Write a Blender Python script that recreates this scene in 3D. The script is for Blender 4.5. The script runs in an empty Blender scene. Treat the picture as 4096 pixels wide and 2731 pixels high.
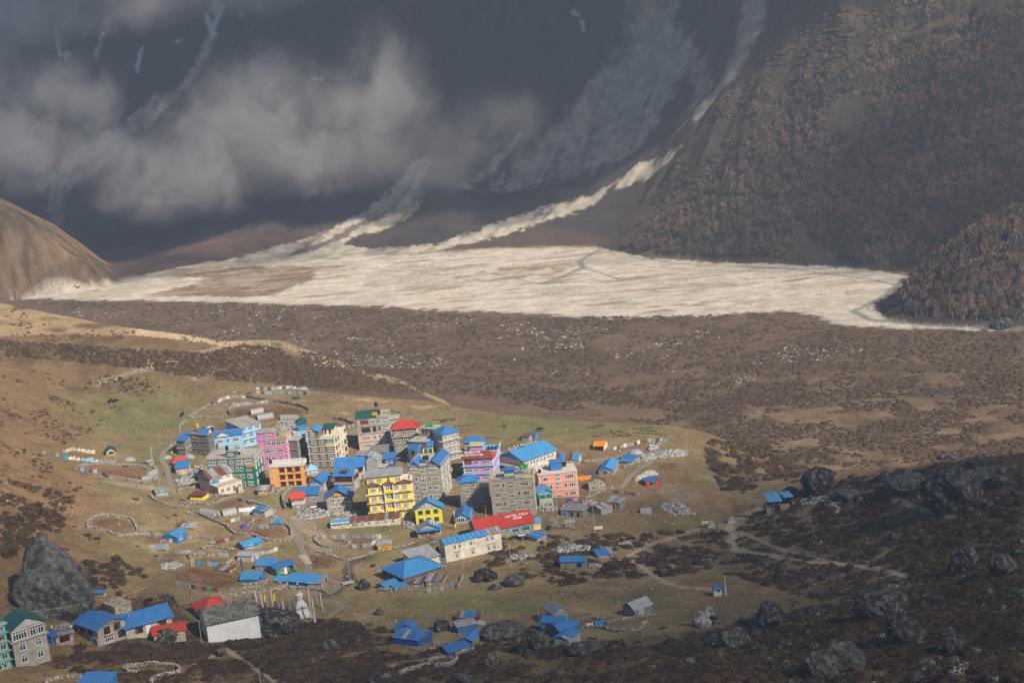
import bpy, bmesh, math, random
import numpy as np
from mathutils import Vector, Matrix

random.seed(7)
RNG = np.random.default_rng(11)
SC = bpy.context.scene
COL = SC.collection

# ------------------------------------------------------------------ camera
CAM_Z = 180.0
FPX, PHI, PIT = 7000.0, math.radians(5.5), math.radians(13.0)
_R0 = np.array([1.0, 0, 0]); _U0 = np.array([0, math.sin(PIT), math.cos(PIT)])
FW = np.array([0, math.cos(PIT), -math.sin(PIT)])
CR = math.cos(PHI) * _R0 - math.sin(PHI) * _U0          # picture right
CU = math.sin(PHI) * _R0 + math.cos(PHI) * _U0          # picture up
cam_d = bpy.data.cameras.new('camera'); cam = bpy.data.objects.new('camera', cam_d); COL.objects.link(cam)
cam_d.sensor_width = 36.0; cam_d.lens = 36.0 * FPX / 4096.0
cam_d.clip_start = 1.0; cam_d.clip_end = 9000.0
cam.matrix_world = Matrix(((CR[0], CU[0], -FW[0], 0), (CR[1], CU[1], -FW[1], 0), (CR[2], CU[2], -FW[2], CAM_Z), (0, 0, 0, 1)))
SC.camera = cam

# ------------------------------------------------------------------ sky, sun, exposure
SUN_EL, SUN_BACK = 38.0, 50.0                            # elevation; degrees behind the camera's right
_se, _sb = math.radians(SUN_EL), math.radians(SUN_BACK)
SUN_DIR = np.array([math.cos(_sb) * math.cos(_se), -math.sin(_sb) * math.cos(_se), math.sin(_se)])
W = bpy.data.worlds.new('World'); SC.world = W; W.use_nodes = True
wn = W.node_tree.nodes; wl = W.node_tree.links
bg = wn.get('Background') or wn.new('ShaderNodeBackground')
sky = wn.new('ShaderNodeTexSky'); sky.sky_type = 'NISHITA'; sky.sun_disc = False
sky.sun_elevation = _se; sky.sun_rotation = math.atan2(SUN_DIR[0], SUN_DIR[1])
sky.altitude = 3900; sky.air_density = 1.0; sky.dust_density = 3.0; sky.ozone_density = 0.4
wl.new(sky.outputs[0], bg.inputs['Color']); bg.inputs['Strength'].default_value = 0.12
sun_d = bpy.data.lights.new('sun', 'SUN'); sun_d.energy = 4.8; sun_d.angle = math.radians(0.6); sun_d.color = (1.0, 0.91, 0.78)
sun = bpy.data.objects.new('sun', sun_d); COL.objects.link(sun)
sun.rotation_euler = Vector(-SUN_DIR).to_track_quat('-Z', 'Y').to_euler(); sun.location = (300, -200, 900)
SC.view_settings.view_transform = 'Standard'; SC.view_settings.look = 'None'
SC.view_settings.exposure = 0.5; SC.view_settings.gamma = 1.0
SC.view_settings.use_curve_mapping = False
cy = SC.cycles
cy.max_bounces = 4; cy.diffuse_bounces = 2; cy.glossy_bounces = 2; cy.transmission_bounces = 3
cy.transparent_max_bounces = 48; cy.volume_bounces = 1; cy.use_denoising = True
cy.volume_step_rate = 1.0; cy.volume_max_steps = 256; cy.sample_clamp_indirect = 4.0

# ------------------------------------------------------------------ small maths
def ray(px, py):
    px = np.asarray(px, float); py = np.asarray(py, float)
    return FW + ((px - 2048) / FPX)[..., None] * CR - ((py - 1365.5) / FPX)[..., None] * CU
ORI = np.array([0, 0, CAM_Z])
def on_plane(px, py, z):
    d = ray(px, py); return ORI + d * ((z - CAM_Z) / d[2])
def proj(p):
    q = np.asarray(p, float) - ORI; w = q @ FW
    return 2048 + FPX * (q @ CR) / w, 1365.5 - FPX * (q @ CU) / w, w
ZOOMS = dict(P=(0, 0, 1.0), Z1=(600, 1480, 900 / 2352), Z2=(1350, 1580, 700 / 2352), Z3=(1950, 1680, 800 / 2352), Z4=(1200, 1850, 1000 / 2352),
             Z5=(0, 2100, 800 / 1988), Z6=(700, 2200, 800 / 2352), Z7=(1450, 2200, 950 / 2352), Z8=(2100, 1950, 1000 / 2352),
             Z9=(2900, 1700, 1196 / 1819), ZX=(0, 1100, 1300 / 2265), A1=(680, 1640, 400 / 2352), A2=(980, 1640, 450 / 2352),
             A3=(1800, 1720, 440 / 2352), A4=(1480, 2080, 700 / 2352), B1=(1230, 1830, 400 / 2352), B2=(740, 1850, 500 / 2352),
             B3=(580, 2080, 660 / 2352), B4=(160, 1760, 600 / 2352), F=(0, 0, 4096 / 2352), M1=(0, 0, 2048 / 2352), M2=(2048, 0, 2048 / 2352))
def Q(zm, x, y):                                          # survey sheet coordinates -> photograph pixels
    a, b, s = ZOOMS[zm]; return a + x * s, b + y * s
def QL(zm, pts): return [Q(zm, *p) for p in pts]

def _hash(ix, iy, seed):
    h = (ix.astype(np.int64) * 374761393 + iy.astype(np.int64) * 668265263 + seed * 974634777) & 0x7fffffff
    h = ((h ^ (h >> 13)) * 1274126177) & 0x7fffffff
    h = ((h ^ (h >> 16)) * 461845907) & 0x7fffffff
    return ((h ^ (h >> 15)) & 0xffff) / 65535.0
def vnoise(x, y, seed=0):
    ix = np.floor(x); iy = np.floor(y); fx = x - ix; fy = y - iy
    fx = fx * fx * fx * (fx * (fx * 6 - 15) + 10); fy = fy * fy * fy * (fy * (fy * 6 - 15) + 10)
    a = _hash(ix, iy, seed); b = _hash(ix + 1, iy, seed); c = _hash(ix, iy + 1, seed); d = _hash(ix + 1, iy + 1, seed)
    return (a + (b - a) * fx) * (1 - fy) + (c + (d - c) * fx) * fy
def fbm(x, y, oct=4, seed=0, gain=0.5):
    s = 0; a = 1.0; t = 0
    for k in range(oct):
        c, n = math.cos(0.7 * k), math.sin(0.7 * k)
        s = s + a * (vnoise((x * c - y * n) * 2 ** k, (x * n + y * c) * 2 ** k, seed + 17 * k) - 0.5); t += a; a *= gain
    return s / t * 2
def smax(a, b, k):
    h = np.clip(0.5 + 0.5 * (a - b) / k, 0, 1); return b + (a - b) * h + k * h * (1 - h)
def sstep(a, b, x):
    t = np.clip((x - a) / (b - a), 0, 1); return t * t * (3 - 2 * t)
def seg_dist(x, y, pts, closed=False):
    d = np.full(np.shape(x), 1e9); n = len(pts)
    for i in range(n if closed else n - 1):
        (ax, ay), (bx, by) = pts[i][:2], pts[(i + 1) % n][:2]
        ux, uy = bx - ax, by - ay; L = ux * ux + uy * uy + 1e-9
        t = np.clip(((x - ax) * ux + (y - ay) * uy) / L, 0, 1)
        d = np.minimum(d, np.hypot(x - ax - t * ux, y - ay - t * uy))
    return d
def inside(x, y, pts):
    c = np.zeros(np.shape(x), bool); n = len(pts)
    for i in range(n):
        (ax, ay), (bx, by) = pts[i][:2], pts[(i + 1) % n][:2]
        if ay == by: continue
        c ^= ((ay > y) != (by > y)) & (x < (bx - ax) * (y - ay) / (by - ay) + ax)
    return c
def sdist(x, y, pts):                                     # positive inside a closed outline
    d = seg_dist(x, y, pts, True); return np.where(inside(x, y, pts), d, -d)

class TPS:
    def __init__(s, pts, lam=30.0):
        p = np.array(pts, float); s.c = p[:, :2] / 100; n = len(p)
        A = np.zeros((n + 3, n + 3)); A[:n, :n] = s.k(s.c, s.c) + np.eye(n) * lam * 1e-3
        A[:n, n] = 1; A[:n, n + 1:] = s.c; A[n, :n] = 1; A[n + 1:, :n] = s.c.T
        s.w = np.linalg.solve(A, np.r_[p[:, 2], 0, 0, 0])
    def k(s, a, b):
        r2 = ((a[:, None, :] - b[None]) ** 2).sum(-1); return 0.5 * r2 * np.log(r2 + 1e-9)
    def __call__(s, x, y):
        q = np.stack([np.ravel(x), np.ravel(y)], 1) / 100; out = np.empty(len(q))
        for i in range(0, len(q), 100000):
            b = q[i:i + 100000]; out[i:i + 100000] = s.k(b, s.c) @ s.w[:-3] + s.w[-3] + b @ s.w[-2:]
        return out.reshape(np.shape(x))
# ------------------------------------------------------------------ the lie of the land: height(x, y)
VAL = -40.0
def W3(px, py, z): p = on_plane(px, py, z); return (p[0], p[1], z)
near_pts = [W3(*p) for p in [
    (-700, 1330, 42), (0, 1420, 25), (300, 1455, 16), (550, 1490, 10), (900, 1525, 6), (1200, 1560, 3), (1700, 1605, 1), (2000, 1660, 0), (2400, 1690, -2), (2720, 1705, -5),
    (2900, 1760, -10), (3050, 1810, -14), (3200, 1890, -19), (2900, 1900, -10), (2700, 1850, -4), (2950, 2080, -13), (2700, 2060, -6), (2780, 1960, -6),
    (0, 1560, 30), (-700, 1600, 60), (0, 1800, 27), (-700, 2000, 50), (250, 1700, 14), (0, 2060, 27), (0, 2300, 24), (200, 2350, 21), (450, 1900, 9), (300, 2050, 14), (500, 2150, 9),
    (700, 1650, 5), (1050, 1640, 3), (700, 1930, 4), (1000, 2050, 3), (800, 2300, 6), (1250, 2150, 2), (1500, 1800, 0), (1800, 1750, 0), (2100, 1780, 0), (2300, 1950, -1), (1950, 2060, 0),
    (1500, 2150, 1), (1750, 2200, 1), (1300, 2300, 2), (1600, 2330, 2), (2000, 2200, 1), (2250, 2080, -1), (2500, 2000, -3), (2450, 1850, -2), (2200, 2300, 2), (2600, 2250, 0),
    (1200, 2460, 4), (900, 2560, 9), (500, 2520, 15), (100, 2640, 18), (-700, 2640, 35), (600, 2700, 14), (1200, 2620, 10), (1500, 2700, 14), (1800, 2450, 4), (2000, 2720, 18), (1700, 2600, 9),
    (2300, 2450, 4), (2250, 2580, 9), (2600, 2450, 5), (2900, 2380, 3), (2500, 2700, 26), (2900, 2560, 18), (3090, 2060, -6), (3000, 2150, -6), (2800, 2200, -5), (3300, 2260, 2), (3500, 2280, 6),
    (3300, 1960, 0), (3260, 1900, -3), (3500, 1890, 4), (3700, 1880, 10), (3850, 1850, 17), (4096, 1810, 24), (4700, 1760, 40), (3700, 2020, 9), (4050, 2000, 20), (3500, 2120, 2), (3800, 2200, 13),
    (3500, 2420, 16), (3200, 2450, 12), (3800, 2440, 26), (4096, 2300, 28), (4096, 2550, 42), (3400, 2700, 38), (3800, 2700, 48), (4096, 2731, 58), (4700, 2700, 75), (4700, 2200, 48), (2900, 2720, 33)]]
near_tps = TPS(near_pts, 25)
edge_px = [(-1500, 1330, 60), (-700, 1320, 42), (0, 1416, 25), (300, 1451, 16), (550, 1486, 10), (900, 1520, 6), (1200, 1555, 3), (1700, 1600, 1), (2000, 1655, 0), (2400, 1688, -2), (2720, 1703, -5),
           (2900, 1758, -10), (3050, 1808, -14), (3200, 1886, -19), (3290, 1880, -4), (3500, 1850, 5), (3700, 1840, 11), (3850, 1828, 17), (4096, 1806, 24), (4700, 1750, 40), (5600, 1700, 60)]
edge_pl = [W3(*p)[:2] for p in edge_px]
near_poly = edge_pl + [(700, 200), (300, -100), (-300, -100), (-700, 300)]

F_up = [(-1400, 960, 60), (-600, 1090, 47), (0, 1212, 37), (230, 1255, 32), (516, 1310, 27), (717, 1335, 24), (861, 1358, 22), (975, 1362, 20), (1142, 1364, 18), (1300, 1415, 10), (1520, 1490, -8), (1780, 1600, -36)]
F_lo = [(1500, 1500, -8), (1290, 1432, 9), (1142, 1378, 17.5), (985, 1395, 19), (912, 1404, 20), (574, 1400, 24), (356, 1388, 26), (115, 1364, 30), (0, 1352, 32), (-600, 1290, 42), (-1400, 1200, 55)]
F_pts = [W3(*p) for p in F_up + F_lo]
F_tps = TPS(F_pts, 5); F_poly = [p[:2] for p in F_pts]

foot_px = [(-1200, 1120), (-300, 1085), (350, 1062), (950, 1046), (1450, 1004), (1900, 996), (2350, 992), (2450, 1010), (2560, 1030), (2760, 1048), (3000, 1062), (3300, 1068), (3480, 1082), (3650, 1100)]
foot = [W3(a, b, VAL)[:2] for a, b in foot_px] + [(330, 1015), (700, 860)]
W_poly = foot + [(1500, 900), (1500, 4500), (-2500, 4500), (-2500, 1700)]
T_foot = [(3490, 1246), (3560, 1282), (3700, 1300), (3900, 1310), (4200, 1318), (4600, 1325)]
T_poly = [W3(a, b, VAL)[:2] for a, b in T_foot] + [(900, 780), (900, 1100), (330, 1035), W3(3640, 1175, VAL)[:2], W3(3530, 1215, VAL)[:2]]
E_c = W3(-350, 1212, VAL)[:2]
def e_dist(x, y): dy = y - E_c[1]; return np.hypot(x - E_c[0], np.where(dy < 0, dy * 5.0, dy * .8))

def spur_f(x, y): return sstep(15, 150, x - .45 * (y - 1196) + 10 * fbm(x / 40, y / 40, 3, 47))
T_front = T_poly[:7]; T_left = [T_poly[-4], T_poly[-3], T_poly[-2], T_poly[-1], T_poly[0]]
def soft_in(x, y, poly, f, l, k):                         # distance inside, with the ridge between two flanks rounded
    a = seg_dist(x, y, f); b = seg_dist(x, y, l) * 1.15; h = np.clip(0.5 + 0.5 * (a - b) / k, 0, 1)
    v = a + (b - a) * h - k * h * (1 - h) * 0.5
    ins = inside(x, y, poly); return np.where(ins, np.maximum(v, np.minimum(a, b) * 0.25), -np.minimum(a, b) - 1e-3)
def height(x, y):
    x = np.asarray(x, float); y = np.asarray(y, float); r = np.hypot(x, y)
    # valley floor
    z = VAL + 0.5 * fbm(x / 60, y / 60, 3, 3) + np.clip((r - 1900) * 0.02, 0, 50)
    # the far wall, gullied, with fans at its foot
    m = r > 900
    if m.any():
        xm, ym, zm = x[m], y[m], z[m]
        s = sdist(xm, ym, W_poly) + 6 * fbm(xm / 70, ym / 70, 3, 5)
        sf = spur_f(xm, ym)
        g = np.where(s < 0, 0, np.where(s < 110, 0.17 * s + 0.0012 * s * s, 0.17 * 110 + 14.5 + 0.78 * (s - 110)))
        g = g + (np.where(s < 0, 0, 0.80 * s) - g) * sf; along = xm - 0.5 * (ym - 1300)      # gullies run down to the left
        gul = np.abs(fbm(along / 90, s / 900, 4, 21)) ; gul2 = fbm(along / 33, s / 260, 3, 25)
        amp = sstep(60, 260, s) * (1 - .45 * sf) + .35 * sf * sstep(5, 60, s)
        zw = VAL + g + amp * (46 * gul - 12 + 11 * gul2 + 5 * np.abs(fbm(along / 16, s / 90, 3, 27))) + 3.2 * fbm(xm / 14, ym / 14, 3, 29) * amp + 3 * fbm(xm / 30, ym / 30, 3, 4) * sstep(0, 60, s) + sf * sstep(8, 80, s) * (9 * fbm(xm / 55, ym / 55, 4, 48) + 3 * fbm(xm / 18, ym / 18, 3, 49))
        zw = np.minimum(zw, 330 + 40 * fbm(xm / 200, ym / 200, 3, 31))
        zm = smax(zm, np.where(s < -60, -300, zw), 2.0)
        s = e_dist(xm, ym) + 5 * fbm(xm / 40, ym / 40, 3, 50); Rr = 146
        ze = VAL + 92 * (1 - np.clip(s / Rr, 0, 1.2) ** 1.7) + 2 * fbm(xm / 22, ym / 22, 4, 51) * sstep(Rr, Rr - 40, s) 
        zm = smax(zm, ze, 2.5)
        z = z.copy(); z[m] = zm
    m = (x > 150) & (r > 780)
    if m.any():
        xm, ym = x[m], y[m]; s = soft_in(xm, ym, T_poly, T_front, T_left, 40.0)
        zt = VAL + 0.72 * np.clip(s, 0, 300) + 2.5 * sstep(0, 25, s) * (1 + fbm(xm / 25, ym / 25, 3, 61)) 
        z = z.copy(); z[m] = smax(z[m], np.where(s < 0, -300, zt), 3.0)
    # moraine ridge behind the village
    m = (r > 560) & (r < 1250) & (x < 120)
    if m.any():
        xm, ym = x[m], y[m]; d = -np.minimum(sdist(xm, ym, F_poly), 0)
        zf = np.minimum(F_tps(xm, ym), 75) - 0.62 * d + 0.6 * fbm(xm / 18, ym / 18, 3, 71)
        z = z.copy(); z[m] = smax(z[m], zf, 3.0)
    # village terrace, near moraine, viewpoint hill
    m = r < 1150
    if m.any():
        xm, ym, rm = x[m], y[m], r[m]; d = -np.minimum(sdist(xm, ym, near_poly), 0)
        zn = np.clip(near_tps(xm, ym), -40, 130)
        rough = sstep(4, 22, zn) * 0.9 + sstep(-3, -9, zn) * 0.8 + 0.22
        zn = zn + rough * (1.3 * fbm(xm / 16, ym / 16, 4, 81) + 0.35 * fbm(xm / 4, ym / 4, 2, 85)) - 0.75 * d
        zn = smax(zn, 178 - 0.56 * rm + 2 * fbm(xm / 20, ym / 20, 3, 88), 6.0)
        z = z.copy(); z[m] = smax(z[m], zn, 2.0)
    return z

# polar sheet centred under the viewpoint
AZ = np.radians(np.concatenate([np.arange(-34, -19.2, 0.3), np.arange(-19.2, 18.6, 0.058), np.arange(18.6, 34, 0.3)]))
_r = [8.0]
while _r[-1] < 2700:
    q = _r[-1]
    dr = 9 if q < 225 else (0.9 if q < 400 else (min(2.1, 1.5 * q * q / (1750 * 165)) if q < 840 else (2.6 if q < 1000 else (2.1 if q < 1720 else 45))))
    _r.append(q + dr)
RR = np.array(_r)
GX = np.sin(AZ)[:, None] * RR[None]; GY = np.cos(AZ)[:, None] * RR[None]
GZ = height(GX, GY)
def gz(x, y):                                             # height of the built sheet
    x = np.asarray(x, float); y = np.asarray(y, float)
    a = np.interp(np.arctan2(x, y), AZ, np.arange(len(AZ))); b = np.interp(np.hypot(x, y), RR, np.arange(len(RR)))
    i = np.clip(a.astype(int), 0, len(AZ) - 2); j = np.clip(b.astype(int), 0, len(RR) - 2); a = a - i; b = b - j
    return (GZ[i, j] * (1 - a) + GZ[i + 1, j] * a) * (1 - b) + (GZ[i, j + 1] * (1 - a) + GZ[i + 1, j + 1] * a) * b
def ground(px, py):                                       # where sight lines meet the land (arrays welcome)
    px = np.atleast_1d(np.asarray(px, float)); py = np.atleast_1d(np.asarray(py, float)); D = ray(px, py)
    t = np.full(len(px), 230.0); lo = t.copy(); done = np.zeros(len(px), bool)
    while not done.all() and t.min() < 2600:
        P = ORI + D * t[:, None]; below = P[:, 2] < gz(P[:, 0], P[:, 1]); done |= below
        lo = np.where(done, lo, t); t = np.where(done, t, t + 2.0)
        if t[~done].size and t[~done].min() > 2600: break
    hi = t
    for _ in range(12):
        mid = (lo + hi) / 2; P = ORI + D * mid[:, None]; b = P[:, 2] < gz(P[:, 0], P[:, 1])
        hi = np.where(b, mid, hi); lo = np.where(b, lo, mid)
    return ORI + D * hi[:, None]
def G(zm, x, y): return ground(*Q(zm, x, y))[0]
def plan(zm, pts): return [tuple(p[:2]) for p in ground(*np.array(QL(zm, pts)).T)]
# ------------------------------------------------------------------ materials
MATS = {}
def nodes_of(name):
    m = bpy.data.materials.new(name); m.use_nodes = True; nt = m.node_tree
    for n in list(nt.nodes): nt.nodes.remove(n)
    o = nt.nodes.new('ShaderNodeOutputMaterial'); return m, nt, o
def N(nt, t, **kw):
    n = nt.nodes.new(t)
    for k, v in kw.items():
        if k in n.inputs: n.inputs[k].default_value = v
        else: setattr(n, k, v)
    return n
def mixc(nt, mode, fac, a, b):
    n = nt.nodes.new('ShaderNodeMix'); n.data_type = 'RGBA'; n.blend_type = mode
    for sck, v in ((n.inputs[0], fac), (n.inputs[6], a), (n.inputs[7], b)):
        if hasattr(v, 'is_linked'): nt.links.new(v, sck)
        elif isinstance(v, (int, float)): sck.default_value = v
        else: sck.default_value = (*v[:3], 1)
    return n.outputs[2]
def ramp(nt, fac, stops):
    n = nt.nodes.new('ShaderNodeValToRGB'); nt.links.new(fac, n.inputs[0]); e = n.color_ramp.elements
    while len(e) < len(stops): e.new(0.5)
    for i, (p, c) in enumerate(stops):
        e[i].position = p; e[i].color = (c, c, c, 1) if isinstance(c, (int, float)) else (*c, 1)
    return n.outputs[0]
def surf(name, col, rough=0.85, var=0.25, scale=1.2, bump=0.0, bscale=6.0, spec=0.3, dirt=None, dirt_amt=0.5, dirt_scale=0.5, rnd=0.0, metal=0.0, stretch=None, ribs=None):
    """plain surface with procedural grain; dirt = second colour in blotches; ribs = corrugations per metre along local x"""
    if name in MATS: return MATS[name]
    m, nt, o = nodes_of(name); p = N(nt, 'ShaderNodeBsdfPrincipled', Roughness=rough, Metallic=metal)
    p.inputs['Specular IOR Level'].default_value = spec
    tc = N(nt, 'ShaderNodeTexCoord'); co = tc.outputs['Object']
    if stretch:
        mp = N(nt, 'ShaderNodeMapping'); mp.inputs['Scale'].default_value = stretch; nt.links.new(co, mp.inputs[0]); co = mp.outputs[0]
    nz = N(nt, 'ShaderNodeTexNoise', Scale=scale, Detail=5.0, Roughness=0.6); nt.links.new(co, nz.inputs['Vector'])
    v = ramp(nt, nz.outputs[0], [(0.3, 1 - var), (0.7, 1 + var * 0.35)])
    base = tuple(col)
    c = mixc(nt, 'MULTIPLY', 1.0, base, v)
    if dirt:
        n2 = N(nt, 'ShaderNodeTexNoise', Scale=dirt_scale, Detail=6.0, Roughness=0.65); nt.links.new(co, n2.inputs['Vector'])
        c = mixc(nt, 'MIX', ramp(nt, n2.outputs[0], [(0.62 - 0.25 * dirt_amt, 0.0), (0.72, min(1, dirt_amt * 1.6))]), c, dirt)
    if rnd:
        oi = N(nt, 'ShaderNodeObjectInfo'); c = mixc(nt, 'MULTIPLY', 1.0, c, ramp(nt, oi.outputs['Random'], [(0, 1 - rnd), (1, 1 + rnd * 0.4)]))
    nt.links.new(c, p.inputs['Base Color'])
    if bump:
        n3 = N(nt, 'ShaderNodeTexNoise', Scale=bscale, Detail=4.0); nt.links.new(co, n3.inputs['Vector'])
        b = N(nt, 'ShaderNodeBump', Strength=min(1.0, bump * 2), Distance=0.1); nt.links.new(n3.outputs[0], b.inputs['Height']); nt.links.new(b.outputs[0], p.inputs['Normal'])
    if ribs:
        sx = N(nt, 'ShaderNodeSeparateXYZ'); nt.links.new(tc.outputs['UV'], sx.inputs[0])
        mu = N(nt, 'ShaderNodeMath', operation='MULTIPLY'); mu.inputs[1].default_value = ribs * 6.2832; nt.links.new(sx.outputs[0], mu.inputs[0])
        sn = N(nt, 'ShaderNodeMath', operation='SINE'); nt.links.new(mu.outputs[0], sn.inputs[0])
        b = N(nt, 'ShaderNodeBump', Strength=0.5, Distance=0.03); nt.links.new(sn.outputs[0], b.inputs['Height']); nt.links.new(b.outputs[0], p.inputs['Normal'])
    nt.links.new(p.outputs[0], o.inputs[0]); MATS[name] = m; return m

def ground_mat():
    m, nt, o = nodes_of('ground'); d = N(nt, 'ShaderNodeBsdfDiffuse', Roughness=0.6)
    at = N(nt, 'ShaderNodeAttribute', attribute_name='col'); geo = N(nt, 'ShaderNodeNewGeometry')
    a = N(nt, 'ShaderNodeTexNoise', Scale=0.9, Detail=7.0, Roughness=0.7); nt.links.new(geo.outputs['Position'], a.inputs['Vector'])
    b = N(nt, 'ShaderNodeTexNoise', Scale=0.11, Detail=6.0, Roughness=0.65); nt.links.new(geo.outputs['Position'], b.inputs['Vector'])
    v = N(nt, 'ShaderNodeTexVoronoi', Scale=0.75, Randomness=1.0); nt.links.new(geo.outputs['Position'], v.inputs['Vector'])
    c = mixc(nt, 'MULTIPLY', 1.0, at.outputs['Color'], ramp(nt, a.outputs[0], [(0.32, 0.55), (0.68, 1.32)]))
    c = mixc(nt, 'MULTIPLY', 1.0, c, ramp(nt, b.outputs[0], [(0.32, (0.78, 0.76, 0.72)), (0.68, (1.15, 1.14, 1.1))]))
    st = N(nt, 'ShaderNodeAttribute', attribute_name='stony')
    f = N(nt, 'ShaderNodeMath', operation='MULTIPLY'); nt.links.new(ramp(nt, v.outputs['Distance'], [(0.10, 1.0), (0.2, 0.0)]), f.inputs[0]); nt.links.new(st.outputs['Fac'], f.inputs[1])
    c = mixc(nt, 'MIX', f.outputs[0], c, (0.34, 0.31, 0.27))
    nt.links.new(c, d.inputs['Color'])
    bp = N(nt, 'ShaderNodeBump', Strength=0.6, Distance=0.5); nt.links.new(a.outputs[0], bp.inputs['Height']); nt.links.new(bp.outputs[0], d.inputs['Normal'])
    nt.links.new(d.outputs[0], o.inputs[0]); return m

# ------------------------------------------------------------------ what covers the land
C_GRASS = np.array((0.225, 0.172, 0.090)); C_GREEN = np.array((0.150, 0.150, 0.060)); C_TAN = np.array((0.265, 0.190, 0.105)); C_RED = np.array((0.205, 0.120, 0.070))
C_SOIL = np.array((0.165, 0.092, 0.050)); C_DUST = np.array((0.42, 0.31, 0.19)); C_BRUSH = np.array((0.090, 0.060, 0.038)); C_VAL = np.array((0.122, 0.079, 0.050))
C_SAND = np.array((0.50, 0.44, 0.37)); C_PALE = np.array((0.27, 0.20, 0.13)); C_ROCK = np.array((0.052, 0.046, 0.042)); C_SCREE = np.array((0.43, 0.375, 0.30)); C_WATER = np.array((0.10, 0.13, 0.12))
C_DARK = np.array((0.090, 0.064, 0.038))
PATHS = [  # worn trails: sheet, points, half width in metres, strength
    ('F', [(230, 880), (330, 845), (400, 825), (480, 808), (525, 790)], 1.6, .8), ('F', [(330, 842), (345, 815), (310, 800)], 1.2, .7),
    ('Z8', [(2352, 640), (2150, 610), (2000, 580), (1920, 540)], 1.6, .9), ('Z8', [(1920, 540), (1990, 450), (1900, 370), (1870, 345)], 2.2, 1), ('Z8', [(1960, 310), (2120, 230), (2280, 170)], 1.4, .8),
    ('Z9', [(60, 760), (250, 795), (480, 825), (700, 850), (900, 865), (1100, 920)], 1.3, .85), ('Z9', [(100, 650), (300, 740), (520, 800), (740, 850)], 1.0, .55),
    ('Z8', [(1620, 390), (1350, 480), (1150, 540), (1040, 610), (950, 660)], 1.3, .75), ('Z8', [(1030, 690), (1150, 780), (1300, 880), (1450, 930), (1780, 960)], 1.2, .75), ('Z8', [(1180, 850), (1050, 920), (850, 960), (600, 930)], 0.8, .4),
    ('Z6', [(600, 1160), (750, 1270), (900, 1370), (1050, 1460), (1170, 1540)], 0.9, .7), ('Z6', [(600, 1150), (480, 1230), (360, 1290), (240, 1330)], 0.9, .6), ('Z7', [(130, 1230), (280, 1150), (330, 1120)], 0.9, .5),
    ('Z8', [(1200, 1180), (1000, 1210), (750, 1190), (520, 1160)], 0.8, .35), ('P', [(1180, 2140), (1120, 2080), (1080, 2030)], 1.5, .6), ('B4', [(1100, 660), (1350, 700), (1700, 740), (1950, 780)], 3.0, .6),
    ('Z9', [(1000, 440), (1200, 510), (1400, 560)], 1.1, .5), ('Z9', [(960, 720), (1000, 760), (900, 830)], .9, .4), ('P', [(1190, 2075), (1280, 2160), (1290, 2200)], 4.0, .55)]
SOILS = [  # bare earth of pens and worn plots
    ('Z1', [(860, 440), (900, 400), (1100, 370), (1280, 360), (1500, 390), (1640, 430), (1560, 520), (1300, 530), (1000, 530), (880, 490)], 1), ('Z1', [(700, 330), (900, 310), (1000, 310), (900, 360), (720, 350)], .6),
    ('B4', [(640, 440), (900, 400), (1300, 400), (1680, 470), (1800, 560), (1550, 620), (1250, 590), (1050, 540), (750, 480)], 1), ('B4', [(480, 210), (850, 210), (1000, 250), (700, 260), (500, 250)], .7),
    ('B4', [(800, 1290), (1000, 1200), (1300, 1240), (1460, 1330), (1480, 1440), (1250, 1440), (900, 1400)], .8), ('B2', [(900, 1240), (1300, 1240), (1900, 1210), (1940, 1360), (1600, 1440), (1250, 1370), (950, 1320)], 1),
    ('B2', [(480, 860), (700, 740), (960, 680), (1100, 800), (1000, 880), (700, 870)], .9), ('B2', [(1100, 1040), (1450, 1050), (1500, 1150), (1150, 1150)], .8), ('B3', [(380, 740), (700, 680), (1250, 760), (1350, 900), (1100, 980), (800, 920), (450, 860)], 1),
    ('B3', [(650, 560), (1000, 540), (1200, 570), (1000, 620), (720, 600)], .9), ('B3', [(280, 470), (600, 460), (620, 540), (400, 560), (240, 520)], .9), ('B3', [(900, 330), (1250, 330), (1250, 400), (1000, 370)], .7), ('B3', [(0, 250), (230, 250), (220, 320), (0, 330)], .8),
    ('Z4', [(210, 700), (430, 690), (700, 710), (660, 760), (480, 780), (330, 730)], 1), ('Z4', [(90, 850), (250, 850), (390, 930), (280, 990), (110, 980)], .8), ('Z3', [(1450, 420), (1700, 330), (1880, 300), (1850, 250), (1500, 330)], .7), ('Z3', [(2000, 520), (2150, 490), (2270, 530), (2180, 590), (2050, 590)], .9),
    ('Z3', [(1050, 560), (1300, 540), (1300, 610), (1080, 640)], .6), ('Z2', [(1600, 470), (1900, 460), (1980, 480), (1800, 520), (1640, 520)], .6), ('Z1', [(680, 560), (900, 530), (1060, 560), (900, 640), (700, 640)], .9), ('Z1', [(1900, 540), (2100, 550), (2050, 600), (1920, 600)], .8),
    ('P', [(1180, 2110), (1290, 2090), (1270, 2240), (1210, 2230)], .5), ('Z5', [(1700, 1480), (1988, 1400), (1988, 1568), (1600, 1568)], 1), ('Z6', [(0, 1420), (230, 1370), (420, 1470), (330, 1561), (0, 1561)], 1), ('Z3', [(150, 330), (330, 250), (500, 280), (260, 370)], .6)]

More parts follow.
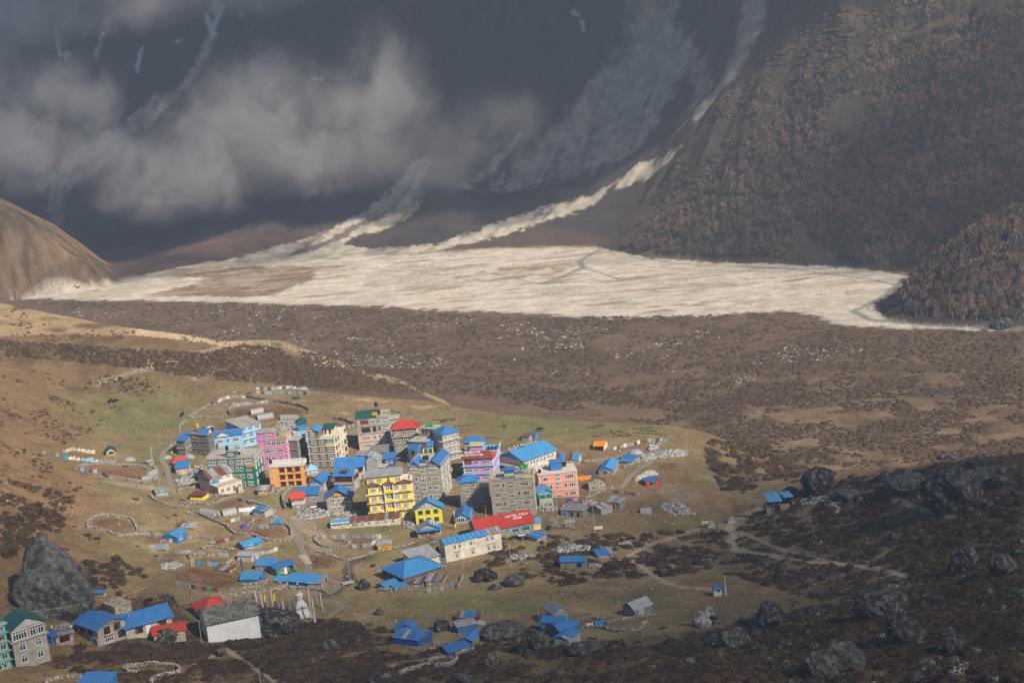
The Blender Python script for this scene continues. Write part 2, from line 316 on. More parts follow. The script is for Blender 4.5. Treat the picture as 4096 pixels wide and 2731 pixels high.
def ground_colours(X, Y, Z):
    n4 = fbm(X / 3.2, Y / 3.2, 3, 107)
    n1 = fbm(X / 30, Y / 30, 4, 101); n2 = fbm(X / 9, Y / 9, 4, 103); n3 = fbm(X / 90, Y / 90, 3, 105); R = np.hypot(X, Y)
    sh = X.shape + (1,)
    def mixin(c, col, f): return c + (np.asarray(col) - c) * np.clip(f, 0, 1)[..., None]
    def in_px(zm, pts, w=1.5, nz=0.0):
        pl = plan(zm, pts); out = np.zeros(X.shape); a = np.array(pl); x0, y0 = a.min(0) - 30; x1, y1 = a.max(0) + 30
        m = (X > x0) & (X < x1) & (Y > y0) & (Y < y1)
        out[m] = sstep(-w, w, sdist(X[m], Y[m], pl) + nz * (.55 * n2[m] + .6 * n4[m])); return out
    def along(zm, pts, w):
        pl = plan(zm, pts); out = np.zeros(X.shape); a = np.array(pl); x0, y0 = a.min(0) - 12; x1, y1 = a.max(0) + 12
        m = (X > x0) & (X < x1) & (Y > y0) & (Y < y1); out[m] = sstep(w * 1.25, w * 0.5, seg_dist(X[m], Y[m], pl) + 0.5 * w * n2[m]); return out
    near = (sdist(X, Y, near_poly) > -2) & (R < 1100)
    dn = -np.minimum(np.where(R < 1150, sdist(X, Y, near_poly), -99), 0)
    # valley floor
    c = np.broadcast_to(C_VAL, X.shape + (3,)).copy()
    c = mixin(c, C_BRUSH * 1.05, sstep(0.0, 0.4, n1 + 0.4 * n2)); pale = sstep(-40, 90, X - 0.25 * (Y - 700)) * sstep(900, 690, Y)
    c = mixin(c, C_PALE, pale * .45 * sstep(0.2, -0.35, n1 * 0.35 + n2 * 0.7 + .3 * n4)); c = mixin(c, C_DUST * 1.1, pale * sstep(0.4, 0.7, n3 + .5 * n2) * 0.5)
    stony = sstep(0.05, 0.3, fbm(X / 120, Y / 25, 3, 111)) * 0.9 * sstep(240, 60, X) * (Z < -30) * (R < 1080)
    # river bed
    sand = in_px('F', [(40, 684), (300, 690), (560, 693), (700, 700), (860, 702), (1000, 712), (1180, 720), (1400, 730), (1600, 727), (1740, 716), (1830, 711), (1900, 733), (1960, 748), (2100, 755), (2420, 760), (2420, 748), (2250, 740), (2100, 727),
                       (1990, 706), (2040, 680), (2090, 640), (2070, 626), (1950, 612), (1850, 606), (1600, 600), (1480, 590), (1400, 560), (1300, 562), (1120, 570), (1000, 576), (900, 584), (790, 590), (600, 600), (480, 600), (180, 608)], 3, 10)
    bar = in_px('F', [(215, 616), (480, 613), (600, 612), (755, 609), (730, 622), (720, 640), (620, 682), (330, 679), (455, 650), (470, 641), (300, 634)], 3, 8)
    sand = np.maximum(sand, in_px('F', [(205, 630), (300, 634), (470, 640), (400, 652), (330, 668), (250, 678)], 3, 8))
    c = mixin(c, C_SAND * 1.0, sand); c = mixin(c, C_VAL * (1.45 + .3 * n2[..., None]), bar); stony = stony * (1 - sand)
    str_ = fbm(X / 40 + 0.5 * n1, Y / 9, 3, 117); c = mixin(c, C_PALE * 1.15, sand * sstep(0.12, 0.5, str_) * sstep(1020, 1100, Y + 0.3 * X) * 0.75)
    c = mixin(c, np.array((0.26, 0.15, 0.09)), in_px('F', [(1100, 615), (1250, 610), (1320, 618), (1260, 632), (1120, 630)], 3, 8) * sstep(-0.2, 0.2, n2) * 0.8)
    c = mixin(c, C_SAND * 0.66, sand * sstep(0.0, 0.5, n1 + .5 * n4) * 0.6); rip = fbm(X / 25 + n1, Y / 3.5, 3, 119); c = mixin(c, C_SAND * .7, sand * sstep(.1, .5, rip) * .7); c = mixin(c, C_VAL * 1.7, sand * sstep(.42, .62, fbm(X / 30, Y / 7, 3, 121)) * .8)
    for zm, pts, w in [('F', [(1385, 570), (1365, 580), (1330, 600), (1340, 615), (1280, 640), (1240, 652), (1290, 648)], 2.6), ('F', [(1240, 652), (1130, 628), (1010, 632), (880, 620)], .9), ('F', [(1340, 615), (1420, 640), (1560, 630)], 1.2), ('F', [(2080, 640), (2030, 680), (1960, 715), (2000, 735), (2150, 748), (2352, 755)], 3.0),
                        ('F', [(600, 604), (560, 600), (548, 610), (640, 606), (760, 600)], 1.3), ('F', [(1450, 590), (1560, 606), (1700, 612), (1880, 618)], 1.2), ('F', [(620, 610), (700, 607), (900, 596), (1050, 586)], .9), ('F', [(1560, 655), (1700, 640), (1830, 636)], 1.1), ('F', [(1240, 652), (1420, 645), (1560, 632), (1720, 622)], 1.2), ('F', [(1385, 570), (1300, 578), (1180, 600), (1060, 612), (960, 640)], .8), ('F', [(1340, 600), (1400, 600), (1480, 612), (1640, 622), (1820, 626)], .8), ('F', [(900, 650), (1080, 642), (1240, 652)], .7), ('F', [(780, 620), (900, 612), (1010, 632)], .6), ('F', [(1700, 612), (1850, 622), (1990, 640), (2060, 655)], 1.4), ('F', [(1000, 680), (1200, 672), (1400, 680)], .5), ('F', [(1560, 690), (1750, 680), (1950, 672)], .5)]:
        c = mixin(c, C_WATER, along(zm, pts, w * .85) * 0.7)
    # mountains
    hi = sstep(-38.5, -36, Z) * (R > 900)
    wall = (sdist(X, Y, W_poly) > -12) & (R > 1000)
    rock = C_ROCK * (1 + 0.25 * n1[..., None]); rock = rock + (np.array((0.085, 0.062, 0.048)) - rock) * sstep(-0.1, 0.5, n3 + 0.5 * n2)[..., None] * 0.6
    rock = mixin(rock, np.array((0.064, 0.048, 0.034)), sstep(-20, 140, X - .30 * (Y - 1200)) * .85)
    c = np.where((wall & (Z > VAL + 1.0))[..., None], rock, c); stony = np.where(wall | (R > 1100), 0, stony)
    c = mixin(c, np.array((0.13, 0.078, 0.056)), in_px('F', [(190, 606), (350, 598), (560, 598), (760, 560), (830, 520), (700, 535), (500, 545), (300, 575)], 12, 10) * 0.8)
    c = mixin(c, np.array((0.11, 0.07, 0.052)), in_px('F', [(900, 590), (1100, 570), (1400, 560), (1420, 535), (1250, 510), (1100, 545)], 8, 10) * 0.7)
    spur = ((spur_f(X, Y) > .5) & wall) | ((sdist(X, Y, T_poly) > 0) & (X > 150))
    brushy = np.array((0.066, 0.050, 0.034)) * (1 + 0.3 * n2[..., None]); brushy = brushy + (np.array((0.10, 0.068, 0.042)) - brushy) * sstep(0, 0.5, n1)[..., None]
    c = np.where((spur & (R > 800) & (Z > VAL + 0.8))[..., None], brushy, c)
    S = np.zeros(X.shape)
    for zm, pts, w, nz, k in [
        ('F', [(470, 608), (620, 572), (760, 527), (870, 464), (922, 402), (975, 364), (988, 374), (962, 420), (977, 440), (957, 482), (900, 522), (805, 545), (790, 562), (850, 572), (1000, 560), (1090, 532), (1300, 462), (1480, 372), (1562, 342), (1545, 362), (1400, 432), (1372, 467), (1180, 532), (1060, 562), (900, 592), (700, 605)], 2.5, 7, 1.3),
        ('F', [(1462, -60), (1545, -60), (1548, 60), (1592, 100), (1522, 250), (1482, 322), (1250, 422), (1095, 442), (1285, 290), (1428, 130)], 7, 11, .78), ('F', [(1715, -60), (1762, -60), (1752, 70), (1702, 160), (1602, 272), (1555, 302), (1638, 208), (1688, 108)], 3, 5, .8),
        ('F', [(505, -60), (522, -60), (492, 82), (472, 142), (402, 233), (302, 305), (152, 398), (-10, 490), (-10, 458), (120, 382), (280, 290), (390, 212), (458, 130), (484, 60)], 3, 5, .7), ('F', [(40, 500), (150, 420), (260, 345), (330, 285), (250, 370), (120, 470)], 3, 4, .5),
        ('F', [(1045, 428), (1110, 392), (1195, 300), (1200, 305), (1130, 395), (1080, 422), (1105, 435), (1060, 434)], 2, 3, .7), ('F', [(1575, 100), (1600, 90), (1640, 190), (1600, 260), (1580, 200)], 4, 8, .5)]:
        S = np.maximum(S, in_px(zm, pts, w, nz) * k)
    S = np.where(in_px('F', [(798, 556), (830, 538), (900, 532), (915, 546), (880, 566), (820, 566)], 2, 3) > .5, 0, S); S = S * np.where(in_px('F', [(640, 588), (760, 548), (850, 500), (905, 470), (880, 500), (790, 545), (700, 580)], 1, 6) > .5, 0.15, 1)
    strk = fbm((X - .5 * Y) / 7, Y / 60, 4, 131); S = S * sstep(-.95, -.1, strk + .3 * n4)
    c = mixin(c, C_SCREE * (1.0 + 0.5 * n2[..., None] + 0.2 * n1[..., None]), S * (0.95 + 0.35 * n4))
    snow = np.zeros(X.shape)
    for zm, pts in [('M1', [(250, 255), (300, 242), (328, 240), (320, 255), (280, 258)]), ('M1', [(455, 195), (470, 150), (480, 155), (460, 210), (448, 240), (442, 290), (436, 280)]), ('M1', [(935, 60), (955, 70), (965, 120), (985, 90), (1030, 10), (1045, 10), (1000, 100), (980, 180), (972, 170), (960, 150)]), ('M1', [(1085, 95), (1100, 70), (1118, 66), (1105, 85)]),
                    ('M1', [(640, 240), (655, 212), (660, 220), (648, 260), (636, 300), (638, 335), (624, 340), (628, 290)]), ('M1', [(1440, 362), (1480, 358), (1482, 366), (1445, 370)]), ('M1', [(810, 185), (838, 185), (836, 195), (815, 196)]), ('M2', [(270, 50), (310, 65), (312, 80), (285, 70)]), ('M2', [(318, 100), (332, 98), (330, 140), (318, 125)]), ('M1', [(1145, 145), (1160, 128), (1166, 132), (1150, 152)])]:
        snow = np.maximum(snow, in_px(zm, pts, 1.2, 3))
    c = mixin(c, np.array((0.5, 0.5, 0.52)), snow * 0.85)
    # sunlit hill on the left
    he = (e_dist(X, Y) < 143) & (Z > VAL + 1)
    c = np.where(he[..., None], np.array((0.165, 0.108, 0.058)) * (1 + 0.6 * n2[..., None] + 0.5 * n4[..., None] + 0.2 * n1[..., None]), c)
    # moraine ridge
    dF = np.where((R > 560) & (R < 1250), sdist(X, Y, F_poly), -99); onF = (dF > -70) & (Z > VAL + 1.5) & (R > 600) & (X < 120)
    cF = np.broadcast_to(C_TAN * 1.06, c.shape).copy(); cF = mixin(cF, C_BRUSH, sstep(0.05, 0.45, n2 * 0.8 + 0.3 * n1) * 0.8); cF = mixin(cF, C_BRUSH * 1.05, sstep(-1, -5, dF))
    cF = mixin(cF, C_DUST, in_px('F', [(300, 770), (400, 765), (500, 778), (560, 787), (540, 800), (470, 808), (360, 800), (310, 790)], 3, 8)); cF = mixin(cF, C_DUST * .8, in_px('F', [(460, 745), (520, 765), (560, 785), (500, 785), (420, 770)], 3, 8) * 0.5)
    c = np.where(onF[..., None], cF, c)
    # terrace and slopes near the village
    cn = np.broadcast_to(C_GRASS, c.shape).copy()
    cn = mixin(cn, C_TAN, sstep(-0.1, 0.4, n1)); cn = mixin(cn, C_RED, sstep(0.1, 0.5, n3 + 0.5 * n2) * 0.55)
    left = sstep(6, 18, Z) * (X < -60); cn = mixin(cn, np.array((0.205, 0.130, 0.068)), left * 0.8)
    for pts in [[(200, 900), (330, 890), (420, 920), (430, 980), (300, 1000), (180, 960)], [(380, 1010), (420, 1060), (300, 1090)], [(1090, 960), (1500, 960), (1560, 1000), (1300, 1010), (1100, 985)]]:
        cn = mixin(cn, C_GREEN, in_px('F', pts, 16, 20) * (0.75 + 0.5 * n2))
    for zm, pts in [('Z4', [(400, 620), (1000, 590), (1100, 700), (700, 700), (450, 660)]), ('Z4', [(480, 940), (900, 830), (1300, 760), (900, 890), (600, 960)]), ('Z8', [(560, 1100), (850, 1030), (1200, 990), (1500, 1010), (1300, 1060), (800, 1120)]), ('Z7', [(200, 470), (900, 430), (1600, 440), (1900, 500), (1700, 650), (1000, 620), (300, 600)]), ('Z8', [(1100, 380), (1400, 310), (1750, 270), (1600, 340), (1300, 390)]), ('B2', [(1080, 600), (1450, 600), (1800, 620), (1800, 760), (1500, 790), (1150, 680)]), ('B4', [(750, 660), (1100, 680), (1500, 800), (1300, 830), (900, 760)])]:
        cn = mixin(cn, C_GREEN * 1.15, in_px(zm, pts, 3, 6) * (0.6 + 0.4 * n1))
    low = sstep(-7, -12, Z); cn = mixin(cn, C_BRUSH * 1.3, low * sstep(-0.3, 0.2, n2) * 0.8); cn = mixin(cn, C_PALE, low * sstep(0.0, -0.5, n2) * 0.7)
    dk = sstep(6.5, 15, Z + 3 * n1) * (X > -110); dk = np.maximum(dk, sstep(20, 110, X) * sstep(525, 470, Y)); cn = mixin(cn, C_DARK * 1.15, dk * (0.75 + .3 * n4)); cn = mixin(cn, C_BRUSH * .8, dk * sstep(0.0, 0.3, n2 + .4 * n4))
    lk = sstep(9, 18, Z) * (X < -60); cn = mixin(cn, C_BRUSH * 1.1, lk * sstep(0.1, 0.45, n2 * 0.8 + 0.5 * n1) * 0.8)
    for zm, pts, k in SOILS: cn = mixin(cn, C_SOIL * (1.0 + 0.25 * n2[..., None]), in_px(zm, pts, 1.2, 2) * k * 0.9)
    for zm, pts, w, k in PATHS: cn = mixin(cn, np.array((0.40, 0.32, 0.235)), along(zm, pts, w) * k)
    for zm, pts in [('Z1', [(2000, 300), (2200, 290), (2352, 310), (2300, 325)]), ('Z2', [(1000, 140), (1200, 145), (1350, 165), (1150, 175)]), ('Z1', [(1850, 430), (2050, 430), (2090, 460), (1900, 450)]), ('Z2', [(220, 60), (420, 50), (700, 80), (500, 85)]), ('F', [(430, 865), (480, 870), (470, 880)])]: cn = mixin(cn, C_DUST * 0.85, in_px(zm, pts, 1.5, 4) * 0.9)
    for zm, pts in [('Z3', [(2100, 800), (2352, 790), (2352, 960), (2200, 950), (2000, 870)]), ('Z8', [(1150, 60), (1400, 0), (1600, 60), (1650, 180), (1400, 120)]), ('F', [(1620, 1090), (1700, 1130), (1740, 1150), (1660, 1125)])]: cn = mixin(cn, C_PALE * 1.05, in_px(zm, pts, 4, 6) * 0.9)
    cn = mixin(cn, C_BRUSH * 1.05, sstep(1.5, 6, dn)); cn = mixin(cn, C_TAN, sstep(2.5, 0, dn) * (dn > 0) * 0.4 * sstep(0.1, .5, n2))
    brook = np.maximum(along('Z4', [(650, 890), (560, 910), (470, 950), (440, 1010), (460, 1080), (440, 1150), (370, 1180), (330, 1230), (200, 1260)], 1.7), along('Z4', [(640, 890), (780, 840), (960, 800), (1250, 720)], 1.2) * .6)
    cn = mixin(cn, np.array((0.085, 0.080, 0.070)), brook * 0.9)
    cn = cn * (.82 + .18 * n2 + .12 * n4)[..., None]
    isn = near & (Z > VAL + 1.2)
    c = np.where(isn[..., None], cn, c)
    stony = np.where(isn, 0.5 * sstep(-0.1, 0.5, n1 + n2) + 0.5 * dk * sstep(0, 0.4, n2), stony)
    return np.clip(c, 0.01, 0.85), np.clip(stony, 0, 1)

def tag(o, label=None, cat=None, group=None, kind=None):
    for k, v in (('label', label), ('category', cat), ('group', group), ('kind', kind)):
        if v: o[k] = v
    return o
def link(name, me, mats=(), parent=None, loc=None):
    o = bpy.data.objects.new(name, me); COL.objects.link(o)
    if me is not None and mats and not len(me.materials):
        for m in (mats if isinstance(mats, (list, tuple)) else [mats]): me.materials.append(m)
    if parent is not None: o.parent = parent
    if loc is not None: o.location = loc
    return o
def mesh_np(name, V, Fc, k=4):
    me = bpy.data.meshes.new(name); V = np.asarray(V, np.float32); Fc = np.asarray(Fc, np.int32)
    me.vertices.add(len(V)); me.vertices.foreach_set('co', V.ravel()); me.loops.add(Fc.size); me.loops.foreach_set('vertex_index', Fc.ravel())
    n = len(Fc); me.polygons.add(n); me.polygons.foreach_set('loop_start', np.arange(n, dtype=np.int32) * k); me.update(calc_edges=True); return me
na, nr = GX.shape
V = np.stack([GX, GY, GZ], -1).reshape(-1, 3)
ii = (np.arange(na - 1)[:, None] * nr + np.arange(nr - 1)[None]).ravel()
me = mesh_np('ground', V, np.stack([ii, ii + 1, ii + nr + 1, ii + nr], 1)[:, ::-1])
gc, gs = ground_colours(GX, GY, GZ)
at = me.attributes.new('col', 'FLOAT_COLOR', 'POINT'); at.data.foreach_set('color', np.concatenate([gc, np.ones(GX.shape + (1,))], -1).astype(np.float32).ravel())
at = me.attributes.new('stony', 'FLOAT', 'POINT'); at.data.foreach_set('value', gs.astype(np.float32).ravel())
me.polygons.foreach_set('use_smooth', np.ones(len(me.polygons), bool))
tag(link('ground', me, ground_mat()), kind='structure')
# ------------------------------------------------------------------ building kit
class MB:
    """collects boxes, slabs and tubes into one mesh; every face carries a material slot"""
    def __init__(s): s.v = []; s.f = []; s.m = []; s.uv = {}
    def quad(s, pts, m=0, uv=None):
        i = len(s.v); s.v += [tuple(map(float, p)) for p in pts]; s.f.append(list(range(i, i + len(pts)))); s.m.append(m)
        if uv: s.uv[len(s.f) - 1] = uv
    def box(s, x0, x1, y0, y1, z0, z1, m=0, bottom=True):
        i = len(s.v); s.v += [(x0, y0, z0), (x1, y0, z0), (x1, y1, z0), (x0, y1, z0), (x0, y0, z1), (x1, y0, z1), (x1, y1, z1), (x0, y1, z1)]
        fs = [(0, 1, 5, 4), (1, 2, 6, 5), (2, 3, 7, 6), (3, 0, 4, 7), (4, 5, 6, 7)] + ([(3, 2, 1, 0)] if bottom else [])
        for q in fs: s.f.append([i + k for k in q]); s.m.append(m)
    def slab(s, a, b, c, d, t, m=0, uvw=None):            # quad a b c d thickened downwards by t along its normal
        a, b, c, d = [Vector(p) for p in (a, b, c, d)]; n = (b - a).cross(d - a).normalized()
        if n.z < 0: n = -n
        lo = [p - n * t for p in (a, b, c, d)]; L = (b - a).length; H = (d - a).length
        s.quad((a, b, c, d), m, [(0, 0), (L, 0), (L, H), (0, H)])
        s.quad(lo[::-1], m)
        tp = [a, b, c, d]
        for k in range(4): s.quad((tp[k], lo[k], lo[(k + 1) % 4], tp[(k + 1) % 4]), m)
    def tube(s, p, q, r, n=6, m=0, r2=None):
        p, q = Vector(p), Vector(q); d = (q - p).normalized(); u = d.orthogonal().normalized(); w = d.cross(u); i = len(s.v); r2 = r if r2 is None else r2
        for c, rr in ((p, r), (q, r2)):
            for k in range(n): a = 2 * math.pi * k / n; s.v.append(tuple(c + (u * math.cos(a) + w * math.sin(a)) * rr))
        for k in range(n): s.f.append([i + k, i + (k + 1) % n, i + n + (k + 1) % n, i + n + k]); s.m.append(m)
        s.f.append([i + n + k for k in range(n)]); s.m.append(m); s.f.append([i + n - 1 - k for k in range(n)]); s.m.append(m)
    def lathe(s, prof, n=12, m=0, c=(0, 0, 0)):
        i = len(s.v)
        for r, z in prof:
            for k in range(n): a = 2 * math.pi * k / n; s.v.append((c[0] + r * math.cos(a), c[1] + r * math.sin(a), c[2] + z))
        for j in range(len(prof) - 1):
            for k in range(n): s.f.append([i + j * n + k, i + j * n + (k + 1) % n, i + (j + 1) * n + (k + 1) % n, i + (j + 1) * n + k]); s.m.append(m)
        s.f.append([i + (len(prof) - 1) * n + k for k in range(n)]); s.m.append(m)
    def mesh(s, name, mats, smooth=False):
        me = bpy.data.meshes.new(name); me.from_pydata(s.v, [], s.f)
        for m in (mats if isinstance(mats, (list, tuple)) else [mats]): me.materials.append(m)
        if len(me.materials) > 1: me.polygons.foreach_set('material_index', s.m)
        if s.uv:
            uv = me.uv_layers.new(name='uv').data
            for fi, cs in s.uv.items():
                for li, c in zip(me.polygons[fi].loop_indices, cs): uv[li].uv = c
        if smooth: me.polygons.foreach_set('use_smooth', [True] * len(me.polygons))
        return me
    def obj(s, name, mats, parent=None, loc=None, smooth=False):
        return link(name, s.mesh(name, mats, smooth), (), parent, loc)

def lin(*c): return tuple((x / 255 / 12.92) if x / 255 <= 0.04045 else ((x / 255 + 0.055) / 1.055) ** 2.4 for x in c)
PAINT = dict(
    blue=(.042, .170, .400), bluelt=(.058, .250, .480), cyan=(.130, .430, .600), skyblue=(.240, .540, .780), deepblue=(.022, .085, .300), red=(.420, .040, .028), redlt=(.520, .055, .028), maroon=(.200, .045, .035),
    pinkm=(.600, .170, .400), orchid=(.600, .235, .530), green=(.018, .160, .105), dkgreen=(.012, .085, .060), orange=(.780, .370, .115), salmon=(.780, .310, .205), yellow=(.820, .640, .045), mint=(.220, .580, .400), teal=(.040, .420, .370),
    cream=(.640, .570, .440), white=(.700, .690, .660), peach=(.640, .520, .430), brown=(.190, .140, .100), pinklt=(.640, .400, .330), grey=(.270, .250, .215), dkgrey=(.150, .142, .128), concrete=(.370, .335, .270), paleconc=(.440, .400, .330), stonewall=(.380, .325, .250),
    tin=(.300, .300, .300), tinlt=(.420, .420, .415), rust=(.200, .075, .038), wood=(.140, .085, .050), orangesign=(.640, .330, .060), yellowsign=(.720, .640, .090), ochre=(.600, .310, .015), black=(.012, .012, .013), tankgreen=(.020, .330, .090), tankorange=(.640, .260, .010), plastic=(.300, .290, .280), lightblue=(.230, .480, .680), brownwin=(.090, .028, .018), greenwin=(.050, .190, .130), redwin=(.400, .080, .070), gold=(.500, .270, .040), tarporange=(.750, .230, .020), purple=(.120, .080, .300), flagwhite=(.540, .520, .490))
def pm(k, kind='wall'):
    if kind == 'roof': return surf('sheet_' + k, PAINT[k], 0.5, 0.18, 0.5, spec=0.35, dirt=(.16, .12, .09), dirt_amt=0.12 if k != 'rust' else 0.0, dirt_scale=0.35, rnd=0.16, ribs=1.0)
    if kind == 'tin': return surf('tinsheet_' + k, PAINT[k], 0.5, 0.3, 0.7, spec=0.4, dirt=(.20, .085, .045), dirt_amt=0.42 if k in ('tin',) else 0.3, dirt_scale=0.5, rnd=0.35, ribs=1.5)
    if kind == 'stone': return stone_mat(k)
    if kind == 'trim': return surf('trim_' + k, PAINT[k], 0.7, 0.12, 2.0)
    if kind == 'conc': return surf('render_' + k, PAINT[k], 0.9, 0.28, 0.45, dirt=(.085, .075, .062), dirt_amt=0.35, dirt_scale=0.35, bump=0.1, bscale=5, spec=0.15)
    if kind == 'cloth': return surf('cloth_' + k, PAINT[k], 0.95, 0.3, 1.5, spec=0.1)
    return surf('paint_' + k, PAINT[k], 0.8, 0.16, 0.4, dirt=tuple(c * 0.62 + 0.015 for c in PAINT[k]), dirt_amt=0.3, dirt_scale=0.3, spec=0.2)
def stone_mat(k):
    nm = 'stone_' + k
    if nm in MATS: return MATS[nm]
    m, nt, o = nodes_of(nm); p = N(nt, 'ShaderNodeBsdfPrincipled', Roughness=0.95); p.inputs['Specular IOR Level'].default_value = 0.1
    tc = N(nt, 'ShaderNodeTexCoord'); mp = N(nt, 'ShaderNodeMapping'); mp.inputs['Scale'].default_value = (1.7, 1.7, 3.4); nt.links.new(tc.outputs['Object'], mp.inputs[0])
    v = N(nt, 'ShaderNodeTexVoronoi', Scale=1.0); nt.links.new(mp.outputs[0], v.inputs['Vector']); ve = N(nt, 'ShaderNodeTexVoronoi', Scale=1.0, feature='DISTANCE_TO_EDGE'); nt.links.new(mp.outputs[0], ve.inputs['Vector'])
    sp = N(nt, 'ShaderNodeSeparateColor'); nt.links.new(v.outputs['Color'], sp.inputs[0])
    c = mixc(nt, 'MULTIPLY', 1.0, PAINT[k], ramp(nt, sp.outputs[0], [(0, (.55, .52, .5)), (0.5, (1, .97, .9)), (1, (1.45, 1.4, 1.3))])); c = mixc(nt, 'MULTIPLY', 1.0, c, ramp(nt, ve.outputs['Distance'], [(0.0, 0.42), (0.09, 1.0)]))
    nt.links.new(c, p.inputs['Base Color']); b = N(nt, 'ShaderNodeBump', Strength=0.7, Distance=0.08); nt.links.new(ve.outputs['Distance'], b.inputs['Height']); nt.links.new(b.outputs[0], p.inputs['Normal'])
    nt.links.new(p.outputs[0], o.inputs[0]); MATS[nm] = m; return m
def glass(k='dark'):
    nm = 'glass_' + k
    if nm in MATS: return MATS[nm]
    m, nt, o = nodes_of(nm); p = N(nt, 'ShaderNodeBsdfPrincipled', Roughness=0.18); p.inputs['Specular IOR Level'].default_value = 0.22
    oi = N(nt, 'ShaderNodeObjectInfo'); cols = dict(dark=[(0.0, (.012, .012, .014)), (0.78, (.025, .025, .026)), (0.88, (.12, .11, .10)), (1, (.26, .24, .20))], green=[(0, (.01, .04, .03)), (.6, (.02, .08, .05)), (1, (.10, .17, .13))], brown=[(0, (.012, .006, .005)), (1, (.07, .03, .02))])[k]
    nt.links.new(ramp(nt, oi.outputs['Random'], cols), p.inputs['Base Color']); nt.links.new(p.outputs[0], o.inputs[0]); MATS[nm] = m; return m

_wc = {}
def window(parent, loc, rz, w, h, n, style='white', trans=True, rows=1, gl='dark', sill=True):
    """a framed window: frame mesh (with small top lights) + one pane object per light"""
    key = (round(w, 1), round(h, 1), n, style, trans, rows, gl, sill)
    if key not in _wc:
        w_, h_ = key[0], key[1]; m = MB(); b = 0.13 if w_ > 0.9 else 0.10; d0, d1 = -0.09, 0.02; th = 0.30 if trans else 0.0; hh = h_ * (1 - th)
        m.box(-w_ / 2 - .04, w_ / 2 + .04, -0.13 if sill else d0, d1, -h_ / 2 - .09, -h_ / 2 + b * .7); m.box(-w_ / 2, w_ / 2, d0, d1, h_ / 2 - b * .8, h_ / 2)
        cw = (w_ - b) / n
        for k in range(n + 1): x = -w_ / 2 + k * cw; m.box(x, x + b, d0 + .004 * (k % 2), d1, -h_ / 2 + b * .7, h_ / 2 - b * .8)
        zt = -h_ / 2 + b * .7 + (hh - b * 1.5)
        if trans:
            m.box(-w_ / 2 + b, w_ / 2 - b, d0 + .015, d1, zt, zt + b)
            for k in range(n): x = -w_ / 2 + k * cw + b; m.quad([(x, -.03, zt + b), (x + cw - b, -.03, zt + b), (x + cw - b, -.03, h_ / 2 - b * .8), (x, -.03, h_ / 2 - b * .8)], 1)
        else: zt = h_ / 2 - b * .8
        for r in range(1, rows): z = -h_ / 2 + b * .7 + (zt + h_ / 2 - b * .7) * r / rows; m.box(-w_ / 2 + b, w_ / 2 - b, d0 + .02, d1, z - .05, z + .05)
        fm = m.mesh('window', [pm(style, 'trim'), glass(gl)])
        ph = (zt + h_ / 2 - b * .7); p = MB(); p.quad([(-(cw - b) / 2, 0, -ph / 2), ((cw - b) / 2, 0, -ph / 2), ((cw - b) / 2, 0, ph / 2), (-(cw - b) / 2, 0, ph / 2)])
        pmh = p.mesh('pane', glass(gl)); _wc[key] = (fm, pmh, [(-w_ / 2 + k * cw + b + (cw - b) / 2, -0.03, -h_ / 2 + b * .7 + ph / 2) for k in range(n)])
    fm, pmh, ps = _wc[key]; o = link('window', fm, (), parent, loc); o.rotation_euler.z = rz
    for q in ps: link('pane', pmh, (), o, q)
    return o
_txt = {}
def text_mesh(s, size):
    key = (s, size)
    if key not in _txt:
        cu = bpy.data.curves.new('lettering', 'FONT'); cu.body = s; cu.size = size; cu.align_x = 'CENTER'; cu.align_y = 'CENTER'; cu.extrude = 0.012; cu.resolution_u = 1; cu.offset = size * 0.012
        o = bpy.data.objects.new('lettering', cu); COL.objects.link(o); dg = bpy.context.evaluated_depsgraph_get(); me = bpy.data.meshes.new_from_object(o.evaluated_get(dg)); bpy.data.objects.remove(o); bpy.data.curves.remove(cu); _txt[key] = me
    return _txt[key].copy()

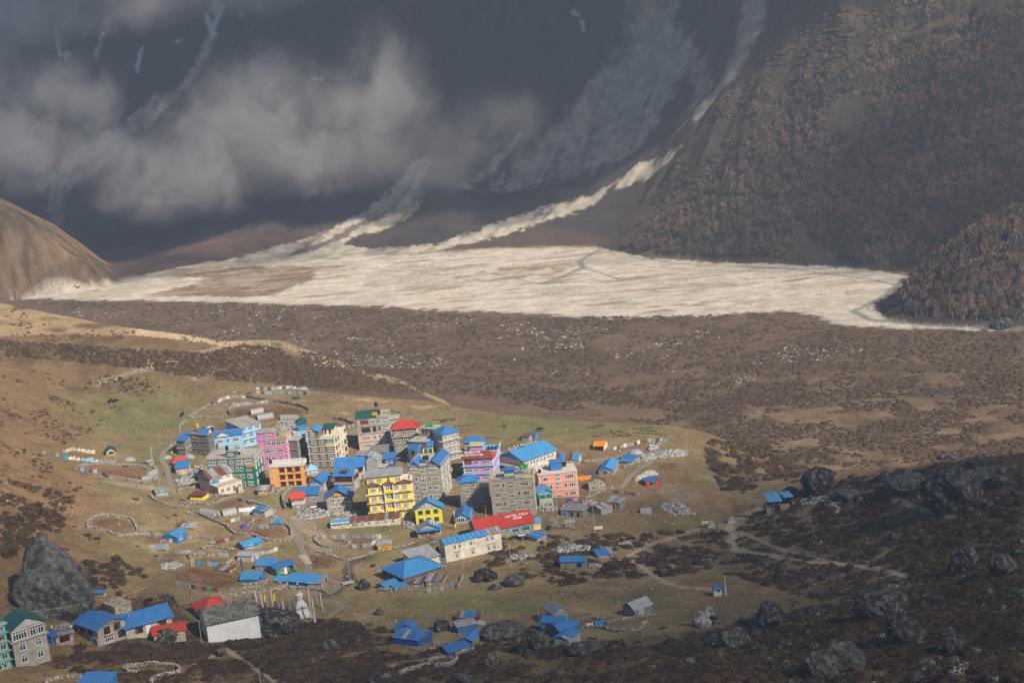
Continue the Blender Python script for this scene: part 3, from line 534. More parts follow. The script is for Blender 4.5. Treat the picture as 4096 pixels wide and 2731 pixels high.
BLOG = []
class Bld:
    """a building set out from its near corner: local -x runs along the left-hand face, +y along the right-hand face"""
    def __init__(s, name, label, cat, zm, cb, ct, lt, rt, group=None, sink=1.2, z0=None, dims=None, split=False):
        T = Q(zm, *ct)
        if isinstance(cb, (int, float)):                  # base out of sight: cb is the height to the eaves
            zg = 0.0
            for _ in range(8): p = on_plane(*T, zg + cb); zg = float(gz(p[0], p[1])) if z0 is None else z0
            p[2] = zg
        else: p = ground(*Q(zm, *cb))[0] if z0 is None else on_plane(*Q(zm, *cb), z0)
        s.p = p; a = np.array(proj(p)[:2]); b = np.array(proj(p + [0, 0, 1])[:2]); s.h = float(np.dot(np.array(T) - a, b - a) / np.dot(b - a, b - a))
        for _ in range(3): b2 = np.array(proj(p + [0, 0, s.h])[:2]); s.h *= float(np.dot(np.array(T) - a, b2 - a) / np.dot(b2 - a, b2 - a))
        zt = p[2] + s.h; L = on_plane(*Q(zm, *lt), zt) - (p + [0, 0, s.h]); R = on_plane(*Q(zm, *rt), zt) - (p + [0, 0, s.h]); L[2] = R[2] = 0
        def perp(v, sg): return np.array([-v[1], v[0], 0]) * sg
        def fit(u, px):                                   # how far along u to come level with a sighted point
            d = np.linspace(0.5, 60, 600); P = p + [0, 0, s.h] + d[:, None] * u; x, y, _ = proj(P); return d[np.argmin((x - px[0]) ** 2 + (y - px[1]) ** 2)]
        ax, al, ar = np.array(proj(p + [0, 0, s.h])[:2]), np.array(Q(zm, *lt)), np.array(Q(zm, *rt))
        if np.linalg.norm(al - ax) >= np.linalg.norm(ar - ax):
            s.w1 = np.linalg.norm(L); e1 = L / s.w1; e2 = perp(e1, -1); s.w2 = fit(e2, ar)
        else:
            s.w2 = np.linalg.norm(R); e2 = R / s.w2; e1 = perp(e2, 1); s.w1 = fit(e1, al)
        if split:                                         # corner not square in sight: share the error between both faces
            a = (math.atan2(R[1], R[0]) + math.atan2(L[1], L[0]) - math.pi / 2) / 2; e2 = np.array([math.cos(a), math.sin(a), 0]); e1 = perp(e2, 1); s.w1, s.w2 = np.linalg.norm(L), np.linalg.norm(R)
        if s.w1 < s.w2: s.w1 = max(s.w1, .45 * s.w2, 1.6)
        else: s.w2 = max(s.w2, .45 * s.w1, 1.6)
        if dims: s.w1 = dims[0] or s.w1; s.w2 = dims[1] or s.w2
        BLOG.append((label, round(s.h, 1), round(s.w1, 1), round(s.w2, 1), round(math.degrees(math.atan2(e2[1], e2[0])), 0), [round(v) for v in p]))
        s.rz = math.atan2(e2[1], e2[0]) - math.pi / 2; s.sink = sink
        s.o = tag(link(name, None, loc=tuple(p)), label, cat, group); s.o.rotation_euler.z = s.rz; s.e1, s.e2 = e1, e2
    def world(s, x, y, z): return s.p - s.e1 * x + s.e2 * y + np.array([0, 0, z])
    def walls(s, mat, z0=None, z1=None, x0=None, x1=0.0, y0=0.0, y1=None, name='wall'):
        m = MB(); m.box(-s.w1 if x0 is None else x0, x1, y0, s.w2 if y1 is None else y1, -s.sink if z0 is None else z0, s.h if z1 is None else z1); return m.obj(name, mat, s.o)
    def band(s, z, mat, o=0.25, t=0.2, x0=None, x1=0.0, y0=0.0, y1=None, name='floor_band'):
        m = MB(); m.box((-s.w1 if x0 is None else x0) - o, x1 + o, y0 - o, (s.w2 if y1 is None else y1) + o, z - t / 2, z + t / 2); return m.obj(name, mat, s.o)
    def win(s, face, t, z, w, h, n, style='white', off=0.0, **k):
        if face == 'F': return window(s.o, (-s.w1 * (1 - t), -0.02 - off, z), 0, w, h, n, style, **k)
        if face == 'L': return window(s.o, (-s.w1 - .02 - off, s.w2 * t, z), -math.pi / 2, w, h, n, style, **k)
        return window(s.o, (0.02 + off, s.w2 * t, z), math.pi / 2, w, h, n, style, **k)
    def wins(s, face, z, ts, w, h, n, style='white', off=0.0, **k):
        for t in ts: s.win(face, t, z, w, h, n, style, off, **k)
    def door(s, face, t, w, h, mat, z=0.0):
        m = MB(); m.box(-w / 2, w / 2, -.06, .02, 0, h); m.box(-w / 2 - .1, -w / 2, -.1, .02, 0, h + .1, 1); m.box(w / 2, w / 2 + .1, -.1, .02, 0, h + .1, 1); m.box(-w / 2, w / 2, -.1, .02, h, h + .1, 1)
        o = m.obj('door', [mat, pm('white', 'trim')], s.o, (-s.w1 * (1 - t), -.02, z) if face == 'F' else (.02, s.w2 * t, z)); o.rotation_euler.z = 0 if face == 'F' else math.pi / 2; return o
    def sign(s, face, t, z, w, h, board, txt=None, ink='black', size=None, off=0.12, tilt=0.0):
        m = MB(); m.box(-w / 2, w / 2, -.05, .05, -h / 2, h / 2); loc = (-s.w1 * (1 - t), -off, z) if face == 'F' else (off, s.w2 * t, z)
        o = m.obj('sign', pm(board, 'trim'), s.o, loc); o.rotation_euler = (tilt, 0, 0 if face == 'F' else math.pi / 2)
        lines = (txt or '').split('|')
        for i, ln in enumerate(lines):
            if not ln: continue
            sz = size or min(h / len(lines) * 0.8, w / max(4, len(ln)) * 1.55); c = link('lettering', text_mesh(ln, sz), pm(ink, 'trim'), o, (0, -.065, h / 2 - h / len(lines) * (i + .5))); c.rotation_euler.x = math.pi / 2
        return o
    def roof_gable(s, axis, rise, mat, o=0.5, oe=0.5, t=0.09, z=None, gable=None, x0=None, x1=0.0, y0=0.0, y1=None, panels=None, split=0.5, gmat2=None):
        """axis 'y': ridge runs away along the right face, gable over the left-hand face; axis 'x': ridge along the left-hand face"""
        X0 = -s.w1 if x0 is None else x0; Y1 = s.w2 if y1 is None else y1; z = s.h if z is None else z
        if axis == 'y':
            xm = X0 + (x1 - X0) * split; k1 = rise / max(.1, xm - X0); k2 = rise / max(.1, x1 - xm)
            sl = [((X0 - o, y0 - oe, z - k1 * o), (xm, y0 - oe, z + rise), (xm, Y1 + oe, z + rise), (X0 - o, Y1 + oe, z - k1 * o)), ((xm, y0 - oe, z + rise), (x1 + o, y0 - oe, z - k2 * o), (x1 + o, Y1 + oe, z - k2 * o), (xm, Y1 + oe, z + rise))]
            gb = [[(X0, y0, z), (x1, y0, z), (xm, y0, z + rise)], [(X0, Y1, z), (x1, Y1, z), (xm, Y1, z + rise)]]; ups = [1, 0]
        else:
            ym = y0 + (Y1 - y0) * split; k1 = rise / max(.1, ym - y0); k2 = rise / max(.1, Y1 - ym)
            sl = [((X0 - oe, y0 - o, z - k1 * o), (x1 + oe, y0 - o, z - k1 * o), (x1 + oe, ym, z + rise), (X0 - oe, ym, z + rise)), ((X0 - oe, ym, z + rise), (x1 + oe, ym, z + rise), (x1 + oe, Y1 + o, z - k2 * o), (X0 - oe, Y1 + o, z - k2 * o))]
            gb = [[(X0, y0, z), (X0, Y1, z), (X0, ym, z + rise)], [(x1, y0, z), (x1, Y1, z), (x1, ym, z + rise)]]
        for i, q in enumerate(sl):
            mt = mat[i] if isinstance(mat, (list, tuple)) else mat
            q = [Vector(v) for v in q]
            lift = Vector((0, 0, t + .01)); q = [v + lift for v in q]
            if panels and (panels.get('sides') is None or i in panels['sides']): s.panels(q, i, axis, panels, t)
            else:
                m = MB()
                if axis == 'y': m.slab(q[0] if i == 0 else q[1], q[3] if i == 0 else q[2], q[2] if i == 0 else q[3], q[1] if i == 0 else q[0], t)
                else: m.slab(*(q if i == 0 else (q[3], q[2], q[1], q[0])), t)
                m.obj('roof_slope', mt, s.o)
        gm = gable or mat
        for g in gb:
            m = MB(); n = Vector(g[1]) - Vector(g[0]); d = Vector((-n.y, n.x, 0)).normalized() * 0.06; a = [Vector(v) - d for v in g]; b = [Vector(v) + d for v in g]
            m.quad(a); m.quad(b[::-1])
            for k in range(3): m.quad([a[k], b[k], b[(k + 1) % 3], a[(k + 1) % 3]])
            m.obj('gable', gm if not isinstance(gm, (list, tuple)) else gm[0], s.o)
    def panels(s, q, i, axis, P, t):
        """separate roofing sheets along the eave"""
        if axis == 'y': a, b, c, d = (q[0], q[3], q[2], q[1]) if i == 0 else (q[1], q[2], q[3], q[0])
        else: a, b, c, d = q if i == 0 else (q[3], q[2], q[1], q[0])
        n = max(1, int(round((b - a).length / P.get('w', 1.5)))); cols = P['cols']; rg = random.Random(P.get('seed', 3) + i)
        for k in range(n):
            f0, f1 = k / n + .004, (k + 1) / n - .004; jz = Vector((0, 0, rg.uniform(0, .05)))
            A, B, Cc, D = a.lerp(b, f0), a.lerp(b, f1), d.lerp(c, f1), d.lerp(c, f0); e = rg.uniform(-.12, .12); A = A + (A - D).normalized() * e; B = B + (B - Cc).normalized() * e
            m = MB(); m.slab(A + jz, B + jz, Cc + jz, D + jz, t * .6); cn = P['seq'][k * len(P['seq']) // n] if 'seq' in P else rg.choice(cols)
            m.obj('roof_panel', pm(cn, 'tin' if cn in ('tin', 'tinlt', 'rust') else 'roof'), s.o)
    def roof_shed(s, drop, mat, o=0.4, t=0.09, z=None, toward='F', x0=None, x1=0.0, y0=0.0, y1=None, panels=None):
        """single slope; toward = the face the low eave is on (F, S, L)"""
        X0 = -s.w1 if x0 is None else x0; Y1 = s.w2 if y1 is None else y1; z = s.h if z is None else z; zl, zh = z + t, z + drop + t
        cs = dict(F=[(X0 - o, y0 - o, zl), (x1 + o, y0 - o, zl), (x1 + o, Y1 + o, zh), (X0 - o, Y1 + o, zh)], S=[(x1 + o, y0 - o, zl), (x1 + o, Y1 + o, zl), (X0 - o, Y1 + o, zh), (X0 - o, y0 - o, zh)], L=[(X0 - o, Y1 + o, zl), (X0 - o, y0 - o, zl), (x1 + o, y0 - o, zh), (x1 + o, Y1 + o, zh)], B=[(x1 + o, Y1 + o, zl), (X0 - o, Y1 + o, zl), (X0 - o, y0 - o, zh), (x1 + o, y0 - o, zh)])[toward]
        cs = [Vector(v) for v in cs]
        if panels: s.panels(cs, 0, 'x', panels, t)
        else: m = MB(); m.slab(*cs, t); m.obj('roof_slope', mat, s.o)
        m = MB(); m.box(X0 + .05, x1 - .05, y0 + .05, Y1 - .05, z - .01, z + .02)
        zz = {'F': (0, 1), 'B': (1, 0)}.get(toward)
        if zz: A = [(X0, y0, z), (x1, y0, z), (x1, Y1, z), (X0, Y1, z)]; B = [(X0, y0, z + drop * zz[0]), (x1, y0, z + drop * zz[0]), (x1, Y1, z + drop * zz[1]), (X0, Y1, z + drop * zz[1])]
        else:
            l, h = (0, 1) if toward == 'L' else (1, 0); A = [(X0, y0, z), (x1, y0, z), (x1, Y1, z), (X0, Y1, z)]; B = [(X0, y0, z + drop * l), (x1, y0, z + drop * h), (x1, Y1, z + drop * h), (X0, Y1, z + drop * l)]
        for k in range(4): m.quad([A[k], A[(k + 1) % 4], B[(k + 1) % 4], B[k]])
        m.obj('upper_wall', s.o.children[0].data.materials[0] if s.o.children and s.o.children[0].type == 'MESH' else mat, s.o)
    def roof_hip(s, rise, mat, o=0.6, t=0.08, z=None, inset=None, x0=None, x1=0.0, y0=0.0, y1=None, mats=None):
        X0 = (-s.w1 if x0 is None else x0) - o; X1 = x1 + o; Y0 = y0 - o; Y1 = (s.w2 if y1 is None else y1) + o; z = (s.h if z is None else z) + .02; wx, wy = X1 - X0, Y1 - Y0; k = min(wx, wy) / 2 if inset is None else inset
        if wx >= wy: A, B = Vector((X0 + k, (Y0 + Y1) / 2, z + rise)), Vector((X1 - k, (Y0 + Y1) / 2, z + rise))
        else: A, B = Vector(((X0 + X1) / 2, Y0 + k, z + rise)), Vector(((X0 + X1) / 2, Y1 - k, z + rise))
        c = [Vector((X0, Y0, z)), Vector((X1, Y0, z)), Vector((X1, Y1, z)), Vector((X0, Y1, z))]
        fs = [(c[0], c[1], B, A), (c[1], c[2], B), (c[2], c[3], A, B), (c[3], c[0], A)] if wx >= wy else [(c[0], c[1], A), (c[1], c[2], B, A), (c[2], c[3], B), (c[3], c[0], A, B)]
        for i, f in enumerate(fs):
            m = MB(); L = (f[1] - f[0]).length; m.quad(f, 0, [((p - f[0]).dot((f[1] - f[0]).normalized()), (p - f[0]).length) for p in f]); lo = [p - Vector((0, 0, t)) for p in f]; m.quad(lo[::-1])
            m.quad([f[0], lo[0], lo[1], f[1]]); m.obj('roof_slope', (mats or {}).get(i, mat), s.o)
    def parapet(s, z, h, mat, th=0.12, x0=None, x1=0.0, y0=0.0, y1=None, name='parapet'):
        X0 = -s.w1 if x0 is None else x0; Y1 = s.w2 if y1 is None else y1; m = MB()
        m.box(X0, x1, y0, y0 + th, z, z + h); m.box(X0, x1, Y1 - th, Y1, z, z + h); m.box(X0, X0 + th, y0 + th, Y1 - th, z, z + h); m.box(x1 - th, x1, y0 + th, Y1 - th, z, z + h); return m.obj(name, mat, s.o)
    def rail(s, z, h, mat, mat2=None, step=0.5, r=0.07, x0=None, x1=0.0, y0=0.0, y1=None, sides='FSLB', name='balustrade'):
        X0 = -s.w1 if x0 is None else x0; Y1 = s.w2 if y1 is None else y1; m = MB(); P = dict(F=((X0, y0), (x1, y0)), S=((x1, y0), (x1, Y1)), L=((X0, Y1), (X0, y0)), B=((x1, Y1), (X0, Y1)))
        for sd in sides:
            (ax, ay), (bx, by) = P[sd]; L = math.hypot(bx - ax, by - ay); n = max(1, int(L / step))
            for k in range(n + 1): x, y = ax + (bx - ax) * k / n, ay + (by - ay) * k / n; m.box(x - r, x + r, y - r, y + r, z, z + h)
            q = r * 1.1; m.box(min(ax, bx) - q, max(ax, bx) + q, min(ay, by) - q, max(ay, by) + q, z + h, z + h + .12)
        return m.obj(name, mat, s.o)

# ---- free-standing bits
_tank = {}
def tank(p, r, h, col, label, stand=0.0, group='water tanks on the roofs'):
    key = (round(r, 2), round(h, 2), col)
    if key not in _tank:
        m = MB(); pr = [(r * .96, 0), (r, .05)]
        for k in range(1, 6): z = h * .8 * k / 5; pr += [(r, z - .09), (r * 1.04, z - .05), (r, z)]
        pr += [(r * .85, h * .9), (r * .45, h * .97)]; m.lathe(pr, 14); l = MB(); l.lathe([(r * .4, 0), (r * .42, .1), (r * .3, .14)], 10); _tank[key] = (m.mesh('tank_body', pm(col, 'trim'), True), l.mesh('tank_lid', pm(col, 'trim')))
    a, b = _tank[key]; o = tag(link('water_tank', None, loc=tuple(p)), label, 'water tank', group); link('tank_body', a, (), o, (0, 0, stand)); link('tank_lid', b, (), o, (0, 0, stand + h * .97))
    if stand > .3:
        m = MB(); 
        for sx in (-1, 1):
            for sy in (-1, 1): m.tube((sx * r * .8, sy * r * .8, 0), (sx * r * .7, sy * r * .7, stand), .06, 4)
        m.box(-r, r, -r, r, stand - .1, stand - .004); m.tube((-r * .8, -r * .8, 0), (r * .7, -r * .7, stand), .04, 4); m.tube((r * .8, -r * .8, 0), (-r * .7, -r * .7, stand), .04, 4); m.obj('stand', pm('wood', 'trim'), o)
    return o
def pole(zm, base, top, label, r=0.09, col='tinlt', name='utility_pole', cat='pole', group='slender poles about the village', arm=False, h=None):
    p = G(zm, *base); 
    if h is None:
        T = np.array(Q(zm, *top)); a = np.array(proj(p)[:2]); b = np.array(proj(p + [0, 0, 5])[:2]); h = max(1.5, 5 * float(np.dot(T - a, b - a) / np.dot(b - a, b - a)))
    m = MB(); m.tube((0, 0, -.5), (0, 0, h), r * 1.15, 6, 0, r * .8)
    if arm: m.tube((-.7, 0, h - .35), (.7, 0, h - .35), .05, 4); m.tube((-.5, 0, h - .9), (.5, 0, h - .9), .05, 4)
    o = m.obj(name, pm(col, 'trim'), None, tuple(p)); tag(o, label, cat, group); return o, p, h
# ------------------------------------------------------------------ the big painted lodges
GL = 'lodges packed together on the terrace'
def std(name, label, cat, zm, cb, ct, lt, rt, wall, kind='conc', group=GL, **k):
    b = Bld(name, label, cat, zm, cb, ct, lt, rt, group, **k); b.wm = pm(wall, kind); b.walls(b.wm); return b

b = std('lodge', 'dark grey unpainted lodge with small blue roof and orange water tank on top', 'lodge', 'A1', 8.6, (880, 565), (450, 548), (1015, 500), 'dkgrey'); B_GREY = b; f = b.h / 3
for k in (1, 2, 3): b.band(f * k, pm('grey', 'conc'), .35)
for k in range(3): b.wins('F', f * k + 1.6, (.14, .42), 1.3, 1.3, 2, 'grey', trans=False); b.win('F', .8, f * k + 1.6, 2.4, 1.3, 5, 'grey', trans=False); b.wins('S', f * k + 1.6, (.3, .7), 1.3, 1.3, 2, 'grey', trans=False)
b.roof_gable('x', 1.7, pm('blue', 'roof'), .5, .3, x0=-b.w1 * .52, gable=pm('cream')); b.sign('F', .38, f * 2 + 1.3, 1.7, .9, 'gold', 'LODGE', 'black')
b = std('lodge', 'low grey annex with long blue roof, left edge of the lodges', 'lodge', 'A1', 6.0, (340, 722), (150, 712), (590, 600), 'grey'); f = 3
b.band(f, pm('concrete', 'conc'), .4); b.roof_shed(1.5, pm('blue', 'roof'), .6)
for k in (0, 1): b.wins('F', f * k + 1.6, (.3, .7), 1.1, 1.3, 2, 'grey', trans=False); b.wins('S', f * k + 1.6, (.2, .5), 1.3, 1.3, 2, 'grey')
b = std('lodge', 'pale blue lodge with flat grey roof and three rows of white windows', 'lodge', 'A1', 8.0, (1650, 405), (1200, 480), (2125, 290), 'skyblue', 'wall'); f = 2.65
b.band(b.h, pm('concrete', 'conc'), .4, .25)
for k in range(3):
    b.wins('S', f * k + 1.75, (.15, .48, .82), 1.9, 1.5, 3, 'white', sill=False)
    for t in (.15, .48, .82): m = MB(); m.box(0, .3, b.w2 * t - 1.3, b.w2 * t + 1.3, f * k + 2.55, f * k + 2.68); m.obj('window_canopy', pm('maroon', 'trim'), b.o)
b = std('lodge', 'sky blue guest house front with blue roof and cream gable', 'lodge', 'A1', 6.4, (1680, 562), (1018, 642), (1720, 545), 'skyblue', 'wall', dims=(None, 3.6)); f = 3.1
b.band(f, pm('peach', 'trim'), .18, .25); b.roof_shed(1.3, pm('blue', 'roof'), .5)
for z in (1.7, 4.8): b.win('F', .22, z, 2.2, 1.7, 4, 'white'); b.win('F', .78, z, 2.3, 1.7, 4, 'white')
b.win('F', .5, 4.8, 1.2, 1.6, 2, 'white'); m = MB(); m.quad([(-b.w1 * .9, -.62, 6.5), (-b.w1 * .42, -.62, 6.5), (-b.w1 * .67, -.5, 7.75)]); m.quad([(-b.w1 * .9, -.62, 6.5), (-b.w1 * .67, -.5, 7.75), (-b.w1 * .67, .9, 7.75)]); m.obj('gable', pm('cream'), b.o)

b = std('hotel', 'tall magenta pink hotel with white windows and roof terrace', 'hotel', 'A2', 11.4, (850, 602), (247, 642), (1060, 528), 'pinkm', 'wall'); B_PINK = b; f = b.h / 4
for k in (1, 2, 3, 4): b.band(f * k, pm('pinklt', 'wall') if k < 4 else pm('concrete', 'conc'), .22)
xu = -b.w1 * .40; b.walls(b.wm, b.h, b.h + 2.9, None, xu, 0, b.w2 * .62, 'upper_wall'); b.band(b.h + 2.9, pm('concrete', 'conc'), .3, .2, None, xu, 0, b.w2 * .62)
for k, ts in enumerate(([(.40, 3), (.57, 2), (.73, 2), (.88, 3)], [(.32, 2), (.52, 3), (.79, 3)], [(.34, 2), (.53, 3), (.79, 3)], [(.40, 3), (.57, 2), (.73, 2), (.88, 3)])):
    for t, n in ts: b.win('F', t, f * k + 1.75, .75 + .42 * n, 1.6, n, 'white', sill=False)
    b.win('F', .14, f * k + .9, .95, .7, 2, 'white', trans=False); b.win('F', .14, f * k + 2.2, .95, .7, 2, 'white', trans=False); b.wins('S', f * k + 1.75, (.2, .82), 1.7, 1.6, 3, 'white'); b.win('S', .52, f * k + 1.75, 1.1, 1.6, 2, 'white')
b.win('F', .42, b.h + 1.6, 2.0, 1.6, 4, 'white'); b.win('F', .14, b.h + 1, .95, .7, 2, 'white', trans=False); b.rail(b.h + .1, .8, pm('pinklt', 'wall'), x0=xu, sides='FSB'); b.sign('F', .86, b.h + .75, 2.3, 1.0, 'orangesign', 'HOTEL|VIEW', 'maroon'); b.sign('S', .1, b.h + .9, 1.3, 1.1, 'yellowsign')
b = std('house', 'bare grey concrete block squeezed behind the magenta hotel', 'house', 'A2', 10.0, (1262, 560), (1088, 640), (1305, 540), 'grey', dims=(None, 6))
for k in (1, 2, 3): b.band(b.h * k / 3, pm('paleconc', 'conc'), .25); b.win('F', .6, b.h * k / 3 - 1.6, 1.3, 1.3, 2, 'grey', trans=False)
b = std('house', 'bright blue house with green hipped roof room behind the magenta hotel', 'house', 'A2', 8.5, (1300, 432), (1015, 472), (1345, 415), 'skyblue', 'wall', dims=(None, 6))
b.win('F', .25, 7.0, 1.9, 1.4, 4); b.win('F', .72, 7.0, 1.6, 1.3, 4, 'maroon'); b.band(b.h, pm('cream'), .25); b.walls(pm('bluelt', 'roof'), b.h, b.h + 3.0, -b.w1 * .66, 0, 0.3, 5.5, 'upper_wall'); b.roof_hip(1.6, pm('dkgreen', 'roof'), .4, .08, b.h + 3, None, -b.w1 * .66, 0, .3, 5.5)
b = std('hotel', 'brown and cream hotel with bays and roof terrace balustrade', 'hotel', 'A2', 11.0, (1855, 592), (1302, 612), (2170, 432), 'brown', 'wall'); B_BROWN = b; f = b.h / 4; cr = pm('cream')
m = MB(); m.box(.001, .06, 0, b.w2, -1, b.h); m.box(-.25, .08, -.05, -.001, -1, b.h + .4); m.obj('side_wall', cr, b.o); m = MB(); m.box(-b.w1 - .02, -b.w1 + .35, -.06, -.002, -1, b.h + 3); m.obj('corner_strip', cr, b.o)
for k in (1, 2, 3, 4): b.band(f * k, cr, .35, .22)
for k in range(4):
    for t, n in ((.22, 3), (.52, 2), (.82, 3)): b.win('F', t, f * k + 1.75, .7 + .38 * n, 1.6, n, 'white', gl='green')
    b.win('S', .14, f * k + 1.6, 1.2, 1.5, 2, 'brownwin', .08, gl='brown'); b.win('S', .33, f * k + 1.6, .8, 1.4, 1, 'brownwin', .08, gl='brown')
    if k < 3: m = MB(); m.box(.06, 1.1, b.w2 * .5, b.w2 * .8, f * k + .3, f * k + f - .15); m.obj('bay', cr, b.o); b.win('S', .65, f * k + 1.6, 2.2, 1.4, 4, 'brownwin', 1.1, gl='brown')
    b.win('S', .91, f * k + 1.6, 1.2, 1.5, 2, 'brownwin', .08, gl='brown')
for t, k in ((.62, 4), (.92, 3)): m = MB(); y = b.w2 * t; z = f * k + .15; m.quad([(.5, y - 1.4, z), (.5, y + 1.4, z), (.5, y, z + 1.3)]); m.quad([(.5, y - 1.4, z), (.5, y, z + 1.3), (-1, y, z + 1.3), (-1, y - 1.4, z)]); m.quad([(.5, y + 1.4, z), (-1, y + 1.4, z), (-1, y, z + 1.3), (.5, y, z + 1.3)]); m.obj('pediment', cr, b.o)
xu = -b.w1 * .56; b.walls(b.wm, b.h, b.h + 2.9, None, xu, 0, b.w2 * .5, 'upper_wall'); b.win('F', .2, b.h + 1.6, 1.6, 1.5, 3, 'white', gl='green'); b.roof_gable('y', 1.3, [pm('paleconc', 'roof'), pm('bluelt', 'roof')], .4, .5, z=b.h + 2.9, x1=xu, y1=b.w2 * .35, gable=cr)
b.rail(b.h + .1, .85, cr, x0=xu, sides='FS', step=.45); b.walls(cr, b.h, b.h + 2.6, xu + .3, -b.w1 * .12, b.w2 * .35, b.w2 * .55, 'upper_wall')
for t in (.55, .72): b.win('F', t, b.h + 1.3, 1.0, 2.2, 1, 'cream', -b.w2 * .35, trans=False, gl='brown')
m = MB(); m.slab((xu, b.w2 * .3, b.h + 2.7), (-.8, b.w2 * .3, b.h + 2.7), (-.8, b.w2 * .6, b.h + 3.4), (xu, b.w2 * .6, b.h + 3.4), .1); m.obj('roof_slope', pm('dkgreen', 'roof'), b.o)
b.sign('F', .82, f * 3 + .55, 3.0, .85, 'yellowsign', 'HOTEL SUPER VIEW', 'dkgreen'); b.sign('F', .86, f * 1 + .75, 1.5, .5, 'yellowsign'); b.sign('S', .1, f * 3 + .5, 1.6, .8, 'white', 'SUPER VIEW', 'deepblue', off=.2)

b = std('lodge', 'tall lodge, grey above and pink below, with green roof and black tanks', 'lodge', 'Z2', 12.0, (690, 278), (252, 322), (745, 255), 'concrete', dims=(None, 8)); B_TALL = b; f = b.h / 4
m = MB(); m.box(-b.w1 - .05, .05, -.05, b.w2 * .9, -1.2, f * 2 - .1); m.obj('lower_wall', pm('pinklt'), b.o)
for k in (1, 2, 3, 4): b.band(f * k, pm('concrete', 'conc'), .3)
for k in range(4):
    st = 'white' if k >= 2 else 'mint'; gl = 'green' if k < 2 else 'dark'
    if k == 2: b.win('F', .26, f * k + 1.6, 3.2, 1.7, 3, 'brownwin', gl='brown'); b.win('F', .52, f * k + 1.6, 1.2, 1.7, 1, 'brownwin', gl='brown'); b.win('F', .68, f * k + 1.7, .8, 1.5, 1, 'grey')
    else: b.win('F', .24, f * k + 1.65, 3.0, 1.5, 6, 'white' if k < 2 else 'redwin', .06, gl=gl); b.win('F', .5, f * k + 1.65, 1.3, 1.5, 2, 'white', .06, gl=gl); b.win('F', .67, f * k + 1.65, .8, 1.5, 1, 'white', .06, gl=gl)
    b.win('F', .88, f * k + .95, 1.7, 1.0, 3, st, .06, trans=False, gl=gl); b.win('F', .88, f * k + 2.2, 1.7, 1.0, 3, st, .06, trans=False, gl=gl); b.win('S', .4, f * k + 1.6, 1.5, 1.4, 2, 'white')
b.roof_shed(1.2, pm('dkgreen', 'roof'), .5, z=b.h + .15, x1=-b.w1 * .42, y1=b.w2 * .7); b.sign('F', .58, b.h + 1.4, 2.1, 1.2, 'orangesign', 'HOTEL', 'maroon', off=.3); b.parapet(b.h + .1, .35, pm('paleconc', 'conc'), x0=-b.w1 * .4); b.walls(b.wm, f * 2, f * 3.3, 0.01, 3.0, b.w2 * .4, b.w2, 'rear_wall'); b.band(f * 3.3, pm('paleconc', 'conc'), .5, .2, 0, 3.0, b.w2 * .4, b.w2)
b = std('lodge', 'grey lodge under a bright red hipped roof', 'lodge', 'Z2', 9.2, (1055, 432), (735, 457), (1125, 402), 'grey'); B_REDTOP = b; f = b.h / 3
b.roof_hip(2.6, pm('red', 'roof'), .9)
for k in (1, 2): b.band(f * k, pm('concrete', 'conc'), .7 if k == 2 else .3)
for k in range(3):
    for t, n in ((.2, 3), (.5, 2), (.8, 3)): b.win('F', t, f * k + 1.7, .7 + .4 * n, 1.6, n, 'white')
    b.wins('S', f * k + 1.7, (.25, .7), 1.3, 1.5, 2, 'white')
b.sign('F', .5, f * 2 + .55, 2.0, .95, 'orangesign', 'LODGE', 'maroon')
b = std('lodge', 'pale grey lodge with blue hipped roof above the pasture', 'lodge', 'Z2', 10.2, (1405, 532), (1345, 505), (1622, 480), 'paleconc', dims=(7, None)); f = b.h / 4
b.roof_hip(2.0, pm('blue', 'roof'), .6)
for k in (1, 2, 3): b.band(f * k, pm('paleconc', 'conc'), .8 if k != 2 else .5, .18)
for k in range(4): b.wins('S', f * k + 1.4, (.18, .68), 1.5, 1.4, 3, 'white'); b.wins('S', f * k + 1.4, (.42, .9), .7, 1.4, 1, 'white'); b.wins('F', f * k + 1.4, (.3, .7), 1.2, 1.4, 2, 'white')
b = std('lodge', 'stepped grey lodge with two green tanks on its flat roof', 'lodge', 'Z2', 10.4, (1290, 448), (1118, 438), (1365, 412), 'paleconc'); B_STEP = b
b.band(b.h, pm('paleconc', 'conc'), .6, .25); b.walls(b.wm, -1, 7.0, -b.w1 - 2, 0, -5.5, -.02, 'front_wall'); b.band(7.0, pm('paleconc', 'conc'), .5, .2, -b.w1 - 2, 0, -5.5, -.3); b.win('F', .3, 8.7, 2.4, 1.5, 3, 'grey', trans=False); b.win('F', .8, 8.3, 1.1, 2.2, 1, 'brownwin', trans=False, gl='brown'); b.win('S', .5, 8.9, 1.6, 1.6, 3, 'grey', trans=False)
for z in (2.0, 5.2): b.wins('F', z, (.1, .4, .8), 1.3, 1.5, 2, 'white', 5.5)
b = std('hotel', 'white hotel with green windows and small blue hipped roof', 'hotel', 'Z2', 5.6, (1075, 748), (928, 757), (1275, 690), 'white', 'wall'); f = 2.8
b.roof_hip(1.5, pm('blue', 'roof'), .6, x0=None, y1=b.w2 * .62); b.win('F', .5, f + 1.5, 1.9, 1.5, 3, 'greenwin', gl='green'); b.wins('S', f + 1.5, (.15, .4), 1.6, 1.5, 3, 'greenwin', gl='green'); b.wins('S', 1.5, (.3, .7), 1.6, 1.5, 3, 'greenwin', gl='green'); b.band(f, cr, .5); b.rail(b.h + .05, .8, pm('white', 'trim'), y0=b.w2 * .65, sides='SBL')
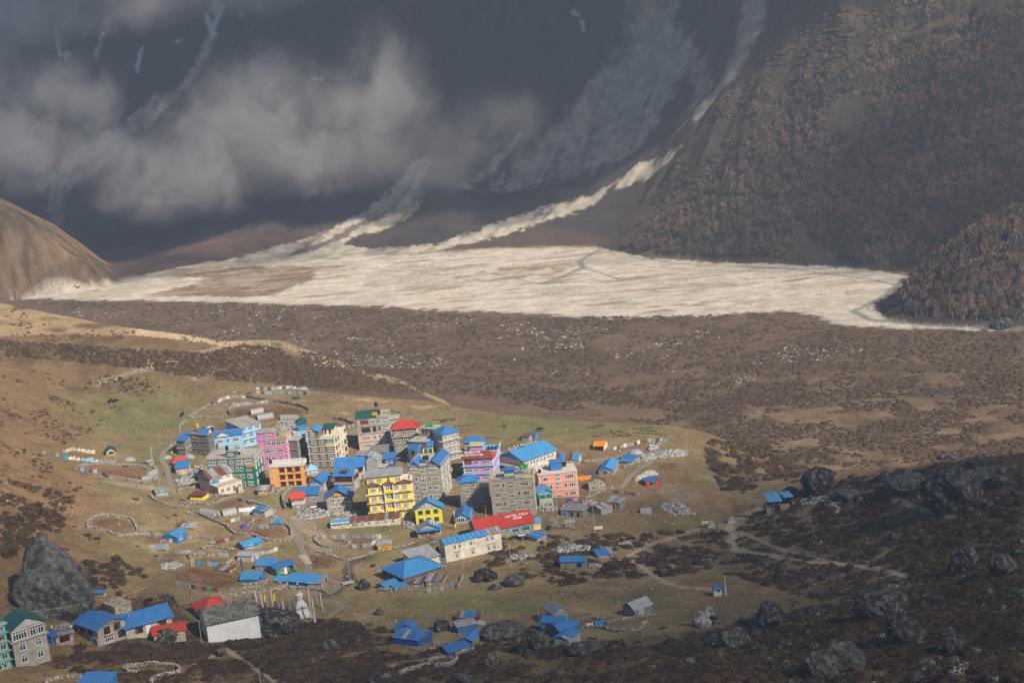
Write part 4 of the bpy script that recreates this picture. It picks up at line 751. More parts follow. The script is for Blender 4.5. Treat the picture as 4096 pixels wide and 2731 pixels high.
b = std('hotel', 'white house with red edged roof and blue canopy behind the green windowed hotel', 'hotel', 'Z2', 6.6, (1275, 688), (1150, 700), (1335, 655), 'white', 'wall'); b.roof_shed(.9, pm('blue', 'roof'), .5, x0=-b.w1 * .55); b.band(b.h, pm('maroon', 'trim'), .3, .3, x1=-b.w1 * .58); b.wins('F', 5.2, (.3, .75), 1.4, 1.6, 2, 'greenwin', gl='green'); b.wins('F', 2, (.3, .75), 1.4, 1.6, 2, 'greenwin', gl='green')
m = MB()
for x in (-b.w1, -b.w1 * .5, 0): m.box(x - .12, x + .12, -1.6, -1.36, 0, b.h)
m.box(-b.w1 - .2, .2, -1.7, 0, 3.2, 3.4); m.obj('porch', pm('yellow', 'trim'), b.o)
b = std('hotel', 'big grey hotel with two front gables and blue roof in the middle of the village', 'hotel', 'Z2', 12.2, (1375, 938), (957, 950), (1605, 864), 'concrete'); B_BIG = b; f = b.h / 4
for k in (1, 2, 3): b.band(f * k, pm('paleconc', 'conc'), .22)
b.roof_gable('y', 1.7, pm('blue', 'roof'), .6, .6, x0=-b.w1 * .44, gable=pm('grey', 'tin')); b.roof_gable('y', 1.6, pm('blue', 'roof'), .4, .5, x1=-b.w1 * .67, y1=b.w2 * .5, gable=pm('blue', 'roof')); b.band(b.h, pm('paleconc', 'conc'), .3)
for k in range(4):
    if k == 3: b.win('F', .14, f * k + 1.6, 2.5, 1.6, 5, 'white'); b.win('F', .76, f * k + 1.6, 2.7, 1.6, 5, 'white')
    else: b.win('F', .2, f * k + 1.6, .9, 1.5, 1, 'white'); b.win('F', .08, f * k + 1.6, .9, 1.5, 1, 'white'); b.win('F', .63, f * k + 1.6, .8, 1.5, 1, 'white'); b.win('F', .82, f * k + 1.6, 1.8, 1.5, 3, 'white')
    b.win('F', .43, f * k + .9, 1.7, 1.1, 3, 'white', trans=False); b.win('F', .43, f * k + 2.25, 1.7, 1.1, 3, 'white', trans=False)
    b.wins('S', f * k + 1.6, (.17, .83), 2.0 if k < 3 else 2.6, 1.5, 3 if k < 3 else 4, 'white'); b.win('S', .5, f * k + 1.6, 1.0, 1.5, 2, 'white')
b.sign('S', .92, f * 2.2, 2.0, 1.2, 'yellowsign', 'HOTEL', 'deepblue', off=.5)
b = std('guest_house', 'orchid pink guest house with red roof lettered in white', 'guest house', 'A3', 8.4, (905, 583), (270, 608), (1240, 425), 'orchid', 'wall'); B_NAM = b; f = b.h / 3
for k in (1, 2): b.band(f * k, pm('cyan', 'trim'), .55, .22)
for x0, x1, y1 in ((-b.w1 - .03, -b.w1 + .3, -.001), (-.3, 0, -.001), (.001, .05, .4)): m = MB(); m.box(x0, x1, -.05, y1, -1, b.h); m.obj('corner_strip', pm('white'), b.o)
b.roof_hip(1.9, pm('maroon', 'roof'), .7, inset=2.2, y1=5.2, mats={1: pm('redlt', 'roof')}); b.band(b.h + .1, pm('cyan', 'trim'), .45, .25, y0=6.2)
for k in range(3):
    for t, n in ((.17, 4), (.45, 2), (.77, 4)): b.win('F', t, f * k + 1.6, .6 + .45 * n, 1.6, n, 'redwin' if (k == 2 and t < .2) else 'white')
    b.win('S', .13, f * k + 1.6, 1.6, 1.5, 3); b.win('S', .34, f * k + 1.6, .8, 1.5, 1); b.wins('S', f * k + 1.6, (.58, .84), 1.9, 1.6, 4)
kk = 1.9 / 3.3; rt = link('lettering', text_mesh('NAMASTE|'.replace('|', '\n') + 'GUESTHOUSE', 1.3), pm('white', 'trim'), b.o, (-b.w1 * .70, 1.15, b.h + 1.9 * (1.15 + .7) / 3.3 + .2)); rt.rotation_euler.x = math.atan2(1.9, 3.3)
b.walls(b.wm, b.h, b.h + 2.7, -b.w1 * .86, -b.w1 * .42, 5.6, 8.6, 'upper_wall'); b.band(b.h + 2.8, pm('lightblue', 'trim'), .5, .2, -b.w1 * .86, -b.w1 * .42, 5.6, 8.6); b.sign('F', .38, b.h + 3.5, 4.4, 1.2, 'yellowsign', 'NAMASTE GUEST HOUSE', 'deepblue', off=-5.4); b.sign('S', .86, b.h + .9, 3.6, 1.0, 'yellowsign', 'NAMASTE GUEST HOUSE', 'deepblue', off=.4)
b = std('lodge', 'long cream stone lodge with a single bright blue roof', 'lodge', 'A3', 5.6, (1580, 655), (1010, 705), (2258, 408), 'cream', 'stone'); b.roof_gable('y', 2.3, pm('bluelt', 'roof'), .6, .6)
for z in (1.4, 4.2): b.wins('S', z, (.1, .42, .75, .9), 1.5, 1.5, 3, 'white'); b.wins('S', z, (.21, .3, .63), .8, 1.5, 1, 'white'); b.win('S', .53, z, 1.1, 1.5, 2, 'white')
b.wins('F', 1.4, (.5, .8), 1.8, 1.4, 4, 'white'); b.win('F', .5, 5.0, 1.0, 1.0, 2, 'white'); m = MB(); m.slab((-b.w1, -1.8, 3.0), (.4, -1.8, 3.0), (.4, -.1, 3.5), (-b.w1, -.1, 3.5), .1); m.obj('porch_roof', pm('tin', 'tin'), b.o)
b = std('hotel', 'salmon pink hotel with white floor bands and blue roof cabin', 'hotel', 'Z3', (1075, 893), (1042, 592), (597, 648), (1060, 575), 'salmon', 'wall', dims=(None, 8.5)); B_SAL = b; f = b.h / 3; pk = pm('peach')
for k in (1, 2, 3): b.band(f * k, pk, .25, .25)
for x0, x1 in ((-b.w1 - .05, -b.w1 + .4), (-.45, .06)): m = MB(); m.box(x0, x1, -.06, -.002, -1, b.h); m.obj('corner_strip', pk, b.o)
for k in range(3): b.win('F', .50, f * k + .95, 1.7, .9, 3, trans=False); b.win('F', .86 if k < 2 else .80, f * k + 1.55, 1.9 if k < 2 else 2.9, 1.6, 3 if k < 2 else 4, 'white'); b.win('F', .18, f * k + 1.55, 1.6, 1.5, 2, 'white')
for k in (1, 2): b.win('F', .50, f * k + 2.25, 1.7, .9, 3, trans=False)
b.win('F', .69, 1.55, .9, 1.5, 2); b.win('F', .69, f + 1.55, .8, 1.5, 1); b.win('F', .31, f + 1.55, .8, 1.5, 1)
b.walls(pm('blue', 'roof'), b.h, b.h + 2.7, -b.w1 * .64, -b.w1 * .35, 2.4, 5.6, 'roof_cabin'); b.roof_shed(.35, pm('blue', 'roof'), .2, z=b.h + 2.7, x0=-b.w1 * .64, x1=-b.w1 * .35, y0=2.4, y1=5.6)
b = std('hotel', 'four storey unpainted grey hotel with blue roof cabin and yellow signs', 'hotel', 'Z3', (575, 1118), (556, 672), (25, 714), (596, 640), 'concrete', dims=(None, 9)); B_FOUR = b; f = b.h / 4
for k in (1, 2, 3): b.band(f * k, pm('concrete', 'conc'), .15, .14)
b.band(b.h, pm('paleconc', 'conc'), .2, .2); b.rail(b.h + .1, .7, pm('paleconc', 'conc'), sides='FSLB', step=.8)
for k in range(4):
    b.win('F', .16, f * k + 1.6, 1.9, 1.6, 3, 'cream'); b.win('F', .31, f * k + 1.6, .75, 1.6, 1, 'cream'); b.win('F', .49, f * k + .85, 1.8, .95, 3, 'cream', trans=False); b.win('F', .49, f * k + 2.2, 1.8, .95, 3, 'cream', trans=False)
    if k == 3: b.win('F', .76, f * k + 1.6, 3.6, 1.6, 6, 'cream')
    else: b.win('F', .66, f * k + 1.6, .75, 1.6, 1, 'cream'); b.win('F', .82, f * k + 1.6, 2.0, 1.6, 3, 'cream')
    b.wins('S', f * k + 1.6, (.25, .5, .75), 1.4, 1.5, 3, 'cream')
b.walls(pm('blue', 'roof'), b.h, b.h + 3.1, -b.w1 * .66, -b.w1 * .42, .3, 3.2, 'roof_cabin'); b.roof_hip(.7, pm('blue', 'roof'), .3, .08, b.h + 3.1, None, -b.w1 * .66, -b.w1 * .42, .3, 3.2); b.sign('F', .46, b.h + 1.5, 3.0, .7, 'yellowsign', 'HOTEL MOUNTAIN VIEW', 'deepblue', off=-.2); b.sign('F', .9, b.h + .5, 2.8, .7, 'yellowsign', 'HOTEL MOUNTAIN VIEW', 'deepblue', off=.25)
b = std('hotel', 'bright yellow hotel with white eaves and red edged little gables', 'hotel', 'Z4', (1076, 512), (1048, 172), (634, 218), (1092, 128), 'yellow', 'wall'); B_YEL = b; f = b.h / 4; wp = pm('peach', 'trim'); xu = -b.w1 * .2
b.walls(b.wm, b.h, b.h + 2.7, None, xu, .1, b.w2 * .8, 'upper_wall'); b.roof_shed(.8, pm('tinlt', 'tin'), .7, z=b.h + 2.7, x1=xu, y0=.1, y1=b.w2 * .8); b.parapet(b.h + .1, .6, pm('cream'), x0=xu)
for k in range(1, 5):
    b.band(f * k, wp, .75, .16); m = MB()
    for t, wd in (((.12, 2.2), (.48, 1.8), (.85, 2.6)) if k % 2 == 0 else ((.48, 1.6), (.84, 1.8)) if k == 3 else ((.13, 2.2), (.82, 2.4))):
        x = -b.w1 * (1 - t); z = f * k + .09; A, Bp, C = (x - wd, -.95, z), (x + wd, -.95, z), (x, -.95, z + .75); m.quad([A, Bp, C], 1); m.slab((x - wd - .2, -1.1, z), (x, -1.1, z + .85), (x, .0, z + .85), (x - wd - .2, .0, z), .1); m.slab((x, -1.1, z + .85), (x + wd + .2, -1.1, z), (x + wd + .2, .0, z), (x, .0, z + .85), .1)
    m.obj('pediment', [pm('maroon', 'trim') if k == 4 else pm('pinklt', 'trim'), b.wm if k < 4 else pm('brown', 'trim')], b.o)
for k in range(4):
    m = MB(); m.box(-b.w1 * .635, -b.w1 * .405, -.9, -.002, f * k + .1, f * k + 1.0); m.box(-b.w1 * .635, -b.w1 * .61, -.9, -.002, f * k + 1.0, f * k + f - .1, 1); m.box(-b.w1 * .43, -b.w1 * .405, -.9, -.002, f * k + 1.0, f * k + f - .1, 1); m.obj('balcony', [b.wm, wp], b.o)
    for t, n in ((.12, 3), (.31, 3), (.66, 3), (.85, 3)): b.win('F', t, f * k + 1.5, 1.75, 1.55, n, 'white', rows=2)
    b.win('F', .48, f * k + 1.4, 2.0, 1.9, 3, 'white', rows=2); b.wins('S', f * k + 1.5, (.3, .7), 1.4, 1.5, 2, 'white')
for t in (.10, .29, .72): b.win('F', t, b.h + 1.35, 1.7, 1.5, 3, 'white', -.1, rows=2)
b.win('F', .5, b.h + 1.2, 1.0, 2.0, 1, 'white', -.1)
b = std('house', 'small yellow house with green windows and two tone blue gabled roof', 'house', 'Z4', (1347, 562), (1335, 415), (1080, 442), (1390, 375), 'yellow', 'wall'); b.roof_gable('y', 2.6, [pm('blue', 'roof'), pm('bluelt', 'roof')], .8, .6, gable=pm('tinlt', 'tin')); f = b.h / 2  # sunlit right slope put into the roof colour as a lighter blue
for k in (0, 1): b.wins('F', f * k + 1.5, (.2, .48, .78), 1.5, 1.3, 3, 'greenwin', trans=False); b.wins('S', f * k + 1.5, (.15, .38, .62, .85), 1.3, 1.4, 2, 'greenwin')
b.win('F', .5, b.h + .9, 1.5, .8, 3, 'white', trans=False)
b = std('bakery', 'stone bakery with white words painted on its blue and tin roof', 'bakery', 'Z4', (1326, 690), (1325, 607), (1103, 634), (1415, 553), 'stonewall', 'stone'); b.roof_gable('y', 1.7, [pm('tin', 'tin'), pm('bluelt', 'roof')], .5, .6, gable=pm('tinlt', 'tin'))
m = MB(); m.slab((-b.w1 - .4, -1.2, b.h - .35), (.5, -1.2, b.h - .35), (.5, -.07, b.h + .02), (-b.w1 - .4, -.07, b.h + .02), .08); m.obj('porch_roof', pm('blue', 'roof'), b.o); b.wins('F', 1.5, (.28, .67), 1.6, 1.3, 3, 'redwin'); b.wins('S', 1.6, (.2, .4, .6, .8), 1.0, 1.3, 2, 'white')
a = math.atan2(1.7, b.w1 / 2); rt = link('lettering', text_mesh("DORJE'S\nBAKERY\nCAFE", 1.05), pm('white', 'trim'), b.o, (-b.w1 * .25 + .1, b.w2 * .5, b.h + 1.7 * .5 + .26)); rt.rotation_euler = Matrix(((0, -math.cos(a), math.sin(a)), (1, 0, 0), (0, math.sin(a), math.cos(a)))).to_euler()
m_ = rt.rotation_euler.to_matrix(); rt.rotation_euler = Matrix(((0, -math.cos(a), math.sin(a)), (1, 0, 0), (0, math.sin(a), math.cos(a)))).to_euler()
b = std('house', 'stone house with wide blue gabled roof and orange sign under the ridge', 'house', 'B1', (1062, 1255), (1052, 872), (432, 932), (1178, 812), 'stonewall', 'stone'); b.roof_gable('y', 2.4, pm('blue', 'roof'), .9, 1.2, gable=pm('grey', 'tin')); f = b.h / 2; b.sign('F', .47, b.h + .75, 2.5, 1.1, 'orangesign', 'HOTEL DREAM|', 'maroon', off=.4)
for k in (0, 1): b.wins('F', f * k + 1.6, (.23, .81), 1.9, 1.5, 3, 'white'); b.win('F', .52, f * k + 1.6, 1.3, 1.4, 2, 'white')
b = std('house', 'grey house with glazed brown verandah under a patched blue roof', 'house', 'B1', 5.8, (1057, 412), (612, 420), (1262, 338), 'concrete'); b.roof_gable('x', 1.9, pm('blue', 'roof'), .5, .4, gable=pm('paleconc', 'conc')); b.band(2.8, pm('paleconc', 'conc'), .4)
b.win('F', .22, 4.5, 2.3, 1.6, 5, 'brownwin', gl='brown'); b.win('F', .5, 4.5, 1.2, 1.6, 2, 'brownwin', gl='brown'); b.win('F', .79, 4.5, 2.4, 1.6, 4, 'brownwin', gl='brown'); b.win('S', .5, 4.5, b.w2 * .8, 1.4, 7, 'brownwin', gl='green'); b.win('S', .45, 1.5, 1.3, 1.3, 3, 'white'); m = MB(); m.slab((-b.w1 * .6, -.1, 7.2), (-b.w1 * .2, -.1, 7.2), (-b.w1 * .2, 1.4, 7.7), (-b.w1 * .6, 1.4, 7.7), .03); m.obj('roof_patch', pm('rust', 'tin'), b.o)
b = std('house', 'long low house with brown doors under a wide sloping blue roof', 'house', 'B1', 5.0, (1300, 178), (652, 205), (1420, 100), 'cream', 'wall'); b.roof_gable('x', 2.4, pm('blue', 'roof'), .6, .6); b.wins('F', 3.6, (.12, .38, .9), 1.7, 1.8, 3, 'brownwin', gl='brown'); b.win('F', .64, 3.6, 1.2, 1.8, 2, 'white')
b = std('house', 'blue roofed house with pale blue gable beside a black barrel', 'house', 'B1', 3.4, (352, 592), (40, 600), (625, 478), 'paleconc'); b.roof_gable('y', 1.7, pm('blue', 'roof'), .5, .5, gable=pm('bluelt', 'roof')); b.sign('F', .85, 2.6, 1.6, .8, 'orangesign'); b.wins('S', 1.6, (.2, .5), 1.2, 1.6, 2, 'white')
b = std('house', 'grey house with plain blue roof behind the red roofed booth', 'house', 'Z1', 3.9, (1757, 1290), (1530, 1302), (1828, 1228), 'grey'); b.roof_gable('x', 1.6, pm('blue', 'roof'), .5, .3, gable=pm('lightblue', 'roof')); b.win('F', .77, 2.2, 2.0, 1.6, 3, 'white')
b = std('booth', 'narrow booth with bright red roof and white glazed upper floor', 'house', 'Z1', (1624, 1440), (1619, 1325), (1477, 1342), (1690, 1290), 'grey'); b.roof_gable('x', 1.3, pm('redlt', 'roof'), .5, .5); m = MB(); m.box(-b.w1 - .04, .04, -.05, b.w2 * .9, b.h * .42, b.h * .62); m.obj('sign_board', pm('white'), b.o); b.win('F', .5, b.h * .8, b.w1 * .94, b.h * .34, 7, 'white', .03, trans=False); b.win('S', .5, b.h * .8, b.w2 * .9, b.h * .34, 4, 'white', .03, trans=False); b.win('F', .45, b.h * .2, 1.0, .7, 2, 'white', trans=False); t = link('lettering', text_mesh('TEA HOUSE', .5), pm('maroon', 'trim'), b.o, (-b.w1 / 2, -.07, b.h * .52)); t.rotation_euler.x = math.pi / 2
b = std('hotel', 'orange hotel with brown windows and white balustrade on its flat roof', 'hotel', 'Z1', (1626, 1210), (1603, 992), (1237, 1016), (1650, 955), 'orange', 'wall'); B_ORA = b; f = b.h / 3; b.band(b.h, pm('cream'), .3, .22); b.rail(b.h + .1, .75, pm('white', 'trim'), step=.42, r=.1)
for k in range(3):
    b.win('F', .08, f * k + 1.3, .9, .7, 2, 'white', trans=False); b.wins('S', f * k + 1.3, (.3, .75), 1.0, 1.3, 1, 'brownwin', gl='brown')
    for t in (.38, .61, .83):
        b.win('F', t, f * k + 1.25, 1.8, 1.3, 3, 'brownwin', trans=False, gl='brown'); m = MB(); m.box(-b.w1 * (1 - t) - 1.1, -b.w1 * (1 - t) + 1.1, -.35, -.001, f * k + 2.05, f * k + 2.16); m.obj('window_canopy', pm('maroon', 'trim'), b.o)
b.sign('F', .72, b.h - 1.2, 1.1, 1.7, 'gold', off=.25)
b = std('pavilion', 'round glazed peach pavilion with light blue tent roof beside orange hotel', 'pavilion', 'A2', 4.6, (1505, 1232), (1295, 1268), (1540, 1190), 'peach', 'wall', dims=(None, 4.2)); b.roof_hip(1.7, pm('skyblue', 'roof'), .5, inset=2.0); b.wins('F', 3.4, (.3, .7), 1.3, 1.6, 3, 'white'); b.wins('S', 3.4, (.3, .7), 1.5, 1.6, 3, 'white')
b = std('house', 'low orange annex with flat roof below the peach pavilion', 'house', 'A2', 3.2, (1500, 1392), (1322, 1420), (1722, 1298), 'orange', 'wall'); b.band(b.h, pm('concrete', 'conc'), .3, .18); b.wins('S', 1.8, (.55,), 1.5, 1.3, 3, 'brownwin', gl='brown')
b = std('hotel', 'dark green hotel with long bands of white framed windows', 'hotel', 'Z1', (1116, 1218), (1086, 908), (587, 932), (1202, 848), 'green', 'wall'); B_GRN = b; f = b.h / 4; gc = pm('paleconc', 'conc')
b.band(f * 3, gc, .35, .18); b.band(b.h, gc, .45, .22); b.rail(b.h + .1, .8, gc, step=1.1)
for t, w, n in ((.11, 2.9, 5), (.33, 3.2, 6), (.53, 1.7, 3), (.70, 2.6, 5), (.89, 2.9, 6)): b.win('F', t, f * 3 + 1.4, w, 1.7 if n > 3 else 1.2, n, 'white', trans=n > 3)
for z, L in ((f * 2 + 1.4, ((.10, 3), (.25, 1), (.35, 2), (.51, 3), (.64, 1), (.73, 1), (.88, 3))), (f + 1.4, ((.10, 3), (.25, 1), (.38, 2), (.54, 3), (.66, 1), (.74, 1), (.89, 3))), (1.4, ((.3, 2), (.75, 1), (.89, 3)))):
    for t, n in L: b.win('F', t, z, .55 + .45 * n, 1.5, n, 'white', sill=False)
b.wins('S', f * 3 + 1.4, (.26, .74), b.w2 * .42, 1.7, 5, 'white')
for k in range(3): b.wins('S', f * k + 1.4, (.2, .8), 1.5, 1.5, 3, 'white'); b.win('S', .5, f * k + 1.4, 1.0, 1.5, 2, 'white')
b.sign('F', .93, f * 3 - .1, 2.6, 1.25, 'orangesign', 'HOTEL|LODGE', 'maroon', off=.42); b.walls(b.wm, b.h, b.h + 2.4, -b.w1 * .57, -b.w1 * .37, .6, 3.4, 'roof_cabin'); b.win('F', .52, b.h + 1.4, 1.7, .9, 3, 'white', -.6, trans=False); b.band(b.h + 2.45, gc, .25, .15, -b.w1 * .57, -b.w1 * .37, .6, 3.4)
b = std('lodge', 'cream lodge with rusty tin roof, glazed upper floor and outside stair', 'lodge', 'B2', (641, 620), (640, 458), (205, 485), (1062, 330), 'peach', 'wall'); B_CRM = b; xu = -b.w1 * .37; b.walls(b.wm, b.h, b.h + 2.4, None, xu, 0.05, b.w2 * .92, 'upper_wall'); b.band(b.h, pm('cream'), .25, .2)
b.roof_gable('y', 1.7, pm('tin', 'tin'), .6, .6, z=b.h + 2.4, x1=xu, y0=.05, y1=b.w2 * .92, gable=pm('tin', 'tin'), panels=dict(w=1.3, cols=['tin', 'tin', 'tinlt', 'rust'], sides=[1], seed=5))
window(b.o, (-b.w1 * .68, 0.0, b.h + 1.35), 0, b.w1 * .55, 1.5, 8, 'white'); window(b.o, (xu + .03, b.w2 * .28, b.h + 1.4), math.pi / 2, b.w2 * .5, 1.3, 9, 'white', trans=False); window(b.o, (xu + .03, b.w2 * .75, b.h + 1.4), math.pi / 2, 1.7, 1.4, 3, 'white')
b.rail(b.h + .1, .8, pm('concrete', 'conc'), x0=xu + .3, step=.5, sides='SB'); b.win('F', .76, 1.5, 1.5, 1.4, 2, 'cream', gl='green'); b.wins('S', 1.5, (.17, .42, .88), 1.4, 1.4, 2, 'cream', gl='green'); b.door('S', .66, 1.0, 2.1, pm('brown'))
m = MB()
for k in range(7): m.box(.5, 1.6, b.w2 * .66 + .6 + k * .32, b.w2 * .66 + .92 + k * .32, -1, 1.6 - k * .25)
m.obj('stair', pm('paleconc', 'conc'), b.o)
# ------------------------------------------------------------------ lesser houses round the lodges
GH = 'low houses below the lodges'; GS = 'blue and tin sheds scattered on the slopes'
b = std('house', 'long low stone house with rusty sheet roof, blue at its left end', 'house', 'Z4', (945, 582), (937, 514), (285, 574), (968, 490), 'cream', 'stone', GH, dims=(None, 4.6)); xs = -b.w1 * .715
b.roof_gable('x', .9, pm('rust', 'tin'), .35, .1, x0=xs, gable=pm('cream', 'stone'), panels=dict(w=1.25, cols=['rust', 'rust', 'rust', 'rust', 'tin', 'blue'], seed=8)); b.roof_gable('x', .7, pm('bluelt', 'roof'), .35, .1, x1=xs - .1, z=b.h - .3, gable=pm('cream', 'stone'))
for t in (.56, .68, .79, .905): b.win('F', t, 1.6, 1.2, 1.3, 2, 'white')
b.win('F', .46, 1.4, 1.3, 1.8, 3, 'white', trans=False); b.win('F', .355, 1.4, 2.2, 1.8, 6, 'cream', trans=False, gl='brown')
b = std('hotel', 'long stone hotel under a red roof painted with white letters', 'hotel', 'Z4', 3.2, (1668, 652), (1500, 655), (2196, 552), 'stonewall', 'stone', GH); B_YALA = b
b.roof_gable('y', 2.6, pm('red', 'roof'), .5, .5, gable=pm('deepblue', 'roof')); b.win('S', .53, 1.7, 1.4, 1.4, 2, 'cyan'); b.win('S', .67, 1.7, 2.1, 1.5, 3, 'cyan'); b.win('S', .86, 1.7, 2.3, 1.5, 3, 'cyan')
a = math.atan2(2.6, b.w1 / 2); rt = link('lettering', text_mesh('HOTEL YALA\nPEAK', 1.25), pm('white', 'trim'), b.o, (-b.w1 * .25 - .3, b.w2 * .76, b.h + 2.6 * .5 + .36)); rt.rotation_euler = Matrix(((0, -math.cos(a), math.sin(a)), (1, 0, 0), (0, math.sin(a), math.cos(a)))).to_euler()
b = std('house', 'long cream two storey house with narrow blue and tin roof', 'house', 'Z4', (1377, 938), (1353, 768), (1308, 748), (1889, 643), 'cream', 'conc', GH, dims=(4.6, None), sink=2.5); b.roof_gable('y', .9, pm('bluelt', 'roof'), .5, .2, panels=dict(w=1.6, seq=['bluelt'] * 8 + ['tin'] * 3, cols=['bluelt']), gable=pm('tin', 'tin')); f = b.h / 2
b.wins('S', f + 1.5, (.17, .26, .455, .745, .84), 1.15, 1.6, 2, 'white'); b.wins('S', 1.5, (.195, .475, .765, .86), 1.15, 1.6, 2, 'white'); b.door('S', .29, 1.1, 2.1, pm('white'))
for t in (.195, .475, .765, .86): m = MB(); m.box(0, .18, b.w2 * t - .9, b.w2 * t + .9, 2.5, 2.62); m.obj('lintel', pm('brown', 'trim'), b.o)
b = std('house', 'low house under a very wide two tone blue hipped roof', 'house', 'A4', 2.5, (455, 775), (30, 690), (1035, 660), 'brown', 'conc', GH, sink=3, split=True); b.roof_hip(2.1, pm('bluelt', 'roof'), .7, inset=5.0, mats={0: pm('blue', 'roof')}); b.wins('F', 1.3, (.15, .4, .65), 1.3, 1.4, 2, 'brownwin', gl='brown')
b = std('house', 'long tin roofed row with ochre wall joining the cream house', 'house', 'A4', 2.4, (607, 560), (420, 520), (928, 470), 'cream', 'wall', GH); b.roof_shed(1.2, pm('tin', 'tin'), .5, toward='S', panels=None)
b = std('shed', 'low stone shed with rust striped roof beside the wide blue roof', 'shed', 'A4', (703, 885), (700, 845), (470, 848), (742, 780), 'grey', 'conc', GH); b.roof_shed(.3, pm('rust', 'tin'), .3, panels=dict(w=1.0, seq=['rust', 'rust', 'tin', 'rust', 'tin', 'rust', 'tin', 'rust', 'rust'], cols=['rust']))
b = std('shed', 'stone shed with tin and rust striped roof above the walled yard', 'shed', 'A4', (978, 862), (975, 815), (745, 818), (1035, 728), 'stonewall', 'stone', GH); b.roof_shed(.3, pm('tin', 'tin'), .3, panels=dict(w=1.0, seq=['tin', 'tinlt', 'tin', 'rust', 'tin', 'rust', 'tin', 'rust', 'tinlt'], cols=['tin']))
b = std('shed', 'low lean-to with pale blue roof left of the rust roofed shed', 'shed', 'A4', 1.0, (205, 905), (85, 855), (390, 835), 'stonewall', 'stone', GH); b.roof_gable('y', .7, pm('bluelt', 'roof'), .2, .2)
b = std('shed', 'small bright blue lean-to roof in front of the rust roofed shed', 'shed', 'A4', 1.0, (330, 915), (275, 905), (500, 868), 'stonewall', 'stone', GH); b.roof_shed(.3, pm('bluelt', 'roof'), .3, toward='S')
b = std('house', 'mint green cafe with dark glazed upper floor beside the salmon hotel', 'house', 'Z3', (776, 1016), (766, 842), (602, 866), (800, 812), 'mint', 'wall', GH, dims=(None, 6)); b.roof_gable('y', 1.5, [pm('skyblue', 'roof'), pm('bluelt', 'roof')], .4, .4, gable=pm('cyan', 'roof')); f = b.h / 2; b.win('F', .5, f + 1.35, b.w1 * .92, 1.6, 7, 'lightblue', trans=False); b.win('F', .14, 1.2, 1.0, 1.5, 1); b.win('F', .62, 1.2, 2.6, 1.5, 3); b.sign('F', .42, f + .1, b.w1 * .75, .75, 'yellowsign', 'BAKERY  COFFEE', 'maroon', off=.2)
b = std('house', 'grey stepped house with white edged blue tent roof', 'house', 'Z2', (2052, 1500), (2038, 1222), (1640, 1262), (2075, 1190), 'grey', 'conc', GH, dims=(None, 8)); b.band(b.h, pm('concrete', 'conc'), .2); f = b.h / 3
b.walls(b.wm, b.h, b.h + 2.2, None, -b.w1 * .38, .1, b.w2 * .7, 'upper_wall'); b.roof_hip(1.7, pm('blue', 'roof'), .6, .08, b.h + 2.2, None, None, -b.w1 * .38, .1, b.w2 * .7); b.win('F', .22, b.h + 1.2, 1.7, 1.4, 3, 'cream', -.1); b.win('F', .5, b.h + 1.2, .8, 1.4, 1, 'cream', -.1)
for k in range(3): b.win('F', .27, f * k + 1.5, 1.7, 1.4, 3, 'cream'); b.win('F', .52, f * k + 1.5, .8, 1.4, 1, 'cream'); b.win('F', .8, f * k + 1.5, 1.9, 1.5, 3, 'cream')
for k in (1, 2): b.band(f * k, pm('grey', 'conc'), .15, .15)
b = std('shed', 'narrow green shack with blue roof in front of the stepped grey house', 'shed', 'Z2', (1762, 1492), (1766, 1372), (1640, 1398), (1800, 1350), 'tankgreen', 'wall', GH); b.roof_hip(.8, pm('blue', 'roof'), .35); b.win('F', .6, b.h * .6, 1.0, 1.0, 2, 'mint', trans=False)
b = std('house', 'small glazed house with blue roof between yellow house and grey hotel', 'house', 'Z4', (1605, 578), (1600, 516), (1457, 526), (1688, 448), 'stonewall', 'stone', GH); b.roof_gable('y', 1.5, pm('blue', 'roof'), .5, .5, gable=pm('lightblue', 'roof')); b.win('F', .5, 1.6, b.w1 * .85, 1.4, 6, 'white', trans=False); b.win('S', .5, 1.6, b.w2 * .85, 1.4, 5, 'white', trans=False)
b = std('kiosk', 'small blue roofed green kiosk with yellow posters at the red hotel end', 'kiosk', 'Z3', (632, 1278), (625, 1178), (540, 1192), (650, 1150), 'mint', 'wall', GH); b.roof_gable('x', .9, pm('bluelt', 'roof'), .3, .3); b.win('F', .5, b.h * .72, b.w1 * .9, .9, 5, 'white', trans=False); m = MB(); m.box(-b.w1 + .1, -.1, -.06, -.004, .6, 1.5); m.obj('poster', pm('yellowsign', 'trim'), b.o); m = MB(); m.box(-b.w1 + .1, -.1, -.06, -.004, .0, .58); m.obj('poster', pm('white', 'trim'), b.o)
b = std('house', 'red roofed dining house with a row of white windows by the path', 'house', 'Z1', (407, 996), (403, 938), (240, 968), (480, 885), 'redlt', 'wall', GH); b.roof_hip(1.5, pm('redlt', 'roof'), .6); b.win('F', .5, b.h * .55, b.w1 * .95, b.h * .6, 9, 'white', .03, trans=False); b.win('S', .4, b.h * .55, b.w2 * .6, b.h * .6, 5, 'white', .03, trans=False)
b = std('house', 'low grey house with tilted blue roof below the red dining house', 'house', 'Z1', (412, 1088), (405, 1008), (265, 1025), (492, 950), 'concrete', 'conc', GH); b.roof_gable('x', 1.0, pm('blue', 'roof'), .5, .3); b.door('S', .4, 1.0, 2.0, pm('brown'))
b = std('pavilion', 'open yellow tea pavilion with dark red tent roof', 'pavilion', 'B2', (352, 714), (350, 602), (92, 605), (448, 552), 'yellow', 'wall', GH)
bpy.data.objects.remove(b.o.children[0]); b.parapet(0, 1.1, pm('yellow'), .15, name='low_wall')
